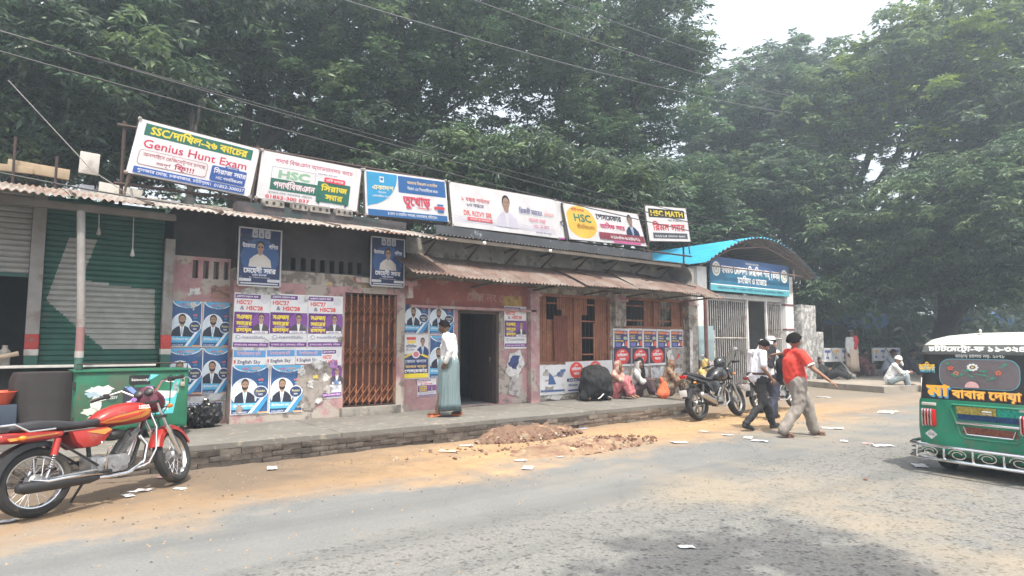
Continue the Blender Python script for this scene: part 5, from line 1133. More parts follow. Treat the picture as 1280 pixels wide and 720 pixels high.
    if sporty: mb = MB(); mb.tube([(-.24, .03, .76), (-.36, .03, .58)], .008, 6); mb.tube([(-.24, -.03, .76), (-.36, -.03, .58)], .008, 6); P_(mb, "plate_bracket", blackp)
    root.rotation_euler = (R(lean), 0, 0)
    return root
redpaint = mat("red_metallic_paint", (.36, .025, .02), .36, .15, var=.15, scale=5, coat=.4, col2=(.30, .10, .07), c2=(.56, .7), s2=6)
orange_s = mat("gold_orange_flash", (.62, .26, .05), .35, .1, coat=.4, var=.1)
bk = bike("motorcycle", "red commuter motorcycle with gold flashes leaning at the kerb on the left", redpaint, orange_s, red=True, steer=24, lean=-8)
bk.location = (.19, 7.0, .02); bk.rotation_euler[2] = R(33)
bk.scale = (1.12, 1.03, 1.0)
grey_bp = mat("black_gloss_paint", (.018, .019, .022), .22, coat=.8, var=.1)
b2k = bike("motorcycle", "black sports motorcycle parked against the kerb beside the seated women", grey_bp, grey_bp, sporty=True, spokes=False, steer=8, lean=-9)
b2k.location = (10.66, 7.86, .03); b2k.rotation_euler[2] = R(1.0); b2k.scale = (1.06,) * 3
b3k = bike("motorcycle", "silver grey motorcycle standing behind the two walking students", mat("silver_grey_paint", (.25, .26, .28), .3, .5, coat=.4), orange_s, steer=-14, lean=-8)
b3k.location = (13.0, 7.95, .02); b3k.rotation_euler[2] = R(-4); b3k.scale = (1.1,) * 3
# helmet on the black motorcycle
hm = empty("helmet", "glossy black helmet resting on the tank of the black motorcycle", "helmet", (11.62, 8.02, 1.02))
mb = MB(); mb.ell((0, 0, .1), (.15, .12, .13), nu=20, nv=14); mb.build("shell", grey_bp, hm); mb = MB(); mb.ell((.045, 0, .09), (.118, .105, .07), nu=18, nv=12); mb.build("visor", mat("smoke_visor", (.03, .03, .035), .08, coat=1), hm)

# ---------------------------------------------------------------- auto rickshaw, seen from behind
def rickshaw():
    root = empty("auto_rickshaw", "green auto rickshaw seen from behind with painted black canopy and chrome bumper", "auto rickshaw")
    gp = mat("green_enamel", (.012, .20, .115), .42, .05, var=.2, scale=3, coat=.2, col2=(.07, .15, .095), c2=(.52, .68), s2=4, col3=(.16, .13, .09), c3=(.60, .72), s3=9)
    canv = mat("black_canopy", (.022, .023, .025), .5, var=.25, scale=5, bump=.15)
    roofm = mat("grey_canvas_roof", (.34, .36, .35), .7, var=.15, scale=3, bump=.1, col2=(.46, .47, .44), s2=2); hemw = mat("pale_canvas_band", (.46, .46, .41), .7, var=.15, scale=4)
    W = .67
    def plan(w, x0, x1, z, r=.13, n=6, xb=0):
        pts = []
        for cx, cy, a0 in ((x1 - r, w - r, 0), (x0 + r, w - r, 90), (x0 + r, -w + r, 180), (x1 - r, -w + r, 270)):
            for k in range(n + 1): a = R(a0 + 90 * k / n); pts.append((cx + r * math.cos(a), cy + r * math.sin(a), z))
        return pts
    mb = MB(); mb.loft([plan(W - .05, .05, 2.3, .30), plan(W, .0, 2.45, .36), plan(W + .01, -.01, 2.45, .60), plan(W, .0, 2.4, .90), plan(W - .01, .005, 2.38, .945)], 0); bd = mb.build("body", gp, root)
    # front nose
    mb = MB(); mb.loft([[(x, y * .5, z) for x, y, z in plan(.62, 2.2, 2.75, .35, .2)], [(x, y * .8, z) for x, y, z in plan(.62, 2.2, 2.72, .65, .2)], [(x, y * .95, z) for x, y, z in plan(.62, 2.1, 2.6, .98, .2)]]); mb.build("nose", gp, root)
    # canopy back and sides with side openings
    mb = MB(); lo = plan(W - .012, .02, 2.3, .945); hi = plan(W - .05, .06, 2.25, 1.50)
    n = len(lo)
    for i in range(n):
        k = (i + 1) % n; mx = (lo[i][0] + lo[k][0]) / 2
        if mx < .75 or (lo[i][0] < .5 and lo[k][0] > 1): 
            a, b, c, d = lo[i], lo[k], hi[k], hi[i]
            if abs(lo[i][0] - lo[k][0]) > 1:
                sx = .62; pick = lambda p, q: tuple(p[j] + (q[j] - p[j]) * ((sx - p[0]) / (q[0] - p[0])) for j in range(3))
                if a[0] > b[0]: a = pick(b, a); d = pick(c, d)
                else: b = pick(a, b); c = pick(d, c)
            mb.add([a, b, c, d], [(0, 1, 2, 3)]); mb.add([(p[0] + .01, p[1] * .98, p[2]) for p in (a, b, c, d)], [(3, 2, 1, 0)])
    cn = mb.build("canopy", canv, root)
    # roof: band, shoulder, top
    mb = MB(); mb.loft([plan(W - .045, .055, 2.3, 1.47), plan(W - .035, .045, 2.35, 1.50), plan(W - .06, .07, 2.36, 1.585)], 3, cap=False); mb.loft([plan(W - .06, .07, 2.36, 1.585), plan(W - .11, .12, 2.34, 1.645, .15)], 1, cap=False); mb.loft([plan(W - .11, .12, 2.34, 1.645, .15), plan(W - .22, .26, 2.25, 1.695, .2), plan(W - .40, .5, 2.1, 1.725, .2), plan(.1, .9, 1.7, 1.735, .05)], 2); mb.build("roof", [roofm, hemw, roofm, mat("grimy_grey_canvas", (.13, .14, .14), .7, var=.2, scale=4)], root)
    mb = MB(); mb.lathe([(.03, 0), (.03, .01), (.012, .02), (.016, .05), (.001, .07)], 12, M=Matrix.Translation((.30, .05, 1.70))); mb.build("roof_knob", hemw, root)
    for s in (-1, 1):
        mb = MB(); mb.tube([(1.35, s * (W - .03), .94), (1.35, s * (W - .05), 1.5)], .02, 8); mb.build("door_pillar", gp, root)
        mb = MB(); mb.tube([(2.35, s * (W - .10), .95), (2.2, s * (W - .08), 1.5)], .02, 8); mb.build("windscreen_pillar", gp, root)
        for k in range(9): mb = MB(); mb.tube([(.68 + k * .08, s * (W - .03), .94), (.68 + k * .08, s * (W - .05), 1.47)], .006, 5); mb.build("cage_bar", gp, root)
    mb = MB(); mb.add([(2.36, -W + .12, .97), (2.36, W - .12, .97), (2.22, W - .12, 1.5), (2.22, -W + .12, 1.5)], [(0, 1, 2, 3)]); mb.build("windscreen", mat("grimy_windscreen", (.12, .14, .14), .15, var=.1), root)
    mb = MB(); mb.box((.62, 0, .97), (.45, 1.1, .12), b=.03); mb.box((.36, 0, 1.15), (.10, 1.1, .4), b=.03); mb.build("seat", mat("rexine_seat", (.20, .03, .03), .5), root)
    # wheels
    for s in (-1, 1):
        T = Matrix.Translation((.42, s * .53, .215)) @ Matrix.Rotation(R(90), 4, 'X')
        mb = MB(); mb.lathe([(.12, -.05), (.17, -.055), (.205, -.045), (.215, 0), (.205, .045), (.17, .055), (.12, .05)], 28, M=T); wo = mb.build("wheel", rubber, root); mb = MB(); mb.lathe([(.001, .03), (.06, .04), (.12, .045), (.125, 0), (.12, -.045), (.06, -.04), (.001, -.03)], 24, M=T); mb.build("rim", alu, wo)
        mb = MB(); mb.box((.40, s * .53, .46), (.55, .2, .03), b=.01); mb.build("wheel_arch", blackp, root)
    T = Matrix.Translation((2.5, 0, .215)) @ Matrix.Rotation(R(90), 4, 'X'); mb = MB(); mb.lathe([(.12, -.05), (.205, -.045), (.215, 0), (.205, .045), (.12, .05)], 28, M=T); mb.build("wheel", rubber, root)
    mb = MB(); mb.box((1.2, 0, .30), (2.2, .9, .10), b=.02); mb.tube([(.42, -.5, .215), (.42, .5, .215)], .03, 8); mb.tube([(.02, -.3, .26), (.4, -.3, .26)], .03, 8); mb.build("chassis", blackp, root)
    # printed rear canopy (drawn facing -x : local sheet x runs from left (y=+W) to right)
    Mx = Matrix.Rotation(R(-90), 4, 'Z')
    pr = Print(1.10, .54, .0006)
    pr.rrect(.16, .13, .98, .47, .12, (.10, .30, .38)); pr.rrect(.168, .138, .972, .462, .115, (.13, .11, .12))
    pr.text("ভাড়ায় চালিত নয়- ২০৭৮", .34, .485, .035, (.6, .62, .6), w=.50, bold=.9)
    for k in range(9): a = R(k * 40); pr.ell(.52 + .045 * math.cos(a), .375 + .032 * math.sin(a), .017, .012, (.72, .74, .72), 8)
    pr.ell(.52, .375, .014, .012, (.7, .5, .1), 8)
    for cx, cy, c in ((.29, .36, (.6, .12, .07)), (.78, .32, (.55, .13, .06)), (.35, .30, (.5, .2, .1))):
        for k in range(5): a = R(k * 72 + 20); pr.ell(cx + .022 * math.cos(a), cy + .018 * math.sin(a), .014, .011, c, 7)
    for (a, b) in (((.34, .26), (.48, .30)), ((.48, .30), (.56, .22)), ((.56, .30), (.74, .26)), ((.30, .30), (.36, .24)), ((.60, .34), (.70, .31)), ((.44, .33), (.52, .33)), ((.66, .24), (.80, .26)), ((.24, .42), (.30, .38)), ((.80, .38), (.90, .42))):
        d = Vector((b[0] - a[0], b[1] - a[1])); nrm = Vector((-d.y, d.x)).normalized() * .006; pr.poly([(a[0] - nrm.x, a[1] - nrm.y), (b[0], b[1]), (a[0] + nrm.x, a[1] + nrm.y)], (.02, .26, .17)); pr.ell((a[0] + b[0]) / 2, (a[1] + b[1]) / 2 + .012, .02, .009, (.02, .30, .18), 8)
    pr.ell(.52, .145, .075, .07, (.60, .36, .36), 16, 0, 180)
    pr.text("আমিনা", -.05, .30, .075, (.08, .45, .62), w=.18, bold=1.3); pr.text("আমিনা", -.055, .325, .075, (.88, .50, .04), w=.18, bold=1.3)
    pr.text("মা", .055, .015, .125, (.07, .30, .52), w=.235, bold=2.4); pr.text("মা", .04, .035, .125, (.90, .42, .04), w=.235, bold=2.2)
    pr.text("বাবার দোয়া", .32, .018, .088, (.30, .07, .03), w=.68, bold=2.2); pr.text("বাবার দোয়া", .315, .026, .088, (.88, .45, .07), w=.68, bold=1.8)
    cp = pr.mb.build("canopy_painting", pr.mats, cn, None); cp.matrix_world = Matrix.Translation((.0185, .55, .955)) @ Matrix.Rotation(R(-90), 4, 'Z') @ Matrix.Rotation(R(-4.1), 4, 'X')
    pr = Print(1.1, .12, .0006); pr.text("চট্টমেট্রো-ফ ১১-৩২৪৬", .02, .03, .058, (.74, .75, .74), w=1.06, bold=1.8, outline=((.05, .05, .06), .8)); q = pr.mb.build("plate_lettering", pr.mats, root, None); q.matrix_world = Matrix.Translation((.041, .52, 1.482)) @ Matrix.Rotation(R(-90), 4, 'Z') @ Matrix.Rotation(R(-15), 4, 'X')
    # raised rear hatch
    def ribbon(pts, r, m, name, par): mb = MB(); mb.tube(pts, r, 6); return mb.build(name, m, par)
    hp = [(-.012, .24, .90), (-.012, -.50, .90), (-.012, -.52, .87), (-.012, -.42, .56), (-.012, -.38, .53), (-.012, .12, .53), (-.012, .17, .56), (-.012, .26, .87), (-.012, .24, .90)]
    hatch = ribbon(hp, .014, gp, "hatch", bd)
    def plate(y0, y1, z0, z1, m, nm, x=-.012, ins=0): mb = MB(); mb.add([(x, y0, z1), (x, y1, z1), (x, y1 + ins, z0), (x, y0 - ins, z0)], [(0, 1, 2, 3)]); mb.add([(x + .02, y0, z1), (x + .02, y1, z1), (x + .02, y1 + ins, z0), (x + .02, y0 - ins, z0)], [(3, 2, 1, 0)]); return mb.build(nm, m, root, None)
    plate(.20, -.16, .84, .78, None, "x") if False else None
    cols = [("gold_foil", (.42, .34, .08), .20, -.20, .885, .80), ("teal_foil", (.02, .32, .24), -.205, -.47, .885, .80), ("navy_foil", (.02, .06, .16), .19, -.44, .798, .735), ("maroon_foil", (.20, .07, .05), .13, -.38, .66, .585)]
    for nm, c, y0, y1, z1, z0 in cols: plate(y0, y1, z0, z1, mat(nm, c, .3, .5, var=.5, scale=40), "decor_panel", ins=.0 if "maroon" not in nm else -.03)
    mb = MB(); mb.box((-.028, -.12, .70), (.02, .64, .028), b=.006); mb.build("chrome_strip", chrome, root)
    for a, b in (((-.02, .13, .66), (-.02, .10, .575)), ((-.02, -.38, .66), (-.02, -.35, .575)), ((-.02, .10, .575), (-.02, -.35, .575))): ribbon([a, b], .008, chrome, "decor_trim", root)
    mb = MB(); mb.tube([(-.03, -.08, .82), (-.04, -.08, .845), (-.04, -.17, .845), (-.03, -.17, .82), (-.03, -.08, .82)], .008, 6); mb.build("hatch_handle", chrome, root)
    for s in (1, -1):
        mb = MB(); mb.box((-.03, s * .50, .73), (.06, .15, .20), b=.02); tl = mb.build("tail_light", lens_r if s > 0 else lens_r, root)
        for k in range(4): mb = MB(); mb.tube([(-.055, s * .50 - .05 + k * .033, .63), (-.075, s * .50 - .05 + k * .033, .65), (-.075, s * .50 - .05 + k * .033, .81), (-.055, s * .50 - .05 + k * .033, .83)], .009, 6); mb.build("light_guard", chrome, tl)
        mb = MB(); mb.box((-.012, s * .5, .885), (.02, .16, .035), b=.008); mb.build("name_strip", hemw, root)
    pr = Print(.14, .12, .0005); pr.poly([(.07, 0), (.14, .06), (.07, .12), (0, .06)], (.6, .6, .58)); pr.text("CNG", .07, .045, .03, (.1, .1, .1), w=.07, center=True, bold=1.2); q = pr.mb.build("diamond_sticker", pr.mats, bd, None); q.matrix_world = Matrix.Translation((-.012, .56, .475)) @ Matrix.Rotation(R(-90), 4, 'Z')
    # bumper
    bm_ = MB(); y = lambda s: s
    for z, x in ((.42, -.13), (.27, -.14)): bm_.tube([(.35, .74, z + .02), (.10, .76, z), (-.06, .70, z), (x, .55, z), (x, -.55, z), (-.06, -.70, z), (.10, -.76, z), (.35, -.74, z + .02)], .02, 8)
    bp_ = bm_.build("bumper", chrome, root)
    for yy in lin(-.6, .6, .3): ribbon([(-.13, yy, .27), (-.13, yy, .42)], .012, chrome, "bumper_bar", bp_)
    for yy in (-.45, -.15, .15, .45):
        pts = [(-.13, yy + .10 * math.cos(a) * (1 - i / 40), .345 + .06 * math.sin(a) * (1 - i / 40)) for i, a in enumerate([k * .4 for k in range(24)])]; ribbon(pts, .007, chrome, "bumper_curl", bp_)
    for z in (.32, .37): ribbon([(.32, .745, z), (-.05, .70, z), (-.12, .56, z)], .008, chrome, "corner_bar", bp_)
    for yy in (-.4, .4): mb = MB(); mb.tube([(-.13, yy, .35), (.1, yy, .36)], .018, 6); mb.build("bumper_bracket", blackp, bp_)
    for ch in root.children:
        if not ch.name.startswith("wheel") or "arch" in ch.name: ch.location.z -= .085
    return root
rk = rickshaw()

# ================================================================== STREET THINGS
# green metal cabinet on the footpath
gc = empty("metal_cabinet", "dented green metal cabinet on legs covered with torn stickers", "cabinet", (.56, 9.52, .42), R(1.5))
gcp = mat("green_cabinet_paint", (.018, .15, .085), .45, .1, var=.18, scale=5, bump=.12, col2=(.07, .09, .06), c2=(.5, .68), s2=3, col3=(.14, .10, .07), c3=(.62, .7), s3=8)
CWd, CH, CD = 1.28, .74, .62
mb = MB(); mb.box((CWd / 2, CD / 2, CH / 2), (CWd, CD, CH), b=.012); cb = mb.build("box", gcp, gc)
mb = MB(); mb.box((CWd / 2, CD / 2 - .01, CH + .012), (CWd + .04, CD + .05, .024), b=.006); mb.build("lid", gcp, gc)
for x in (.05, CWd - .05):
    for y in (.05, CD - .05): mb = MB(); mb.box((x, y, -.05), (.04, .04, .12)); mb.build("leg", rust_dark, gc)
for x0, x1 in ((.02, .62), (.64, 1.26)):
    mb = MB(); mb.box(((x0 + x1) / 2, -.008, .37), (x1 - x0, .012, .68), b=.004); mb.build("door", gcp, gc)
for z in (.15, .58):
    mb = MB(); mb.tube([(.0, -.02, z - .05), (.0, -.02, z + .05)], .012, 8); mb.build("hinge", rust_dark, gc)
mb = MB(); mb.box((1.20, -.03, .56), (.055, .025, .06), b=.008); mb.tube([(1.18, -.03, .59), (1.18, -.03, .63), (1.22, -.03, .63), (1.22, -.03, .59)], .006, 6); mb.build("padlock", mat("brassy_padlock", (.5, .48, .4), .35, .7), gc)
def sticker(x, z, w, h, draw, seed): p = Print(w, h, .0004); draw(p, w, h); o = p.mb.build("sticker", p.mats, cb, None); o.location = (x, -.0165, z)
def ragged(p, w, h, col, seed, n=18):
    r = random.Random(seed); p.poly([(w * (.5 + .5 * math.cos(6.283 * k / n) * r.uniform(.55, 1)), h * (.5 + .5 * math.sin(6.283 * k / n) * r.uniform(.5, 1))) for k in range(n)], col)
GW = (.58, .60, .58)
sticker(.10, .42, .36, .18, lambda p, w, h: (ragged(p, w, h, GW, 1), ragged(p, w * .5, h * .5, (.3, .42, .5), 2)), 1); sticker(.16, .24, .16, .24, lambda p, w, h: ragged(p, w, h, GW, 3), 2); sticker(.06, .20, .22, .12, lambda p, w, h: ragged(p, w, h, (.5, .55, .5), 5), 3); sticker(.14, .12, .12, .1, lambda p, w, h: ragged(p, w, h, GW, 9), 4)
sticker(.34, .36, .14, .12, lambda p, w, h: (p.ell(w / 2, h / 2, w / 2, h / 2, (.03, .08, .06)), p.text("REDY", w * .1, h * .35, h * .3, GW, w=w * .8, bold=1)), 5)
sticker(.58, .57, .24, .12, lambda p, w, h: (p.rrect(0, 0, w, h, .02, BLK), p.text("Stitouch", w * .1, h * .4, h * .25, GW, w=w * .8, bold=1)), 6)
def xs_(p, w, h):
    p.rect(0, h * .1, w, h * .9, (.03, .03, .05)); p.poly([(w * .02, h * .95), (w * .25, h * .95), (w * .95, h * .02), (w * .72, h * .02)][::-1], (.20, .30, .62)); p.poly([(w * .72, h * .95), (w * .95, h * .95), (w * .3, h * .02), (w * .08, h * .02)][::-1], (.36, .18, .50))
sticker(.52, .32, .36, .24, xs_, 7)
sticker(.80, .18, .38, .50, lambda p, w, h: (p.poly([(0, 0), (w * .8, 0), (w, h * .95), (w * .85, h), (w * .70, h * .6), (w * .1, h * .5)], (.08, .45, .48)), p.poly([(0, h * .35), (w * .8, h * .42), (w * .9, h * .58), (w * .1, h * .62)], GW), p.text("কোচিং সেন্টার", w * .1, h * .25, h * .07, GW, w=w * .6, bold=1), p.text("ভর্তি চলছে", w * .15, h * .10, h * .07, GW, w=w * .5, bold=1)), 8)
sticker(.78, .60, .14, .10, lambda p, w, h: p.poly([(0, 0), (w * .3, h), (w, h * .9)], (.15, .55, .65)), 9); sticker(.95, .58, .25, .07, lambda p, w, h: ragged(p, w, h, GW, 12), 10); sticker(1.08, .40, .09, .22, lambda p, w, h: ragged(p, w, h, GW, 14), 11); sticker(.86, .36, .18, .12, lambda p, w, h: ragged(p, w, h, (.6, .6, .52), 17), 12)
mb = MB(); mb.tube([(.02, .02, CH + .02), (.02, .02, CH + .10), (CWd - .02, .02, CH + .10), (CWd - .02, .02, CH + .02)], .010, 6); mb.build("top_rail", rust_dark, gc)
# dark cloth covered stall counter
st = empty("draped_counter", "counter draped in dark brown cloth between the striped pillar and the green cabinet", "counter", (.30, 9.95, .46))
mb = MB(); rings = []
for j in range(9):
    z = .70 * j / 8; q = []
    for k in range(40):
        a = 2 * math.pi * k / 40; c, s = math.cos(a), math.sin(a); w = .37 - (.03 if j == 8 else 0) + .02 * math.sin(z * 9) * 0; d = .30
        q.append((w * math.copysign(abs(c) ** .8, c) + .008 * math.sin(k * 1.9 + j * .4), d * math.copysign(abs(s) ** .8, s) + .008 * math.cos(k * 1.7), z + (.03 * math.sin(k * .7) if j == 0 else 0)))
    rings.append(q)
mb.loft(rings); mb.build("cloth_cover", mat("dark_brown_tarp", (.03, .026, .028), .8, var=.25, scale=4, bump=.4, bscale=8), st)
for x in (-.3, .3): mb = MB(); mb.box((x, 0, -.07), (.05, .4, .20)); mb.build("leg", wood_d, st)
mb = MB(); mb.box((-.9, 9.85, .41), (3.4, 1.1, .22), b=.012); tag(mb.build("shop_plinth", concrete), "low concrete plinth in front of the old shop at the left end", "plinth")
# red basin and cloth heap on the far left counter
mb = MB(); mb.lathe([(.001, 0), (.13, 0), (.19, .14), (.205, .145), (.20, .155), (.175, .14), (.12, .02), (.001, .02)], 24); o = mb.build("basin", mat("red_orange_plastic", (.5, .07, .03), .4)); o.location = (-.18, 9.75, .80); tag(o, "red orange plastic basin at the far left edge of the plinth", "basin")
mb = MB(); mb.box((0, 0, .14), (.45, .4, .28), b=.02); o = mb.build("crate", mat("dark_blue_crate", (.03, .045, .07), .6, var=.3)); o.location = (-.2, 9.8, .52); tag(o, "dark blue crate under the red orange basin at the left edge", "crate")
mb = MB(); mb.tube([(-.25, 0, 0), (.25, .05, .12)], .03, 10); o = mb.build("cloth_roll", mat("tan_roll", (.45, .36, .27), .8)); o.location = (-.25, 10.3, 1.27); tag(o, "tan cloth roll lying on the pale counter top at far left", "cloth roll")
# garbage bag
vs, fs = blob([('e', (0, 0, .16), (.27, .2, .17)), ('e', (.12, .02, .24), (.14, .13, .12)), ('e', (-.14, .0, .18), (.15, .16, .14)), ('c', (.03, 0, .3), .07, (.06, .02, .40), .03)], .02, 2, (.045, 9), 3)
mb = MB(); mb.add(vs, fs); o = mb.build("garbage_bag", mat("black_polythene", (.012, .012, .014), .25, var=.1), None, 25); o.location = (2.18, 10.30, .30); o.scale = (1, 1, .95); tag(o, "knotted black garbage bag against the mauve wall beside the green cabinet", "garbage bag")
# switch box by the mosque gate
sb = empty("switch_box", "grey blue metal switch box on a stand left of the barred gate", "switch box", (15.9, 11.55, 0))
mb = MB(); mb.box((0, 0, 1.55), (.72, .3, 1.0), b=.02); mb.build("box", mat("grey_blue_box", (.24, .33, .36), .55, .1, var=.15, scale=3), sb)
for x in (-.2, .2): mb = MB(); mb.box((x, 0, .53), (.05, .05, 1.06)); mb.build("leg", rust_dark, sb)
mb = MB(); mb.box((0, -.155, 1.55), (.64, .012, .9), b=.004); mb.build("door", mat("grey_blue_box", (0, 0, 0)), sb)
# poles on the wall end
mb = MB(); mb.tube([(14.42, 10.35, 0), (14.42, 10.35, 2.9)], .05, 8); tag(mb.build("drain_pipe", mat("maroon_pipe", (.14, .06, .06), .7, var=.3)), "maroon drain pipe at the right end of the plastered building", "pipe")
# far raised pavement
far_c = mat("far_pavement_concrete", (.30, .27, .235), .9, var=.2, scale=1.5, col2=(.2, .18, .16), s2=2, bump=.3)
mb = MB(); pl = [(21.4, 8.9), (23.5, 8.4), (27, 8.2), (40, 8.4), (60, 9), (60, 16), (23.5, 15), (22.9, 12.4), (21.9, 10.6)]
mb.loft([[(x, y, 0) for x, y in pl], [(x, y, .20) for x, y in pl]]); tag(mb.build("far_pavement", far_c), kind="structure")
# far boundary wall, awning tents, tables
farw = mat("far_wall_plaster", (.14, .135, .125), .95, var=.3, scale=.8, col2=(.08, .08, .08), s2=.6)
mb = MB(); mb.box((45, 16.6, 1.6), (42, .25, 3.2)); mb.box((45, 16.45, 3.26), (42.2, .5, .12)); tag(mb.build("boundary_wall", farw), "long dim boundary wall under the trees beyond the gateway", "wall")
bluet = mat("blue_tarpaulin", (.02, .075, .17), .7, var=.3, scale=1.5, bump=.2)
def tarp(name, label, x0, x1, y0, y1, z0, z1, m, posts=True):
    t = empty(name, label, "awning", (x0, y0, 0)); mb = MB(); n = 14; V = []
    for th in (0, -.015):
        for j in range(7):
            for i in range(n + 1):
                u, v = i / n, j / 6; V.append(((x1 - x0) * u, (y1 - y0) * v, z0 + (z1 - z0) * v - .18 * math.sin(math.pi * u) * (1 - .4 * v) + .05 * noise.noise(Vector((u * 5, v * 4, x0))) + th))
    F = [(j * (n + 1) + i, j * (n + 1) + i + 1, (j + 1) * (n + 1) + i + 1, (j + 1) * (n + 1) + i) for j in range(6) for i in range(n)]; o_ = 7 * (n + 1)
    mb.add(V, F + [tuple(q + o_ for q in f[::-1]) for f in F])
    # front flap
    fl = [(V[i][0], V[i][1] - .01, V[i][2]) for i in range(n + 1)] + [(V[i][0], V[i][1] - .03, V[i][2] - .55 - .06 * math.sin(i * 1.7)) for i in range(n + 1)]
    mb.add(fl, [(i, i + 1, n + 2 + i, n + 1 + i) for i in range(n)]); mb.build("sheet", m, t)
    if posts:
        for a, b, z in ((0, 0, z0), (x1 - x0, 0, z0)): mb = MB(); mb.tube([(a, b, .1), (a, b, z)], .03, 6); mb.build("post", timber, t)
    return t
tarp("tarpaulin_awning", "blue tarpaulin awning strung between trees behind the standing man with a red scarf", 27.5, 34, 13.8, 16.2, 3.0, 3.3, bluet)
tarp("tarpaulin_awning", "blue tarpaulin awning at the far right behind the rickshaw roof", 38, 52, 12.2, 15.4, 3.4, 3.9, bluet)
brn = mat("brown_tent_cloth", (.11, .085, .075), .9, var=.3, scale=2)
tn = empty("tent", "brown cloth lean-to shelter right of the scuffed grey column", "tent", (27.5, 14.6, .2))
mb = MB(); mb.add([(-2.2, -1, 1.4), (.6, -1.0, 2.75), (3.0, -1, 1.5), (-2.2, 1.2, 1.4), (.6, 1.2, 2.75), (3.0, 1.2, 1.5)], [(0, 1, 4, 3), (1, 2, 5, 4)]); mb.add([(-2.2, 1.25, 0), (3.0, 1.25, 0), (3, 1.25, 1.5), (.6, 1.25, 2.75), (-2.2, 1.25, 1.4)], [(0, 1, 2, 3, 4)]); mb.build("cover", brn, tn)
for x, z in ((-2.1, 1.4), (.6, 2.7), (2.9, 1.5)): mb = MB(); mb.tube([(x, -.95, 0), (x, -.95, z)], .035, 6); mb.build("pole", timber, tn)
# white poster-covered barrier tables
def barrier(name, label, x, y, w, rz, n):
    t = empty(name, label, "barrier", (x, y, .2), rz)
    p = Print(w, .55, .001)
    for i in range(n):
        a = .06 + i * (w - .1) / n; p.rect(a, .10, a + (w - .2) / n * .86, .50, (.60, .61, .66)); p.rect(a + .04, .36, a + (w - .2) / n * .75, .46, [(.7, .4, .1), (.1, .15, .4)][i % 2]); p.person(a + (w - .2) / n * .42, .12, .24, (.05, .08, .25), (.35, .22, .17))
    p.build("panel", (0, -.02, .62), thick=.02, parent=t, back=(.68, .68, .70))
    for a in (.03, w - .03):
        mb = MB(); mb.box((a, 0, .58), (.05, .05, 1.16)); mb.build("leg", whitep, t)
    mb = MB(); mb.tube([(w * .45, -.05, 1.15), (w * .72, -.55, .02)], .028, 6); mb.build("brace", whitep, t); mb = MB(); mb.box((w / 2, .02, .22), (w, .04, .05)); mb.build("rail", whitep, t)
    return t
barrier("barrier", "white barrier board with pasted posters left of the man with a red scarf", 24.9, 12.9, 2.3, R(-8), 4)
barrier("barrier", "white barrier board with pasted posters right of the man with a red scarf", 28.6, 12.3, 2.2, R(-6), 4)
# rooftop clutter, far left
jb = mat("sunlit_buff_board", (.30, .235, .16), .8, var=.2, scale=4, col2=(.4, .3, .2), s2=3)
for i, (x, z, w, h, m, lb) in enumerate([(-1.1, 4.28, .95, .08, jb, "buff timber plank on the shop roof, upper left one"), (-.45, 4.05, .95, .10, jb, "buff timber plank on the shop roof, lower left one"), (.10, 4.1, .75, .16, jb, "buff board behind the roof clutter below the white box"), (.72, 4.32, .26, .34, whitep, "small white box standing on top of the roof clutter"), (1.16, 3.92, .60, .24, whitep, "crumpled white sheet at the foot of the leftmost banner"), (.72, 3.85, .18, .3, mat("pale_blue_board", (.40, .43, .48), .8), "pale blue grey board beside the small white disc on the roof"), (1.0, 3.88, .17, .24, whitep, "white curved sign scrap with a black mark on the roof")]):
    mb = MB(); mb.box((0, 0, 0), (w, .05, h), b=.006); o = mb.build("roof_board", m); o.location = (x, 11.6 + i * .06, z); o.rotation_euler = (0, R([2, -1, 3, 2, 5, 0, -8][i]), 0); tag(o, lb, "board")
for x, z0, z1 in ((-.2, 3.6, 4.5), (.3, 3.6, 4.3), (-.9, 3.6, 4.5)): mb = MB(); mb.tube([(x, 11.55, z0), (x, 11.55, z1)], .02, 6); tag(mb.build("roof_rod", rust_dark), "thin dark rod standing in the shop roof clutter, at %s" % {-.2: "its middle", .3: "its right side", -.9: "its far left"}[x], "rod")
mb = MB(); mb.tube([ony(10, 100, 10.0), ony(115, 213, 10), ony(168, 248, 10.0)], .006, 6); tag(mb.build("steel_wire", steel), "pale stay wire slanting down to the tin eave at the left", "wire")
for i, (x, w) in enumerate(((3.15, .34), (3.58, .26), (3.92, .34), (4.35, .3))):
    mb = MB(); mb.box((0, 0, 0), (w, .14, .12), b=.004)
    for k in range(3): mb.box((-w / 3 + k * w / 3, -.071, 0), (w / 8, .006, .05), 1)
    o = mb.build("hollow_block", [plaster_grey, blackp]); o.location = (x, 10.5, 3.78); tag(o, "grey hollow block on the tin roof below the HSC ribbon banner, " + ["first from the left", "second from the left", "third from the left", "last on the right"][i], "block", "blocks weighing down the tin roof")
# hanging bulb wires under the left eave
for i, (x, l) in enumerate(((1.15, .55), (.75, .3))):
    mb = MB(); mb.tube([(x, 10.0, 3.3), (x + .01, 10.0, 3.3 - l)], .006, 5); mb.lathe([(.001, .05), (.012, .05), (.02, .0), (.03, -.04), (.001, -.06)], 10, M=Matrix.Translation((x + .01, 10.0, 3.3 - l))); tag(mb.build("hanging_bulb", whitep), ["long", "short"][i] + " wire with a bulb hanging under the left tin eave", "bulb")
# small lamp brackets under the upper roof
for i, x in enumerate((6.9, 8.55)): mb = MB(); mb.ell((x, 9.85, 3.42), .035); tag(mb.build("bulb", mat("milky_bulb", (.7, .7, .7), .3)), ["left", "right"][i] + " round white bulb under the upper tin roof edge", "bulb")

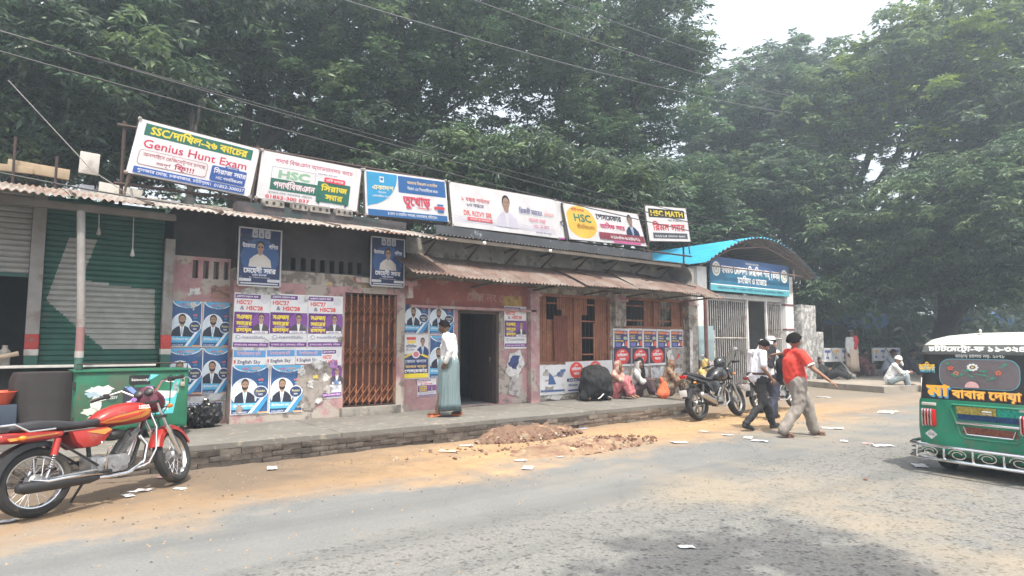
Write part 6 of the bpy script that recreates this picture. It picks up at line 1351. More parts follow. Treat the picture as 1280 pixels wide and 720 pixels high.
# overhead cables
cab = mat("cable_sheath", (.025, .027, .03), .6, var=.1)
cab2 = mat("pale_cable_sheath", (.10, .105, .115), .6, var=.1)
def cable(p0, p1, sag, r, lb, m=cab):
    pts = []
    for i in range(25): t = i / 24; q = Vector(p0).lerp(Vector(p1), t); q.z -= sag * 4 * t * (1 - t); pts.append(q)
    mb = MB(); mb.tube(pts, r, 5); tag(mb.build("overhead_cable", m), lb, "cable", "overhead cables")
def c2(u0, v0, u1, v1, y, sag, r, lb, m=cab):
    a = ony(u0, v0, y); b = ony(u1, v1, y); d = b - a; cable(a - d * .5, b + d * .25, sag, r, lb, m)
c2(718, 0, 940, 80, 7.5, .15, .008, "topmost overhead cable crossing the gap of sky", cab2)
c2(628, 0, 940, 104, 7.5, .2, .008, "overhead cable just below the topmost one", cab2)
c2(490, 0, 927, 124, 7.6, .25, .008, "third overhead cable from the top", cab2)
c2(409, 144, 880, 268, 9.8, .15, .008, "upper one of the low cables above the banners")
c2(420, 152, 885, 280, 9.9, .15, .012, "middle one of the low cables above the banners")
c2(330, 143, 880, 288, 10.2, .2, .012, "lowest thick black cable along the tops of the banners")
c2(0, 208, 300, 262, 10.3, .1, .012, "thick black cable over the left tin roof")

# ================================================================== SAND HEAPS, RUBBLE AND LITTER
def heap(cx, cy, rx, ry, h, seed, lb, col):
    n = 46; m = 30; V = []
    for j in range(m + 1):
        for i in range(n + 1):
            u, v = -1 + 2 * i / n, -1 + 2 * j / m; x, y = cx + u * rx, cy + v * ry
            d = u * u + v * v + .35 * noise.noise(Vector((u * 2, v * 2, seed)))
            z = h * max(0, 1 - d) ** .9 * (1 + .5 * noise.noise(Vector((x * 4, y * 4, seed)))) + .04 * noise.noise(Vector((x * 14, y * 14, seed))) * (d < 1)
            V.append((x, y, ground_z(x, y) + z - (.012 if d > .97 else 0)))
    F = [(j * (n + 1) + i, j * (n + 1) + i + 1, (j + 1) * (n + 1) + i + 1, (j + 1) * (n + 1) + i) for j in range(m) for i in range(n)]
    mb = MB(); mb.add(V, F); o = mb.build("rubble_heap", col); return tag(o, lb, "heap")
earth = mat("reddish_earth", (.145, .09, .062), .95, var=.3, scale=7, bump=.6, col2=(.34, .22, .14), c2=(.5, .6), s2=3, col3=(.10, .06, .05), s3=9)
earth2 = mat("sandy_rubble_earth", (.235, .16, .105), .95, var=.3, scale=7, bump=.6, col2=(.17, .09, .065), c2=(.5, .6), s2=3, col3=(.45, .32, .19), s3=5)
heap(6.55, 8.12, 1.05, .36, .21, 1, "reddish brown earth and rubble heap against the brick kerb", earth)
heap(6.60, 6.95, 1.30, .52, .085, 2, "low sandy rubble heap lying out on the road", earth2)
rb = MB(); r = random.Random(5)
for (cx, cy, rx, ry, n) in ((6.6, 8.08, 1.1, .34, 620), (6.9, 6.95, 1.35, .5, 360), (5.2, 7.6, 1.4, .5, 60)):
    for k in range(n):
        a = r.uniform(0, 6.283); q = r.random() ** .6; x = cx + rx * q * math.cos(a); y = cy + ry * q * math.sin(a); s = r.uniform(.008, .030) * (1.4 if r.random() > .9 else 1)
        u, v = (x - cx) / rx, (y - cy) / ry; z = (.17 if cy > 8 else .085 if cx > 6 else 0) * max(0, 1 - (u * u + v * v)) ** .9 * .85 + ground_z(x, y)
        mi = r.choice((0, 0, 1, 2)); M_ = Matrix.Translation((x, y, z + s * .25)) @ Matrix.Rotation(r.uniform(0, 6), 4, Vector((r.random(), r.random(), r.random() + .1)).normalized())
        sx, sy, sz = s, s * r.uniform(.5, 1), s * r.uniform(.4, .8); rb.add([(i * sx * r.uniform(.6, 1), j * sy * r.uniform(.6, 1), w * sz * r.uniform(.6, 1)) for i in (-1, 1) for j in (-1, 1) for w in (-1, 1)], [(0, 1, 3, 2), (4, 6, 7, 5), (0, 4, 5, 1), (2, 3, 7, 6), (0, 2, 6, 4), (1, 5, 7, 3)], mi, M_)
o = rb.build("rubble", [mat("brick_chip", (.165, .085, .06), .95, var=.3), mat("dirt_clod", (.17, .11, .08), .95, var=.3), mat("stone_chip", (.30, .25, .20), .95, var=.3)], None, None); tag(o, "broken brick chips and clods scattered over the two heaps", "rubble", kind="stuff")
# pebbles and crumbs along the road edge
pb = MB(); 
for k in range(1500):
    x = r.uniform(0, 16); y = r.triangular(3, 8.4, 8.0); s = r.uniform(.004, .014); z = ground_z(x, y)
    pb.add([(x - s, y, z), (x, y - s, z), (x + s, y, z), (x, y + s, z), (x, y, z + s)], [(0, 1, 4), (1, 2, 4), (2, 3, 4), (3, 0, 4)], r.choice((0, 1)))
o = pb.build("pebbles", [mat("pebble_dark", (.11, .09, .075), .95), mat("pebble_tan", (.30, .22, .15), .95)], None, None); tag(o, "small pebbles and crumbs strewn along the road edge", "pebbles", kind="stuff")
def litter(u, v, s, col, lb, seed, z=0, asp=.6, crump=.15):
    p = onz(u, v, z); r = random.Random(seed); s = s * .72; crump *= .5; n = 5; V = []
    for j in range(n + 1):
        for i in range(n + 1):
            x = (i / n - .5) * s; y = (j / n - .5) * s * asp; V.append((x + r.uniform(-.1, .1) * s * .2, y, .006 + crump * s * abs(noise.noise(Vector((i * .7, j * .8, seed)))) * 1.4))
    mb = MB(); mb.add(V, [(j * (n + 1) + i, j * (n + 1) + i + 1, (j + 1) * (n + 1) + i + 1, (j + 1) * (n + 1) + i) for j in range(n) for i in range(n)])
    o = mb.build("paper_litter", mat("litter_%d%d%d" % tuple(int(c * 99) for c in col), col, .8, var=.12, scale=9), None, None); o.location = (p.x, p.y, ground_z(p.x, p.y) + z + .004); o.rotation_euler = (0, 0, r.uniform(0, 3))
    return tag(o, lb, "paper scrap", "paper litter on the road and kerb")
LW = (.48, .48, .50)
for i, (u, v, s, col, lb) in enumerate([
    (858, 685, .16, (.62, .66, .70), "lone pale scrap lying in the foreground asphalt"), (849, 554, .34, LW, "flat white sheet on the sand between the heaps and the students"), (583, 559, .26, LW, "white printed sheet at the left foot of the reddish heap"), (651, 577, .22, LW, "white scrap at the front of the sandy heap"),
    (632, 548, .15, LW, "small white scrap between the two heaps, left one"), (664, 548, .12, LW, "small white scrap between the two heaps, right one"), (562, 553, .2, (.5, .48, .44), "crumpled grey bag at the left end of the reddish heap"), (729, 537, .2, (.35, .40, .62), "bluish scrap at the foot of the brick kerb"),
    (764, 527, .2, LW, "crumpled white scrap at the kerb left of the black motorcycle"), (340, 588, .26, LW, "white scrap below the kerb in front of the collapsible gate"), (298, 578, .18, (.7, .66, .62), "small pale crumpled scrap near the red motorcycle's front wheel"), (225, 613, .18, (.5, .62, .62), "torn pale scrap beside the red motorcycle's front tyre"),
    (180, 615, .22, (.55, .50, .5), "crumpled scrap under the red motorcycle's engine, right one"), (160, 622, .2, (.5, .52, .55), "crumpled scrap under the red motorcycle's engine, left one"), (8, 655, .2, LW, "white scrap behind the red motorcycle's rear wheel"), (205, 600, .2, (.55, .3, .3), "reddish printed scrap by the red motorcycle's front wheel"),
    (166, 617, .14, LW, "bright small scrap in front of the red motorcycle's silencer"), (262, 585, .22, (.55, .57, .6), "flat grey scrap right of the red motorcycle"), (1040, 536, .5, LW, "white sheet right of the boy in the red shirt"), (1103, 558, .42, LW, "white sheet on the asphalt left of the rickshaw bumper"),
    (1150, 583, .34, LW, "white printed scrap beneath the rickshaw's bumper corner"), (1055, 552, .25, LW, "small white scrap left of the rickshaw on the asphalt"), (1085, 555, .2, (.6, .4, .4), "pinkish scrap left of the rickshaw on the asphalt"), (1030, 497, .5, LW, "white strip on the road near the third motorcycle's wheel"),
    (1110, 516, .7, (.62, .6, .55), "pale strip on the sunny sand left of the rickshaw"), (910, 545, .26, LW, "white sheet by the walking student's rear foot"), (880, 541, .2, LW, "small white scrap below the black motorcycle"), (935, 548, .3, (.6, .58, .55), "pale scrap just behind the boy's sandal"),
    (950, 552, .34, LW, "white sheet on the ground under the boy in red"), (1082, 600, .1, (.18, .07, .05), "small dark red clod on the road left of the rickshaw"), (700, 572, .12, LW, "tiny white scrap at the right of the sandy heap"), (690, 563, .14, (.62, .6, .5), "tiny cream scrap on the crest of the sandy heap"), (660, 586, .3, (.45, .44, .48), "torn grey scrap in front of the sandy heap"), (560, 566, .36, (.5, .38, .3), "flattened brown paper left of the sandy heap")]):
    litter(u, v, s, col, lb, i + 1, crump=.12)

# ================================================================== PEOPLE
SK = {0: mat("brown_skin", (.22, .115, .075), .6, var=.08, scale=8), 1: mat("dark_brown_skin", (.13, .068, .045), .6, var=.08, scale=8), 2: mat("light_brown_skin", (.31, .175, .12), .6, var=.08, scale=8)}
capm = mat("white_cap_cloth", (.7, .7, .7), .85)
hairm = mat("black_hair", (.008, .007, .007), .9, var=.3, scale=30, spec=.1); whitehair = mat("white_beard_hair", (.62, .61, .59), .8, var=.2, scale=30, bump=.5)
eye_w = mat("eye_white", (.6, .58, .55), .3, var=0); eye_d = mat("eye_dark", (.01, .008, .006), .2, var=0); lipm = mat("lip_skin", (.22, .08, .065), .5, var=0)
def head_prims(mb, c, yaw, pitch, skin_i=0, k=1.0):
    Rm = Matrix.Translation(c) @ Matrix.Rotation(yaw, 4, 'Z') @ Matrix.Rotation(pitch, 4, 'Y') @ Matrix.Scale(k, 4)
    bm = bmesh.new(); bmesh.ops.create_uvsphere(bm, u_segments=28, v_segments=20, radius=1)
    for v in bm.verts:
        x, y, z = v.co; X, Y, Z = x * .095, y * .074, z * .113
        if z < -.1: t = (-.1 - z) / .9; Y *= 1 - .42 * t; X = X * (1 - .22 * t) + .012 * t
        if x > .55 and abs(y) < .22 and -.45 < z < .12: X += .016 * (1 - abs(y) / .22) * (1 - abs(z + .22) / .4) if abs(z + .22) < .4 else 0
        if x > .5 and .02 < z < .2: X -= .006 if .12 < abs(y) < .5 else 0
        if x > .4 and .2 < z < .34 : X += .004
        v.co = (X, Y, Z)
    mb.addbm(bm, 0, Rm)
    for s in (-1, 1):
        T3 = (Matrix.Rotation(yaw, 3, 'Z') @ Matrix.Rotation(pitch, 3, 'Y'))
        P = lambda x, y, z: Rm @ Vector((x, y, z))
        mb.ell(P(-.005, s * .076, -.005), (.017 * k, .008 * k, .028 * k), 0, T3, 8, 6)
        mb.ell(P(.083, s * .030, .012), (.010 * k, .014 * k, .007 * k), 1, T3, 8, 6); mb.ell(P(.091, s * .030, .012), (.004 * k, .006 * k, .006 * k), 2, T3, 8, 6)
        mb.ell(P(.088, s * .031, .032), (.006 * k, .018 * k, .0035 * k), 2, T3, 8, 6)
    mb.ell(P(.086, 0, -.058), (.010 * k, .022 * k, .007 * k), 3, T3, 10, 6)
    return Rm
def hand(mb, w, d, side, palm, k=1.0, curl=.35, sp=1.0):
    """wrist w, pointing direction d, palm normal palm; palm, four unequal fingers and a thumb"""
    d = Vector(d).normalized(); pn = (Vector(palm) - Vector(palm).dot(d) * d).normalized(); a = d.cross(pn).normalized() * side; w = Vector(w)
    rings = []
    for t, hw, ht in ((-.01, .024, .019), (.02, .033, .017), (.055, .040, .014), (.085, .041, .012), (.098, .036, .009)):
        rings.append([w + d * t * k + a * (math.cos(2 * math.pi * q / 10) * hw * k) + pn * (math.sin(2 * math.pi * q / 10) * ht * k) for q in range(10)])
    mb.loft(rings, 0)
    for i, (off, L) in enumerate(((.030, .066), (.010, .076), (-.010, .070), (-.029, .054))):
        p0 = w + d * .082 * k + a * off * k; c = curl * (1 + .15 * i); d1 = (d + a * off * 2 * sp + pn * c * .5).normalized(); d2 = (d1 + pn * c).normalized(); d3 = (d2 + pn * c).normalized()
        p1 = p0 + d1 * L * .5 * k; p2 = p1 + d2 * L * .32 * k; p3 = p2 + d3 * L * .26 * k; mb.tube([p0, p1, p2, p3], [.0095 * k, .0088 * k, .0078 * k, .005 * k], 6, 0)
    t0 = w + d * .022 * k + a * .028 * k; dt = (d * .6 + a * .75 + pn * .25).normalized(); t1 = t0 + dt * .04 * k; t2 = t1 + (dt + d * .5).normalized() * .030 * k; mb.tube([t0, t1, t2], [.013 * k, .0105 * k, .007 * k], 6, 0)
def cloth_m(name, col, **k): return mat(name, col, .85, var=k.pop('var', .1), scale=k.pop('scale', 6), **k)
def limbs(J, spec): return [('c', J[a], ra, J[b], rb) for a, ra, b, rb in spec]
def part_blob(name, m, root, prims, vox=.016, sm=4, disp=None, seed=0, smooth=180):
    vs, fs = blob(prims, vox, sm, disp, seed); mb = MB(); mb.add(vs, fs); return mb.build(name, m, root, smooth)
def person(label, loc, rz, J, skin=0, shirt=None, sleeves=.55, trousers=None, hair='short', hy=0, hp=0, k=1.0, hands=None, feet='bare', bare_arm=True, footcol=None, extra=None, group=None, tuck=False, tro_r=1.0, collar=True, shirt_len=0):
    """J: joints in metres, figure faces +x.  pel chest neck head shL elL wrL ... hipL knL anL toL"""
    root = empty("person", label, "person", loc, rz, group); J = {a: Vector(b) for a, b in J.items()}
    pr = []
    pr += [('c', J['pel'], .115, J['chest'], .115), ('c', J['hipL'], .085, J['hipR'], .085), ('c', J['shL'], .055, J['shR'], .055), ('c', J['chest'], .11, (J['shL'] + J['shR']) / 2 - Vector((0, 0, .05)), .09), ('c', (J['shL'] + J['shR']) / 2, .055, J['head'] - Vector((0, 0, .05)), .048)]
    for s in 'LR':
        pr += [('c', J['sh' + s], .052, J['el' + s], .038), ('c', J['el' + s], .038, J['wr' + s], .025), ('c', J['hip' + s], .085, J['kn' + s], .055), ('c', J['kn' + s], .052, J['an' + s], .034)]
        f = (J['to' + s] - J['an' + s]); he = J['an' + s] + Vector((0, 0, -.045)) - f.normalized() * .03; pr += [('c', J['an' + s], .033, he, .03), ('c', he, .03, J['to' + s] - f * .3, .030), ('c', J['to' + s] - f * .3, .030, J['to' + s], .018)]
    vs, fs = blob(pr, .015, 3); mb = MB(); mb.add(vs, fs, 0)
    hd = J['head'] + Vector((.01, 0, .06)); Rm = head_prims(mb, hd, hy, hp, k=k)
    hs = hands or {}
    for s in 'LR':
        d = (J['wr' + s] - J['el' + s]); hh = hs.get(s, {}); mb_side = 1 if s == 'L' else -1
        hand(mb, J['wr' + s], hh.get('d', d), hh.get('side', mb_side), hh.get('palm', (0, -mb_side, -.1)), curl=hh.get('curl', .4))
    mb.build("body", [SK[skin], eye_w, eye_d, lipm], root, 180)
    # hair
    if hair:
        bm = bmesh.new(); bmesh.ops.create_uvsphere(bm, u_segments=32, v_segments=22, radius=1); kill = []
        for v in bm.verts:
            x, y, z = v.co; low = ((-.28 if hair == 'thick' else -.16) if x < .0 else -.02 + x * .7) + .12 * noise.noise(Vector((x * 6, y * 6, 1)))
            if hair == 'cap': low = -.05
            if z < low: kill.append(v)
            r_ = 1.0 + (.05 * noise.noise(Vector((x * 4, y * 4, z * 4))) if hair != 'cap' else 0); vol = 1.04 if hair == 'cap' else (1.24 if hair == 'thick' else 1.06)
            v.co = (x * .104 * r_ * vol - .003, y * .083 * r_ * vol, z * .124 * r_ * (vol if z > 0 else 1) + .003)
        bmesh.ops.delete(bm, geom=kill, context='VERTS'); geom_ = bmesh.ops.solidify(bm, geom=bm.faces[:], thickness=.012)
        mb = MB(); mb.addbm(bm, 0, Rm); mb.build("prayer_cap" if hair == 'cap' else "hair", mat("white_cap_cloth", (.7, .7, .7), .85) if hair == 'cap' else hairm, root, 180)
    if shirt:
        pr = [('c', J['pel'] + Vector((0, 0, .02 - shirt_len)), .162, J['chest'], .145), ('c', J['pel'] + Vector((0, .045, -shirt_len)), .135, J['chest'] + Vector((0, .05, 0)), .12), ('c', J['pel'] + Vector((0, -.045, -shirt_len)), .135, J['chest'] + Vector((0, -.05, 0)), .12), ('c', J['shL'], .070, J['shR'], .070), ('c', J['chest'], .135, (J['shL'] + J['shR']) / 2 - Vector((0, 0, .04)), .10), ('c', (J['shL'] + J['shR']) / 2, .085, (J['shL'] + J['shR']) / 2 + (J['head'] - (J['shL'] + J['shR']) / 2) * .30, .062)]
        for s in 'LR':
            e = J['el' + s]; w = J['wr' + s]
            if sleeves <= 1: pr.append(('c', J['sh' + s], .070, J['sh' + s].lerp(e, sleeves), .066))
            else: pr += [('c', J['sh' + s], .070, e, .056), ('c', e, .056, e.lerp(w, min(.92, sleeves - 1)), .045)]
        part_blob("shirt", shirt, root, pr, .016, 4, (.014, 9), sum(map(ord, label)) % 97)
    if trousers:
        pr = [('c', J['pel'] + Vector((0, 0, .04)), .128, J['pel'], .138), ('c', J['hipL'], .115, J['hipR'], .115)]
        for s in 'LR': pr += [('c', J['hip' + s], .112 * tro_r, J['kn' + s], .085 * tro_r), ('c', J['kn' + s], .083 * tro_r, J['an' + s] + Vector((0, 0, .0)), .070 * tro_r)]
        part_blob("trousers", trousers, root, pr, .016, 4, (.014, 8), 3 + sum(map(ord, label)) % 31)
    if feet != 'bare':
        for s in 'LR':
            f = J['to' + s] - J['an' + s]; he = J['an' + s] + Vector((0, 0, -.055)) - f.normalized() * .035; mid = J['to' + s] - f * .3; tt = J['to' + s] + f.normalized() * .012
            if feet == 'shoe': part_blob("shoe", footcol, root, [('c', J['an' + s] - Vector((0, 0, .02)), .045, he, .042), ('c', he, .042, mid, .044), ('c', mid, .044, tt, .030)], .012, 3)
            else:
                mb = MB(); fd = Vector((f.x, f.y, 0)).normalized(); sd_ = Vector((-fd.y, fd.x, 0)); base = J['an' + s] + Vector((0, 0, -.088)); rings = []
                lift = f.normalized().z
                rr = [(-.075, .030), (-.06, .04), (0, .038), (.07, .046), (.13, .046), (.165, .030), (.175, .015)]
                ft = f.normalized()
                for t, w in rr:
                    c = J['an' + s] + ft * (t + .0) + Vector((0, 0, -.075 - (.0))); c.z = max(c.z, .006) if lift > -.9 else c.z
                    rings.append([c + sd_ * w + Vector((0, 0, .008)), c - sd_ * w + Vector((0, 0, .008)), c - sd_ * w - Vector((0, 0, .008)), c + sd_ * w - Vector((0, 0, .008))])
                mb.loft(rings); so = mb.build("sandal", footcol, root)
                mb = MB(); c = J['an' + s] + ft * .085 + Vector((0, 0, -.045)); mb.tube([c + sd_ * .045 - Vector((0, 0, .03)), c + sd_ * .03 + Vector((0, 0, .008)), c - sd_ * .03 + Vector((0, 0, .008)), c - sd_ * .045 - Vector((0, 0, .03))], .012, 6); mb.build("strap", footcol, so)
    return root, J
def stand(h=1.68):
    k = h / 1.70
    J = dict(pel=(0, 0, .96), chest=(0, 0, 1.25), head=(.02, 0, 1.53), shL=(0, .17, 1.40), shR=(0, -.17, 1.40), elL=(-.02, .21, 1.12), elR=(-.02, -.21, 1.12), wrL=(.06, .22, .87), wrR=(.06, -.22, .87), hipL=(0, .09, .92), hipR=(0, -.09, .92), knL=(.01, .10, .50), knR=(.01, -.10, .50), anL=(-.02, .10, .085), anR=(-.02, -.10, .085), toL=(.14, .12, .03), toR=(.14, -.12, .03))
    return {a: Vector(b) * k for a, b in J.items()}
def skirt(root, name, m, prof, folds=11, amp=.012, seed=0, n=64):
    """lungi or skirt: rings (cx, cy, z, rx, ry)"""
    mb = MB(); rings = []
    for j, (cx, cy, z, rx, ry) in enumerate(prof):
        t = j / (len(prof) - 1); q = []
        for k in range(n):
            a = 2 * math.pi * k / n; w = 1 + (amp / max(rx, ry)) * (math.sin(a * folds + seed + t * 1.2) + .5 * math.sin(a * (folds * 2 + 1) + seed * 2)) * (.25 + t)
            q.append((cx + rx * w * math.cos(a), cy + ry * w * math.sin(a), z + .008 * math.sin(a * 3 + seed) * t))
        rings.append(q)
    inner = [[(prof[-1][0] + (x - prof[-1][0]) * .96, prof[-1][1] + (y - prof[-1][1]) * .96, z + .01) for x, y, z in rings[-1]], [(prof[-2][0] + (x - prof[-2][0]) * .94, prof[-2][1] + (y - prof[-2][1]) * .94, z) for x, y, z in rings[-2]]]
    mb.loft(rings + inner); return mb.build(name, m, root, 180)
V = Vector
# --- man in white shirt and checked lungi at the doorway (back to us, looking at the posters, hand behind)
def checked(name, col, line, sc):
    m = mat(name, col, .9, var=.08, scale=5); nt = m.node_tree; n = nt.nodes; l = nt.links; b = n["Principled BSDF"]; tc = n.new("ShaderNodeTexCoord"); src = b.inputs["Base Color"].links[0].from_socket
    for ax in ('X', 'Z', 'Y'):
        w = n.new("ShaderNodeTexWave"); w.bands_direction = ax; w.inputs["Scale"].default_value = sc; l.new(tc.outputs["Object"], w.inputs[0]); r = n.new("ShaderNodeMapRange"); r.inputs[1].default_value = .82; r.inputs[2].default_value = .95; r.inputs[4].default_value = .45; l.new(w.outputs[1], r.inputs[0])
        x = n.new("ShaderNodeMix"); x.data_type = 'RGBA'; l.new(r.outputs[0], x.inputs[0]); l.new(src, x.inputs[6]); x.inputs[7].default_value = (*line, 1); src = x.outputs[2]
    l.new(src, b.inputs["Base Color"]); return m
J = stand(1.66); J['head'] += V((.06, .0, -.02)); J['elL'] = V((-.12, .24, 1.13)); J['wrL'] = V((-.02, .22, .93)); J['elR'] = V((-.02, -.25, 1.12)); J['wrR'] = V((.09, -.20, .94)); J['knL'] = V((.08, .1, .5)); J['anL'] = V((.16, .11, .085)); J['toL'] = V((.32, .13, .03)); J['anR'] = V((-.16, -.12, .085)); J['toR'] = V((.0, -.16, .03))
root, J = person("man in white shirt and blue checked lungi standing at the doorway", (5.80, 9.32, .305), R(128), J, 1, cloth_m("white_cotton_shirt", (.62, .62, .64)), 1.9, None, 'short', hy=R(10), hp=R(12), feet='sandal', footcol=mat("orange_sandal", (.62, .17, .06), .6), shirt_len=.12)
root.scale = (1.0, .98, .97)
skirt(root, "lungi", checked("blue_check_lungi", (.17, .235, .25), (.07, .11, .14), 14), [(0, 0, 1.02, .15, .165), (0, 0, .9, .175, .19), (0, 0, .7, .175, .20), (.0, 0, .45, .18, .19), (0, 0, .22, .20, .19), (-.0, 0, .10, .215, .19)], 9, .012, 1)
# --- student in white shirt, dark trousers, walking right, head down
def walk(h, lead, stride=.30):
    J = stand(h); k = h / 1.7; o = 'R' if lead == 'L' else 'L'; yl = .09 if lead == 'L' else -.09
    J['kn' + lead] = V((.20, yl, .50)) * k; J['an' + lead] = V((stride, yl, .09)) * k; J['to' + lead] = V((stride + .16, yl * 1.2, .05)) * k
    J['kn' + o] = V((.0, -yl, .49)) * k; J['an' + o] = V((-stride, -yl, .13)) * k; J['to' + o] = V((-stride + .14, -yl, .035)) * k
    return J
J = walk(1.62, 'L', .36); J['head'] += V((.11, 0, -.06)); J['chest'] += V((.02, 0, 0)); J['elL'] = V((.06, .24, 1.12)); J['wrL'] = V((.26, .20, 1.20)); J['elR'] = V((-.06, -.24, 1.08)); J['wrR'] = V((.10, -.24, .90))
root, J = person("student in white shirt and black trousers with head bowed beside the boy in red", (10.42, 6.42, .01), R(-22), J, 0, cloth_m("pale_school_shirt", (.60, .62, .70)), .75, cloth_m("black_trousers", (.022, .022, .026)), 'short', hy=R(-10), hp=R(30), feet='shoe', footcol=mat("black_shoe", (.015, .015, .016), .4), tro_r=.88)
mb = MB(); mb.lathe([(.148, -.02), (.153, -.02), (.153, .02), (.148, .02)], 24, M=Matrix.Translation((0, 0, .985)) @ Matrix.Diagonal((1, 1.22, 1, 1))); mb.build("belt", mat("brown_belt", (.07, .03, .02), .5), root)
bp = empty("backpack", "black backpack carried between the student and the boy in red", "backpack", (10.80, 6.12, .82), R(-10))
vs, fs = blob([('e', (0, 0, .28), (.14, .17, .26)), ('e', (.02, 0, .10), (.15, .18, .14)), ('e', (.10, 0, .20), (.07, .13, .14)), ('e', (0, 0, .46), (.10, .13, .09))], .016, 3, (.02, 8), 5); mb = MB(); mb.add(vs, fs); mb.build("bag", mat("black_nylon", (.018, .018, .024), .6, var=.2), bp, 180)
for s in (-.07, .07): mb = MB(); mb.tube([(-.06, s, .48), (-.14, s * 1.1, .52), (-.18, s * 1.2, .38), (-.15, s * 1.3, .16), (-.06, s, .05)], .016, 6, flat=.4); mb.build("strap", mat("black_nylon", (0, 0, 0)), bp)
mb = MB(); mb.tube([(.0, -.04, .53), (.02, 0, .58), (.0, .04, .53)], .01, 6); mb.build("handle", mat("black_nylon", (0, 0, 0)), bp)
mb = MB(); mb.tube([(.165, -.1, .2), (.17, 0, .24), (.165, .1, .2)], .004, 5); mb.build("zip", steel, bp)
# --- boy in red
J = walk(1.66, 'L', .26); J['knL'] = V((.22, .08, .50)); J['anL'] = V((.32, .08, .09)); J['toL'] = V((.48, .07, .035)); J['knR'] = V((-.02, -.09, .5)); J['anR'] = V((-.28, -.10, .12)); J['toR'] = V((-.13, -.11, .03))
J['chest'] += V((-.03, 0, 0)); J['head'] += V((.0, .03, .0)); J['elL'] = V((.13, .36, 1.36)); J['wrL'] = V((.06, .56, 1.34)); J['elR'] = V((.08, -.32, 1.12)); J['wrR'] = V((.24, -.46, .93))
root, J = person("boy in a red T-shirt and grey cargo trousers walking with one arm out", (10.22, 5.62, .0), R(-30), J, 0, cloth_m("red_tshirt", (.58, .045, .03)), .72, cloth_m("grey_cargo_cloth", (.25, .225, .205)), 'thick', hy=R(12), hp=R(0), feet='sandal', footcol=mat("brown_sandal", (.10, .05, .035), .6), tro_r=1.12, hands={'R': dict(palm=(0, 0, -1), curl=.3), 'L': dict(palm=(0, 0, -1), curl=.5)})
root.scale = (1.12, 1.14, 1.0)
for a in ('elL', 'elR'):
    e = J['sh' + a[-1]].lerp(J[a], .80); d = (J[a] - J['sh' + a[-1]]).normalized(); mb = MB(); mb.tube([e - d * .012, e + d * .012], .064, 16); mb.build("sleeve_trim", cloth_m("white_trim", (.65, .65, .65)), root)
# --- third student behind, white shirt and white cap, carrying a black bag on the shoulder
J = walk(1.62, 'L', .2); J['head'] += V((.05, 0, 0)); J['elL'] = V((-.05, .25, 1.2)); J['wrL'] = V((-.02, .2, 1.36)); J['elR'] = V((.06, -.24, 1.12)); J['wrR'] = V((.2, -.18, 1.0))
root, J = person("pupil in white shirt and white cap half hidden behind the bowed student", (12.05, 7.15, .0), R(-8), J, 2, cloth_m("white_school_shirt", (.66, .67, .70)), .8, cloth_m("navy_trousers", (.03, .035, .06)), 'short', hy=R(-20), hp=R(8), feet='shoe', footcol=mat("black_shoe", (0, 0, 0)))
mb = MB(); mb.lathe([(.001, .055), (.05, .05), (.085, .02), (.092, -.02), (.088, -.02), (.001, .0)], 20, M=Matrix.Translation(J['head'] + V((-.02, .0, .165)))); mb.build("cap", mat("white_cap_cloth", (0, 0, 0)), root)
bgr = MB(); bgr.prism([(0, 0), (.34, -.22), (.40, .16), (.30, .26)], .10); o = bgr.build("shoulder_bag", mat("black_nylon", (0, 0, 0))); o.location = (11.52, 7.05, 1.28); o.rotation_euler = (0, R(5), R(-20)); tag(o, "black angular bag held up behind the pupil's shoulder", "bag")
bgr = MB(); bgr.prism([(0, 0), (.32, -.05), (.34, .18), (.08, .20)], .06); o = bgr.build("paper_file", mat("pale_file", (.55, .57, .6), .7)); o.location = (11.62, 7.12, 1.42); o.rotation_euler = (0, R(5), R(-20)); tag(o, "pale file resting on the black angular bag", "file")

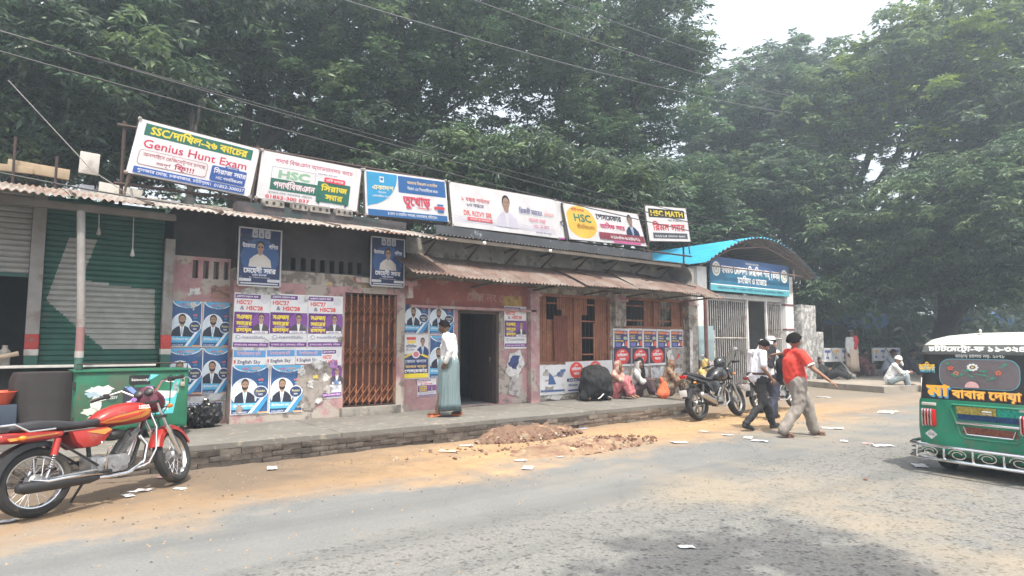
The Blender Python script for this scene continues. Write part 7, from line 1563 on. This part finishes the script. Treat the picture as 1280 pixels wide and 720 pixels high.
# --- seated women along the wall
def seated(label, loc, rz, shawl, skirtm, skin=1, veil=True, knees=.42, lean=.1, face=0, hp=0, k=1.0, holdup=False, body_m=None, spread=.14):
    root = empty("person", label, "person", loc, rz, "women seated on the pavement under the window")
    J = dict(pel=V((-.10, 0, .12)), chest=V((-.02 + lean * .6, 0, .42)), head=V((.04 + lean, 0, .66)), shL=V((.0 + lean * .6, .15, .52)), shR=V((.0 + lean * .6, -.15, .52)), elL=V((.14, .22, .34)), elR=V((.14, -.22, .34)), wrL=V((.34, .10, .38)), wrR=V((.34, -.10, .38)), hipL=V((-.05, .09, .11)), hipR=V((-.05, -.09, .11)), knL=V((.27, spread, knees)), knR=V((.27, -spread, knees)), anL=V((.40, spread * .8, .075)), anR=V((.40, -spread * .8, .075)), toL=V((.55, spread, .03)), toR=V((.55, -spread, .03)))
    if holdup: J['elR'] = V((.24, -.20, .40)); J['wrR'] = V((.22, -.08, .60)); 
    pr = [('c', J['pel'], .12, J['chest'], .11), ('c', J['shL'], .05, J['shR'], .05), ('c', J['chest'], .09, J['head'] - V((0, 0, .05)), .045)]
    for s in 'LR':
        pr += [('c', J['sh' + s], .048, J['el' + s], .036), ('c', J['el' + s], .036, J['wr' + s], .024), ('c', J['hip' + s], .085, J['kn' + s], .055), ('c', J['kn' + s], .05, J['an' + s], .032), ('c', J['an' + s], .032, J['to' + s] - V((.03, 0, 0)), .028)]
    vs, fs = blob(pr, .016, 3); mb = MB(); mb.add(vs, fs); hd = J['head'] + V((.01, 0, .06)); Rm = head_prims(mb, hd, face, hp, k=.96)
    for s in 'LR': hand(mb, J['wr' + s], (J['wr' + s] - J['el' + s]), 1 if s == 'L' else -1, (0, 0, -1), curl=.5, k=.92)
    mb.build("body", [SK[skin], eye_w, eye_d, lipm], root, 180)
    pr = [('c', J['pel'] - V((.02, 0, 0)), .19, J['pel'] + V((.1, 0, -.02)), .17)]
    for s in 'LR': pr += [('c', J['hip' + s], .13, J['kn' + s], .095), ('c', J['kn' + s], .09, J['an' + s] + V((-.02, 0, .06)), .085)]
    pr += [('c', (J['knL'] + J['knR']) / 2, .08, (J['anL'] + J['anR']) / 2 + V((-.06, 0, .05)), .09)]
    part_blob("skirt", skirtm, root, pr, .018, 6, (.012, 7), 5)
    pr = [('c', J['pel'] + V((0, 0, .08)), .155, J['chest'], .145), ('c', J['shL'], .078, J['shR'], .078), ('c', J['shL'], .075, J['elL'], .07), ('c', J['shR'], .075, J['elR'], .07), ('c', J['elL'], .068, J['elL'].lerp(J['wrL'], .6), .055), ('c', J['elR'], .068, J['elR'].lerp(J['wrR'], .6), .055), ('c', J['chest'], .13, J['head'] - V((.03, 0, .02)), .085)]
    part_blob("shawl", shawl, root, pr, .018, 6, (.011, 8), 9)
    bm = bmesh.new(); bmesh.ops.create_uvsphere(bm, u_segments=32, v_segments=22, radius=1); kill = []
    for v in bm.verts:
        x, y, z = v.co
        if x > .50 + .25 * abs(z) and abs(y) < .78 and z < .62: kill.append(v)
        v.co = (x * .118 - .012, y * .10 * (1 if z > 0 else 1 + .25 * -z), z * (.135 if z > 0 else .20))
    bmesh.ops.delete(bm, geom=kill, context='VERTS'); bmesh.ops.solidify(bm, geom=bm.faces[:], thickness=.008); mb = MB(); mb.addbm(bm, 0, Rm); mb.build("headscarf", shawl, root, 180)
    return root
# crouching figure in black
root = empty("person", "woman in black crouching over with her back to the street", "person", (9.95, 9.98, .305), R(80), "women seated on the pavement under the window")
part_blob("black_robe", cloth_m("black_robe_cloth", (.012, .013, .015), bump=.2), root, [('e', (0, 0, .40), (.30, .38, .36)), ('e', (.06, -.02, .52), (.26, .36, .24)), ('c', (-.05, .2, .25), .17, (-.02, .3, .10), .12), ('c', (-.05, -.22, .25), .17, (-.02, -.26, .10), .13), ('e', (.2, 0, .25), (.2, .3, .24))], .022, 5, (.03, 6), 4)
mb = MB(); vs, fs = blob([('c', (.22, .0, .50), .07, (.30, .02, .55), .06), ('c', (.16, .12, .42), .045, (.32, .14, .25), .03), ('c', (.16, -.12, .42), .045, (.32, -.14, .25), .03), ('c', (-.12, .25, .05), .035, (-.02, .26, .03), .03), ('c', (-.12, -.24, .05), .035, (-.02, -.24, .03), .03), ('c', (.0, .2, .2), .06, (-.1, .25, .06), .04), ('c', (.0, -.2, .2), .06, (-.1, -.24, .06), .04), ('c', (0, .2, .2), .08, (0, -.2, .2), .08), ('c', (0, 0, .25), .1, (.22, 0, .5), .08), ('c', (.18, .12, .44), .06, (.18, -.12, .44), .06)], .016, 3); mb.add(vs, fs); head_prims(mb, (.36, .03, .55), 0, R(50)); hand(mb, (.32, .14, .25), (.3, 0, -1), 1, (0, -1, 0)); hand(mb, (.32, -.14, .25), (.3, 0, -1), -1, (0, 1, 0)); mb.build("body", [SK[1], eye_w, eye_d, lipm], root, 180)
part_blob("headscarf", cloth_m("black_robe_cloth", (0, 0, 0)), root, [('e', (.33, .03, .58), (.12, .11, .13)), ('c', (.25, .02, .55), .11, (.12, 0, .5), .14)], .02, 4, (.01, 9), 2)
mb = MB(); mb.tube([(-.30, .02, .16), (-.33, .10, .11), (-.30, .16, .06)], .02, 6, flat=.4); mb.tube([(-.31, -.10, .10), (-.32, -.16, .08), (-.31, -.2, .05)], .02, 6, flat=.4); mb.build("pale_hem", cloth_m("pale_hem_cloth", (.45, .45, .45)), root)
pink = cloth_m("pink_print_cloth", (.50, .16, .19), col2=(.30, .10, .10), s2=12, c2=(.5, .55)); tanp = cloth_m("dusty_rose_shawl", (.38, .20, .17), col2=(.55, .42, .36), s2=12, c2=(.52, .56))
seated("woman in dusty rose shawl and pink skirt, hand raised to her face", (10.70, 10.16, .305), R(-62), tanp, pink, 0, lean=.05, face=R(-10), holdup=True)
mb = MB(); vs, fs = blob([('c', (0, 0, .1), .10, (0, .0, .52), .08), ('c', (.02, .02, .2), .11, (.0, .02, .05), .12)], .018, 4, (.03, 9), 3); mb.add(vs, fs); o = mb.build("cloth_bundle", cloth_m("cream_cloth", (.46, .45, .40)), None, 180); o.location = (10.40, 10.15, .30); tag(o, "cream cloth bundle standing between the crouching woman and the woman in rose", "cloth bundle")
wg = seated("woman in grey and black headscarf with dark plum skirt", (11.50, 10.22, .305), R(-50), cloth_m("grey_white_scarf", (.42, .42, .42), col2=(.25, .25, .26), s2=9), cloth_m("plum_skirt", (.06, .035, .045)), 1, lean=.02, face=R(-25), knees=.36)
part_blob("black_veil", cloth_m("black_robe_cloth", (0, 0, 0)), wg, [('c', (.10, .03, .84), .075, (.16, .06, .62), .055), ('c', (.16, .06, .62), .055, (.17, .10, .38), .06), ('e', (.06, .02, .83), (.09, .09, .06))], .016, 4, (.008, 9), 2)
mb = MB(); vs, fs = blob([('c', (0, 0, .08), .15, (.02, 0, .28), .08), ('c', (.10, .02, .07), .11, (.0, 0, .25), .07), ('c', (-.14, -.03, .06), .10, (.0, 0, .22), .07), ('c', (.02, 0, .28), .07, (-.04, .02, .40), .04)], .018, 3, (.014, 6), 6); mb.add(vs, fs); o = mb.build("orange_bag", cloth_m("orange_cloth", (.62, .12, .05)), None, 180); o.location = (12.02, 9.85, .30); tag(o, "bright orange cloth bag on the pavement in front of the seated women", "bag")
seated("woman in brown patterned shawl with her face turned to the right", (12.62, 10.18, .305), R(-38), cloth_m("brown_print_shawl", (.17, .095, .065), col2=(.30, .22, .14), s2=14, c2=(.5, .55)), cloth_m("brown_print_skirt", (.12, .08, .06), col2=(.25, .19, .13), s2=14, c2=(.5, .55)), 0, lean=.04, face=R(-35), k=1.0)
seated("woman with tan headscarf and yellow shawl behind the black motorcycle", (13.75, 10.05, .305), R(-70), cloth_m("yellow_tan_shawl", (.52, .38, .12), col2=(.35, .29, .22), s2=4, c2=(.48, .55)), cloth_m("dark_green_skirt", (.05, .06, .05)), 1, lean=.08, face=R(5))

# --- far group on the raised pavement
J = stand(1.66); J['elL'] += V((0, .03, 0)); 
root, J = person("man in pale shirt and cream lungi with a red scarf over his shoulder", (26.9, 12.35, .21), R(-110), J, 1, cloth_m("pale_grey_shirt", (.62, .64, .64)), 1.9, None, 'short', hp=R(6), feet='sandal', footcol=mat("brown_sandal", (0, 0, 0)), shirt_len=.2)
skirt(root, "lungi", cloth_m("cream_lungi", (.62, .50, .40)), [(0, 0, 1.0, .17, .18), (0, 0, .8, .20, .21), (0, 0, .45, .21, .21), (0, 0, .18, .22, .22)], 8, .014, 2)
part_blob("red_scarf", cloth_m("red_scarf_cloth", (.62, .06, .07)), root, [('c', (.05, .14, 1.42), .075, (.14, .10, 1.28), .08), ('c', (.14, .06, 1.30), .08, (.17, .02, 1.02), .055), ('c', (-.04, .12, 1.42), .06, (.02, .05, 1.46), .06)], .02, 3, (.02, 10), 3); root.scale = (1.12, 1.12, 1.12)
mb = MB(); mb.ell(J['head'] + V((0, 0, .15)), (.10, .09, .05)); mb.build("cap", cloth_m("grey_cap_cloth", (.2, .2, .2)), root)
J = dict(pel=(0, 0, .12), chest=(.12, 0, .42), head=(.24, 0, .66), shL=(.14, .17, .55), shR=(.14, -.17, .55), elL=(.30, .2, .34), elR=(.30, -.2, .34), wrL=(.50, .08, .36), wrR=(.50, -.08, .36), hipL=(.02, .1, .10), hipR=(.02, -.1, .10), knL=(.42, .14, .26), knR=(.42, -.14, .26), anL=(.48, .14, -.10), anR=(.48, -.14, -.10), toL=(.63, .15, -.16), toR=(.63, -.15, -.16))
root, J = person("old man with white cap and white beard sitting on the pavement edge", (22.7, 9.25, .22), R(-62), J, 0, cloth_m("white_panjabi", (.60, .61, .62)), 1.9, cloth_m("grey_blue_lungi", (.22, .26, .28)), 'cap', hp=R(15), feet='sandal', footcol=mat("brown_sandal", (0, 0, 0)))
part_blob("beard", whitehair, root, [('c', J['head'] + V((.07, 0, .01)), .05, J['head'] + V((.12, 0, -.10)), .025)], .012, 2, (.006, 20), 1); root.scale = (1.1,) * 3
mb = MB(); mb.prism([(0, 0), (.75, .02), (.15, .5)], .03, 0); o = mb.build("white_sack", cloth_m("white_sack_cloth", (.6, .6, .62))); o.location = (22.75, 8.35, .02); o.rotation_euler = (R(-28), 0, R(-40)); tag(o, "flat white sack leaning at the old man's feet", "sack")
def lying(label, loc, rz, m1, m2, skin=1, hair='short'):
    J = dict(pel=(0, 0, .14), chest=(-.26, 0, .24), head=(-.48, 0, .44), shL=(-.34, .17, .32), shR=(-.34, -.17, .32), elL=(-.25, .27, .14), elR=(-.2, -.26, .16), wrL=(-.02, .2, .1), wrR=(.02, -.16, .26), hipL=(.04, .09, .12), hipR=(.04, -.09, .12), knL=(.42, .12, .30), knR=(.44, -.10, .18), anL=(.78, .12, .08), anR=(.82, -.10, .08), toL=(.88, .14, .16), toR=(.92, -.12, .16))
    return person(label, loc, rz, J, skin, m1, 1.9, m2, hair, hp=R(-10), feet='bare', tro_r=1.2)
lying("person in black reclining against the foot of the scuffed grey column", (24.35, 12.0, .22), R(-85), cloth_m("black_robe_cloth", (0, 0, 0)), cloth_m("black_robe_cloth", (0, 0, 0)))[0].scale = (.8, 1.2, 1.3)
lying("person in pale grey cloth lying beside the white barrier", (25.0, 12.35, .22), R(-60), cloth_m("pale_grey_cloth", (.38, .38, .37)), cloth_m("pale_grey_cloth", (0, 0, 0)))[0].scale = (1.0, 1.1, 1.1)
for i, (x, y, rz, c1, c2_, lb) in enumerate([(28.9, 11.9, -70, (.42, .47, .54), (.12, .12, .15), "person in blue grey shirt bent over between the scarf man and the old man"), (30.2, 11.6, -90, (.05, .05, .07), (.05, .04, .05), "person in dark clothes seated just behind the old man's cap"), (31.8, 11.3, -60, (.10, .07, .05), (.09, .07, .06), "person in dark brown cloth seated right of the old man"), (28.0, 12.6, -100, (.16, .05, .06), (.12, .05, .05), "person in maroon cloth seated beside the legs of the scarf man"), (33.6, 11.0, -80, (.03, .03, .04), (.06, .06, .07), "person in black seated furthest right near the rickshaw")]):
    J = dict(pel=(0, 0, .14), chest=(.10, 0, .44), head=(.22, 0, .70), shL=(.12, .17, .58), shR=(.12, -.17, .58), elL=(.26, .22, .36), elR=(.26, -.22, .36), wrL=(.42, .08, .34), wrR=(.42, -.08, .34), hipL=(.02, .1, .12), hipR=(.02, -.1, .12), knL=(.38, .2, .36), knR=(.38, -.2, .36), anL=(.42, .14, .08), anR=(.42, -.14, .08), toL=(.57, .15, .03), toR=(.57, -.15, .03))
    p_, _ = person(lb, (x, y, .21), R(rz), J, 1, cloth_m("far_shirt_%d" % i, c1), 1.8, cloth_m("far_trousers_%d" % i, c2_), 'short', hp=R(18), group="people sitting on the far pavement"); p_.scale = (1.25,) * 3

# ================================================================== TREES
def leafmat(name, col, tr=.35):
    return mat(name, col, .38, var=.25, scale=.7, trans=tr, detail=2)
LM = [leafmat("leaf_dark", (.05, .098, .058)), leafmat("leaf_mid", (.10, .17, .088)), leafmat("leaf_light", (.155, .225, .105)), leafmat("leaf_grey_green", (.12, .165, .125)), leafmat("leaf_young", (.24, .33, .05))]
bark = mat("tree_bark", (.028, .024, .021), .95, var=.3, scale=3, bump=.7, bscale=12, col2=(.05, .045, .04), s2=2)
npr = np.random.default_rng(11)
def tree(name, label, base, trunk_r, ells, nleaf, size, mix, droop=.5, aspect=.34, clump=.55, per=90, limbs=True, fill=.42):
    root = empty(name, label, "tree", base)
    base = V(base); E = [(V(c) - base, V(r)) for c, r in ells]
    vol = np.array([(r.x * r.y * r.z) ** (2 / 3) for c, r in E]); vol = vol / vol.sum(); ncl = max(8, nleaf // per)
    C_ = []
    for (c, r), f in zip(E, vol):
        k = max(3, int(ncl * f)); d = npr.normal(size=(k, 3)); d /= np.linalg.norm(d, axis=1)[:, None]; q = npr.uniform(0, 1, k) ** fill
        C_.append(np.array(c) + d * q[:, None] * np.array(r))
    C_ = np.vstack(C_); n = len(C_); 
    # leaves
    cl = np.repeat(np.arange(n), per); N = len(cl); cs = clump * npr.uniform(.5, 1.12, n)
    nt_ = N // 6 + 1; tw = np.repeat(npr.normal(size=(nt_, 3)) * np.array([.46, .46, .30]), 6, axis=0)[:N]; tw = np.clip(tw, -1.0, 1.0); ang = np.tile(np.arange(6) * 1.047, nt_)[:N] + np.repeat(npr.uniform(0, 6, nt_), 6)[:N]
    off = tw; fan = np.stack([np.cos(ang), np.sin(ang), npr.uniform(-.3, .5, N)], 1); P0 = C_[cl] + off * cs[cl][:, None] + fan * .02
    # direction: outwards and drooping
    dirs = off * .7 + fan * .9 + npr.normal(size=(N, 3)) * .22; dirs[:, 2] = dirs[:, 2] * .5 - droop * .8; dirs /= np.linalg.norm(dirs, axis=1)[:, None]
    side = np.cross(dirs, npr.normal(size=(N, 3)) * .6 + np.array([0, 0, 1.6])); side /= np.linalg.norm(side, axis=1)[:, None] + 1e-9; up = np.cross(side, dirs)
    L = size * npr.uniform(.6, 1.3, N); Wd = L * aspect
    a = P0; b = P0 + dirs * (L * .5)[:, None] + side * (Wd)[:, None] * .5 + up * (L * .06)[:, None]; c = P0 + dirs * L[:, None] - up * (L * .1)[:, None]; d = P0 + dirs * (L * .5)[:, None] - side * (Wd)[:, None] * .5 + up * (L * .06)[:, None]
    co = np.stack([a, b, c, d], 1).reshape(-1, 3).astype(np.float32)
    me = bpy.data.meshes.new("crown"); me.vertices.add(4 * N); me.vertices.foreach_set("co", co.ravel()); me.loops.add(6 * N); me.polygons.add(2 * N)
    idx = (np.arange(N) * 4)[:, None] + np.array([0, 1, 2, 0, 2, 3])[None, :]; me.loops.foreach_set("vertex_index", idx.ravel().astype(np.int32)); me.polygons.foreach_set("loop_start", np.arange(0, 6 * N, 3, dtype=np.int32)); me.polygons.foreach_set("loop_total", np.full(2 * N, 3, dtype=np.int32))
    cm = npr.choice(5, size=n, p=mix); lm = np.where(npr.uniform(size=N) < .25, npr.choice(5, size=N, p=mix), cm[cl]); me.polygons.foreach_set("material_index", np.repeat(lm, 2).astype(np.int32))
    for m in LM: me.materials.append(m)
    me.update(calc_edges=True); o = link("crown", me, root)
    # trunk and limbs
    top = V((0, 0, 0)); cen = sum((c for c, r in E), V((0, 0, 0))) / len(E); lo = min(c.z - r.z for c, r in E); fork = V((cen.x * .25, cen.y * .25, max(2.2, lo * .85)))
    mb = MB(); mb.tube([(0, 0, -.1), (.02, .02, .4), fork * .5 + V((.06, .03, 0)), fork], [trunk_r * 1.45, trunk_r * 1.05, trunk_r * .9, trunk_r * .78], 12); mb.build("trunk", bark, root)
    if limbs:
        mb = MB()
        for c, r in E:
            m1 = fork.lerp(c, .5) + V((npr.uniform(-.4, .4), npr.uniform(-.4, .4), .3)); mb.tube([fork - V((0, 0, .2)), fork.lerp(m1, .5) + V((0, 0, .15)), m1, c], [trunk_r * .55, trunk_r * .42, trunk_r * .32, trunk_r * .16], 8)
            pick = [q for q in C_ if ((q[0] - c.x) / r.x) ** 2 + ((q[1] - c.y) / r.y) ** 2 + ((q[2] - c.z) / r.z) ** 2 < 1.05]
            for q in pick[:: max(1, len(pick) // 14)]:
                q = V(q); s0 = m1.lerp(c, npr.uniform(0, 1)); mm = s0.lerp(q, .5) + V((npr.uniform(-.25, .25), npr.uniform(-.25, .25), .12)); mb.tube([s0, mm, q], [trunk_r * .16, trunk_r * .10, .012], 5)
        mb.build("limbs", bark, root)
    return root
def E_(u, v, d, rx, ry, rz): p = at(u, v, d); return ((p.x, p.y, p.z), (rx, ry, rz))
MD = [.34, .40, .16, .10, .0]; ML = [.15, .40, .33, .12, .0]; MG = [.22, .30, .14, .34, .0]; MY = [.05, .25, .40, .1, .2]
tree("mango_tree", "broad tree with drooping leaf sprays at the upper left over the shop roof", (-.6, 17.2, 0), .26, [E_(20, 70, 13, 3.0, 2.6, 1.5), E_(150, 110, 13.5, 2.2, 2.2, 1.1), E_(-120, 60, 13, 2.6, 2.5, 2.0), E_(90, 0, 14, 3.4, 2.6, 1.7), E_(230, 20, 15, 2.4, 2.2, 1.6), E_(30, 165, 12.6, 2.2, .9, .7), E_(120, 172, 12.8, 1.0, .6, .5)], 80640, 0.220, MG, .55, .34, .5)
tree("rain_tree", "leafy tree above the Genius Hunt Exam banner with bare forked limbs", (3.6, 16.2, 0), .26, [E_(300, 60, 17, 3.0, 2.6, 2.2), E_(400, 130, 17, 2.0, 2.2, 1.3), E_(430, 20, 17.5, 3.0, 2.5, 2.2)], 48944, 0.167, MG, .25, .42, .5)
tree("young_tree", "slim tree with bright yellow green young leaves above the leftmost banner", (2.3, 12.6, 0), .07, [E_(215, 140, 14.5, .75, .7, .38), E_(275, 62, 15, .35, .35, .25), E_(230, 128, 14.3, .3, .3, .25)], 4940, 0.15, [0, .1, .2, .1, .6], .3, .5, .3)
tree("dense_tree", "tall dark dense tree rising behind the blue tukhor banner", (8.2, 17.0, 0), .40, [E_(520, 90, 19, 3.4, 3.0, 3.2), E_(560, 230, 17.5, 2.6, 2.0, 1.2), E_(610, 20, 19, 3.2, 3.0, 2.4)], 53200, 0.185, MD, .3, .36, .55)
tree("dense_tree", "tall dark tree whose crown borders the left side of the sky gap", (14.2, 17.5, 0), .45, [E_(700, 60, 22, 3.6, 3.0, 3.0), E_(812, 22, 22, 2.1, 2.2, 2.0), E_(800, 120, 23, 2.7, 2.5, 2.2), E_(740, 180, 22, 3.6, 2.4, 1.8), E_(835, 70, 22, 1.4, 1.6, 1.2)], 68096, 0.185, MD, .3, .36, .55)
tree("mango_tree", "mango tree with long drooping leaves behind the portrait banner", (11.4, 14.0, 0), .22, [E_(640, 205, 17.5, 2.6, 1.4, .95), E_(540, 230, 16.5, 2.0, 1.2, .8), E_(770, 235, 19, 2.6, 1.5, 1.1)], 36176, 0.229, MG, .6, .26, .45)
tree("broadleaf_tree", "grey green broad leaved tree right below the sky gap", (26.5, 24.0, 0), .40, [E_(950, 150, 33, 4.4, 3.6, 3.4), E_(1000, 118, 35, 3.6, 3.4, 3.2), E_(900, 200, 32, 3.6, 3.0, 3.2), E_(960, 260, 30, 4.0, 3.0, 2.6)], 63840, 0.290, MG, .2, .5, .7)
tree("broadleaf_tree", "bright crowned tree over the upper right with sunlit light green leaves", (33.0, 17.5, 0), .50, [E_(1120, 95, 29, 3.8, 3.4, 2.5), E_(1230, 40, 27, 4.6, 4.0, 3.0), E_(1060, 150, 30, 3.4, 3.0, 2.4), E_(1200, 160, 27, 4.0, 3.2, 2.6), E_(1330, 120, 25, 4.0, 3.5, 4.0)], 89376, 0.264, [.03, .15, .52, .08, .22], .3, .42, .6)
tree("mango_tree", "dark mango tree with low drooping boughs right of the gateway roof", (28.6, 15.6, 0), .34, [E_(1060, 300, 28, 3.2, 2.2, 2.0), E_(1010, 240, 29, 2.6, 2.4, 2.0), E_(1120, 330, 26.5, 2.6, 2.0, 1.3), E_(1040, 365, 27, 1.8, 1.4, .8)], 59584, 0.290, [.3, .3, .15, .25, 0], .6, .28, .55)
tree("dense_tree", "thick trunked dark tree behind the rickshaw at the right edge", (32.0, 11.0, 0), .55, [E_(1200, 265, 24, 3.4, 2.8, 2.4), E_(1290, 250, 22, 3.0, 3.0, 2.6), E_(1160, 340, 26, 2.2, 2.0, 1.2), E_(1255, 350, 23, 1.6, 1.6, .9)], 63840, 0.246, [.25, .33, .24, .18, 0], .5, .32, .55)
tree("dense_tree", "shadowy tree behind the gateway roof between the mosque sign and banners", (21.5, 21.5, 0), .35, [E_(860, 265, 28, 3.4, 2.6, 2.4), E_(900, 320, 27, 3.0, 2.2, 2.0), E_(800, 250, 27, 3.0, 2.4, 1.8)], 42560, 0.246, MD, .3, .36, .6)
tree("dense_tree", "dark tree filling the gap behind the ribbon banner", (5.8, 20.0, 0), .30, [E_(380, 200, 21, 3.2, 2.4, 2.2), E_(480, 180, 21, 2.8, 2.4, 2.2), E_(250, 190, 20, 2.6, 2.4, 1.6)], 36176, 0.185, MD, .3, .38, .55)
tree("dense_tree", "dark trunked tree behind the roof clutter at far left", (.9, 15.8, 0), .26, [E_(60, 150, 19, 3.2, 2.4, 1.8), E_(170, 190, 18.5, 2.2, 2.0, 1.2), E_(-60, 180, 18, 3, 2.4, 2.4)], 31920, 0.194, MD, .4, .36, .5)
tree("shade_tree", "unseen tree added behind the viewer to shade the near road", (1.2, -7.0, 0), .25, [((2.9, -1.5, 9.4), (1.3, 1.1, .8)), ((1.5, -3.4, 9.0), (1.4, 1.2, .9))], 1900, .22, MD, .3, .4, .5)  # out-of-view tree added to cast dappled shade on the near road
# distant wooded mass that reads as one
def woodland(label, pts, n, size, seed):
    g = np.random.default_rng(seed); c = np.array([[p[0], p[1], p[2]] for p in pts]); r = np.array([[p[3], p[4], p[5]] for p in pts]); k = g.integers(0, len(pts), n); d = g.normal(size=(n, 3)); d /= np.linalg.norm(d, axis=1)[:, None]
    P0 = c[k] + d * (g.uniform(0, 1, n) ** .35)[:, None] * r[k]; P0[:, 2] = np.maximum(P0[:, 2], .1); q = g.normal(size=(n, 3)); q /= np.linalg.norm(q, axis=1)[:, None]; s = np.cross(q, g.normal(size=(n, 3))); s /= np.linalg.norm(s, axis=1)[:, None]; L = size * g.uniform(.6, 1.4, n)
    co = np.stack([P0, P0 + q * (L * .5)[:, None] + s * (L * .28)[:, None], P0 + q * L[:, None], P0 + q * (L * .5)[:, None] - s * (L * .28)[:, None]], 1).reshape(-1, 3).astype(np.float32)
    me = bpy.data.meshes.new("woodland"); me.vertices.add(4 * n); me.vertices.foreach_set("co", co.ravel()); me.loops.add(4 * n); me.polygons.add(n); me.loops.foreach_set("vertex_index", np.arange(4 * n, dtype=np.int32)); me.polygons.foreach_set("loop_start", np.arange(0, 4 * n, 4, dtype=np.int32)); me.polygons.foreach_set("loop_total", np.full(n, 4, dtype=np.int32)); me.polygons.foreach_set("material_index", (k % 3).astype(np.int32))
    for m in LM[:2] + [LM[3]]: me.materials.append(m)
    me.update(calc_edges=True); o = link("woodland", me); tag(o, label, "woodland", kind="stuff")
pts = []
for i in range(34):
    u = -300 + i * 58; d = 40 + 9 * math.sin(i * 1.9); p = at(u, 300 + 60 * math.sin(i * 2.3), d); hz = 5.2 + 1.6 * math.sin(i * 1.3); pts.append((p.x, p.y, 3.6, 4.5, 4.5, hz))
for i in range(12): p = at(-100 + i * 68, 250, 27 + 3 * math.sin(i * 2)); pts.append((p.x, p.y, 3.0, 2.6, 2.6, 4.6))
woodland("dark belt of distant trees and undergrowth closing the view behind everything", pts, 170000, .36, 3)

# ---------------------------------------------------------------- place the rickshaw
rk.location = (8.56, 2.60, 0); rk.rotation_euler = (0, 0, R(-9))
# ---------------------------------------------------------------- hazy air
hz = bpy.data.materials.new("haze_air"); hz.use_nodes = True; nt = hz.node_tree; nt.nodes.remove(nt.nodes["Principled BSDF"]); pv_ = nt.nodes.new("ShaderNodeVolumePrincipled")
pv_.inputs["Color"].default_value = (.74, .87, 1.0, 1); pv_.inputs["Density"].default_value = .0062; pv_.inputs["Anisotropy"].default_value = .45
nt.links.new(pv_.outputs[0], nt.nodes["Material Output"].inputs["Volume"])
HAZE = True
if HAZE:
    mb = MB(); mb.box((30, 20, 12), (1000 if False else 120, 110, 27)); o = mb.build("haze", hz, None, None); tag(o, kind="stuff", label="thin pale haze in the air over the whole street", cat="haze")
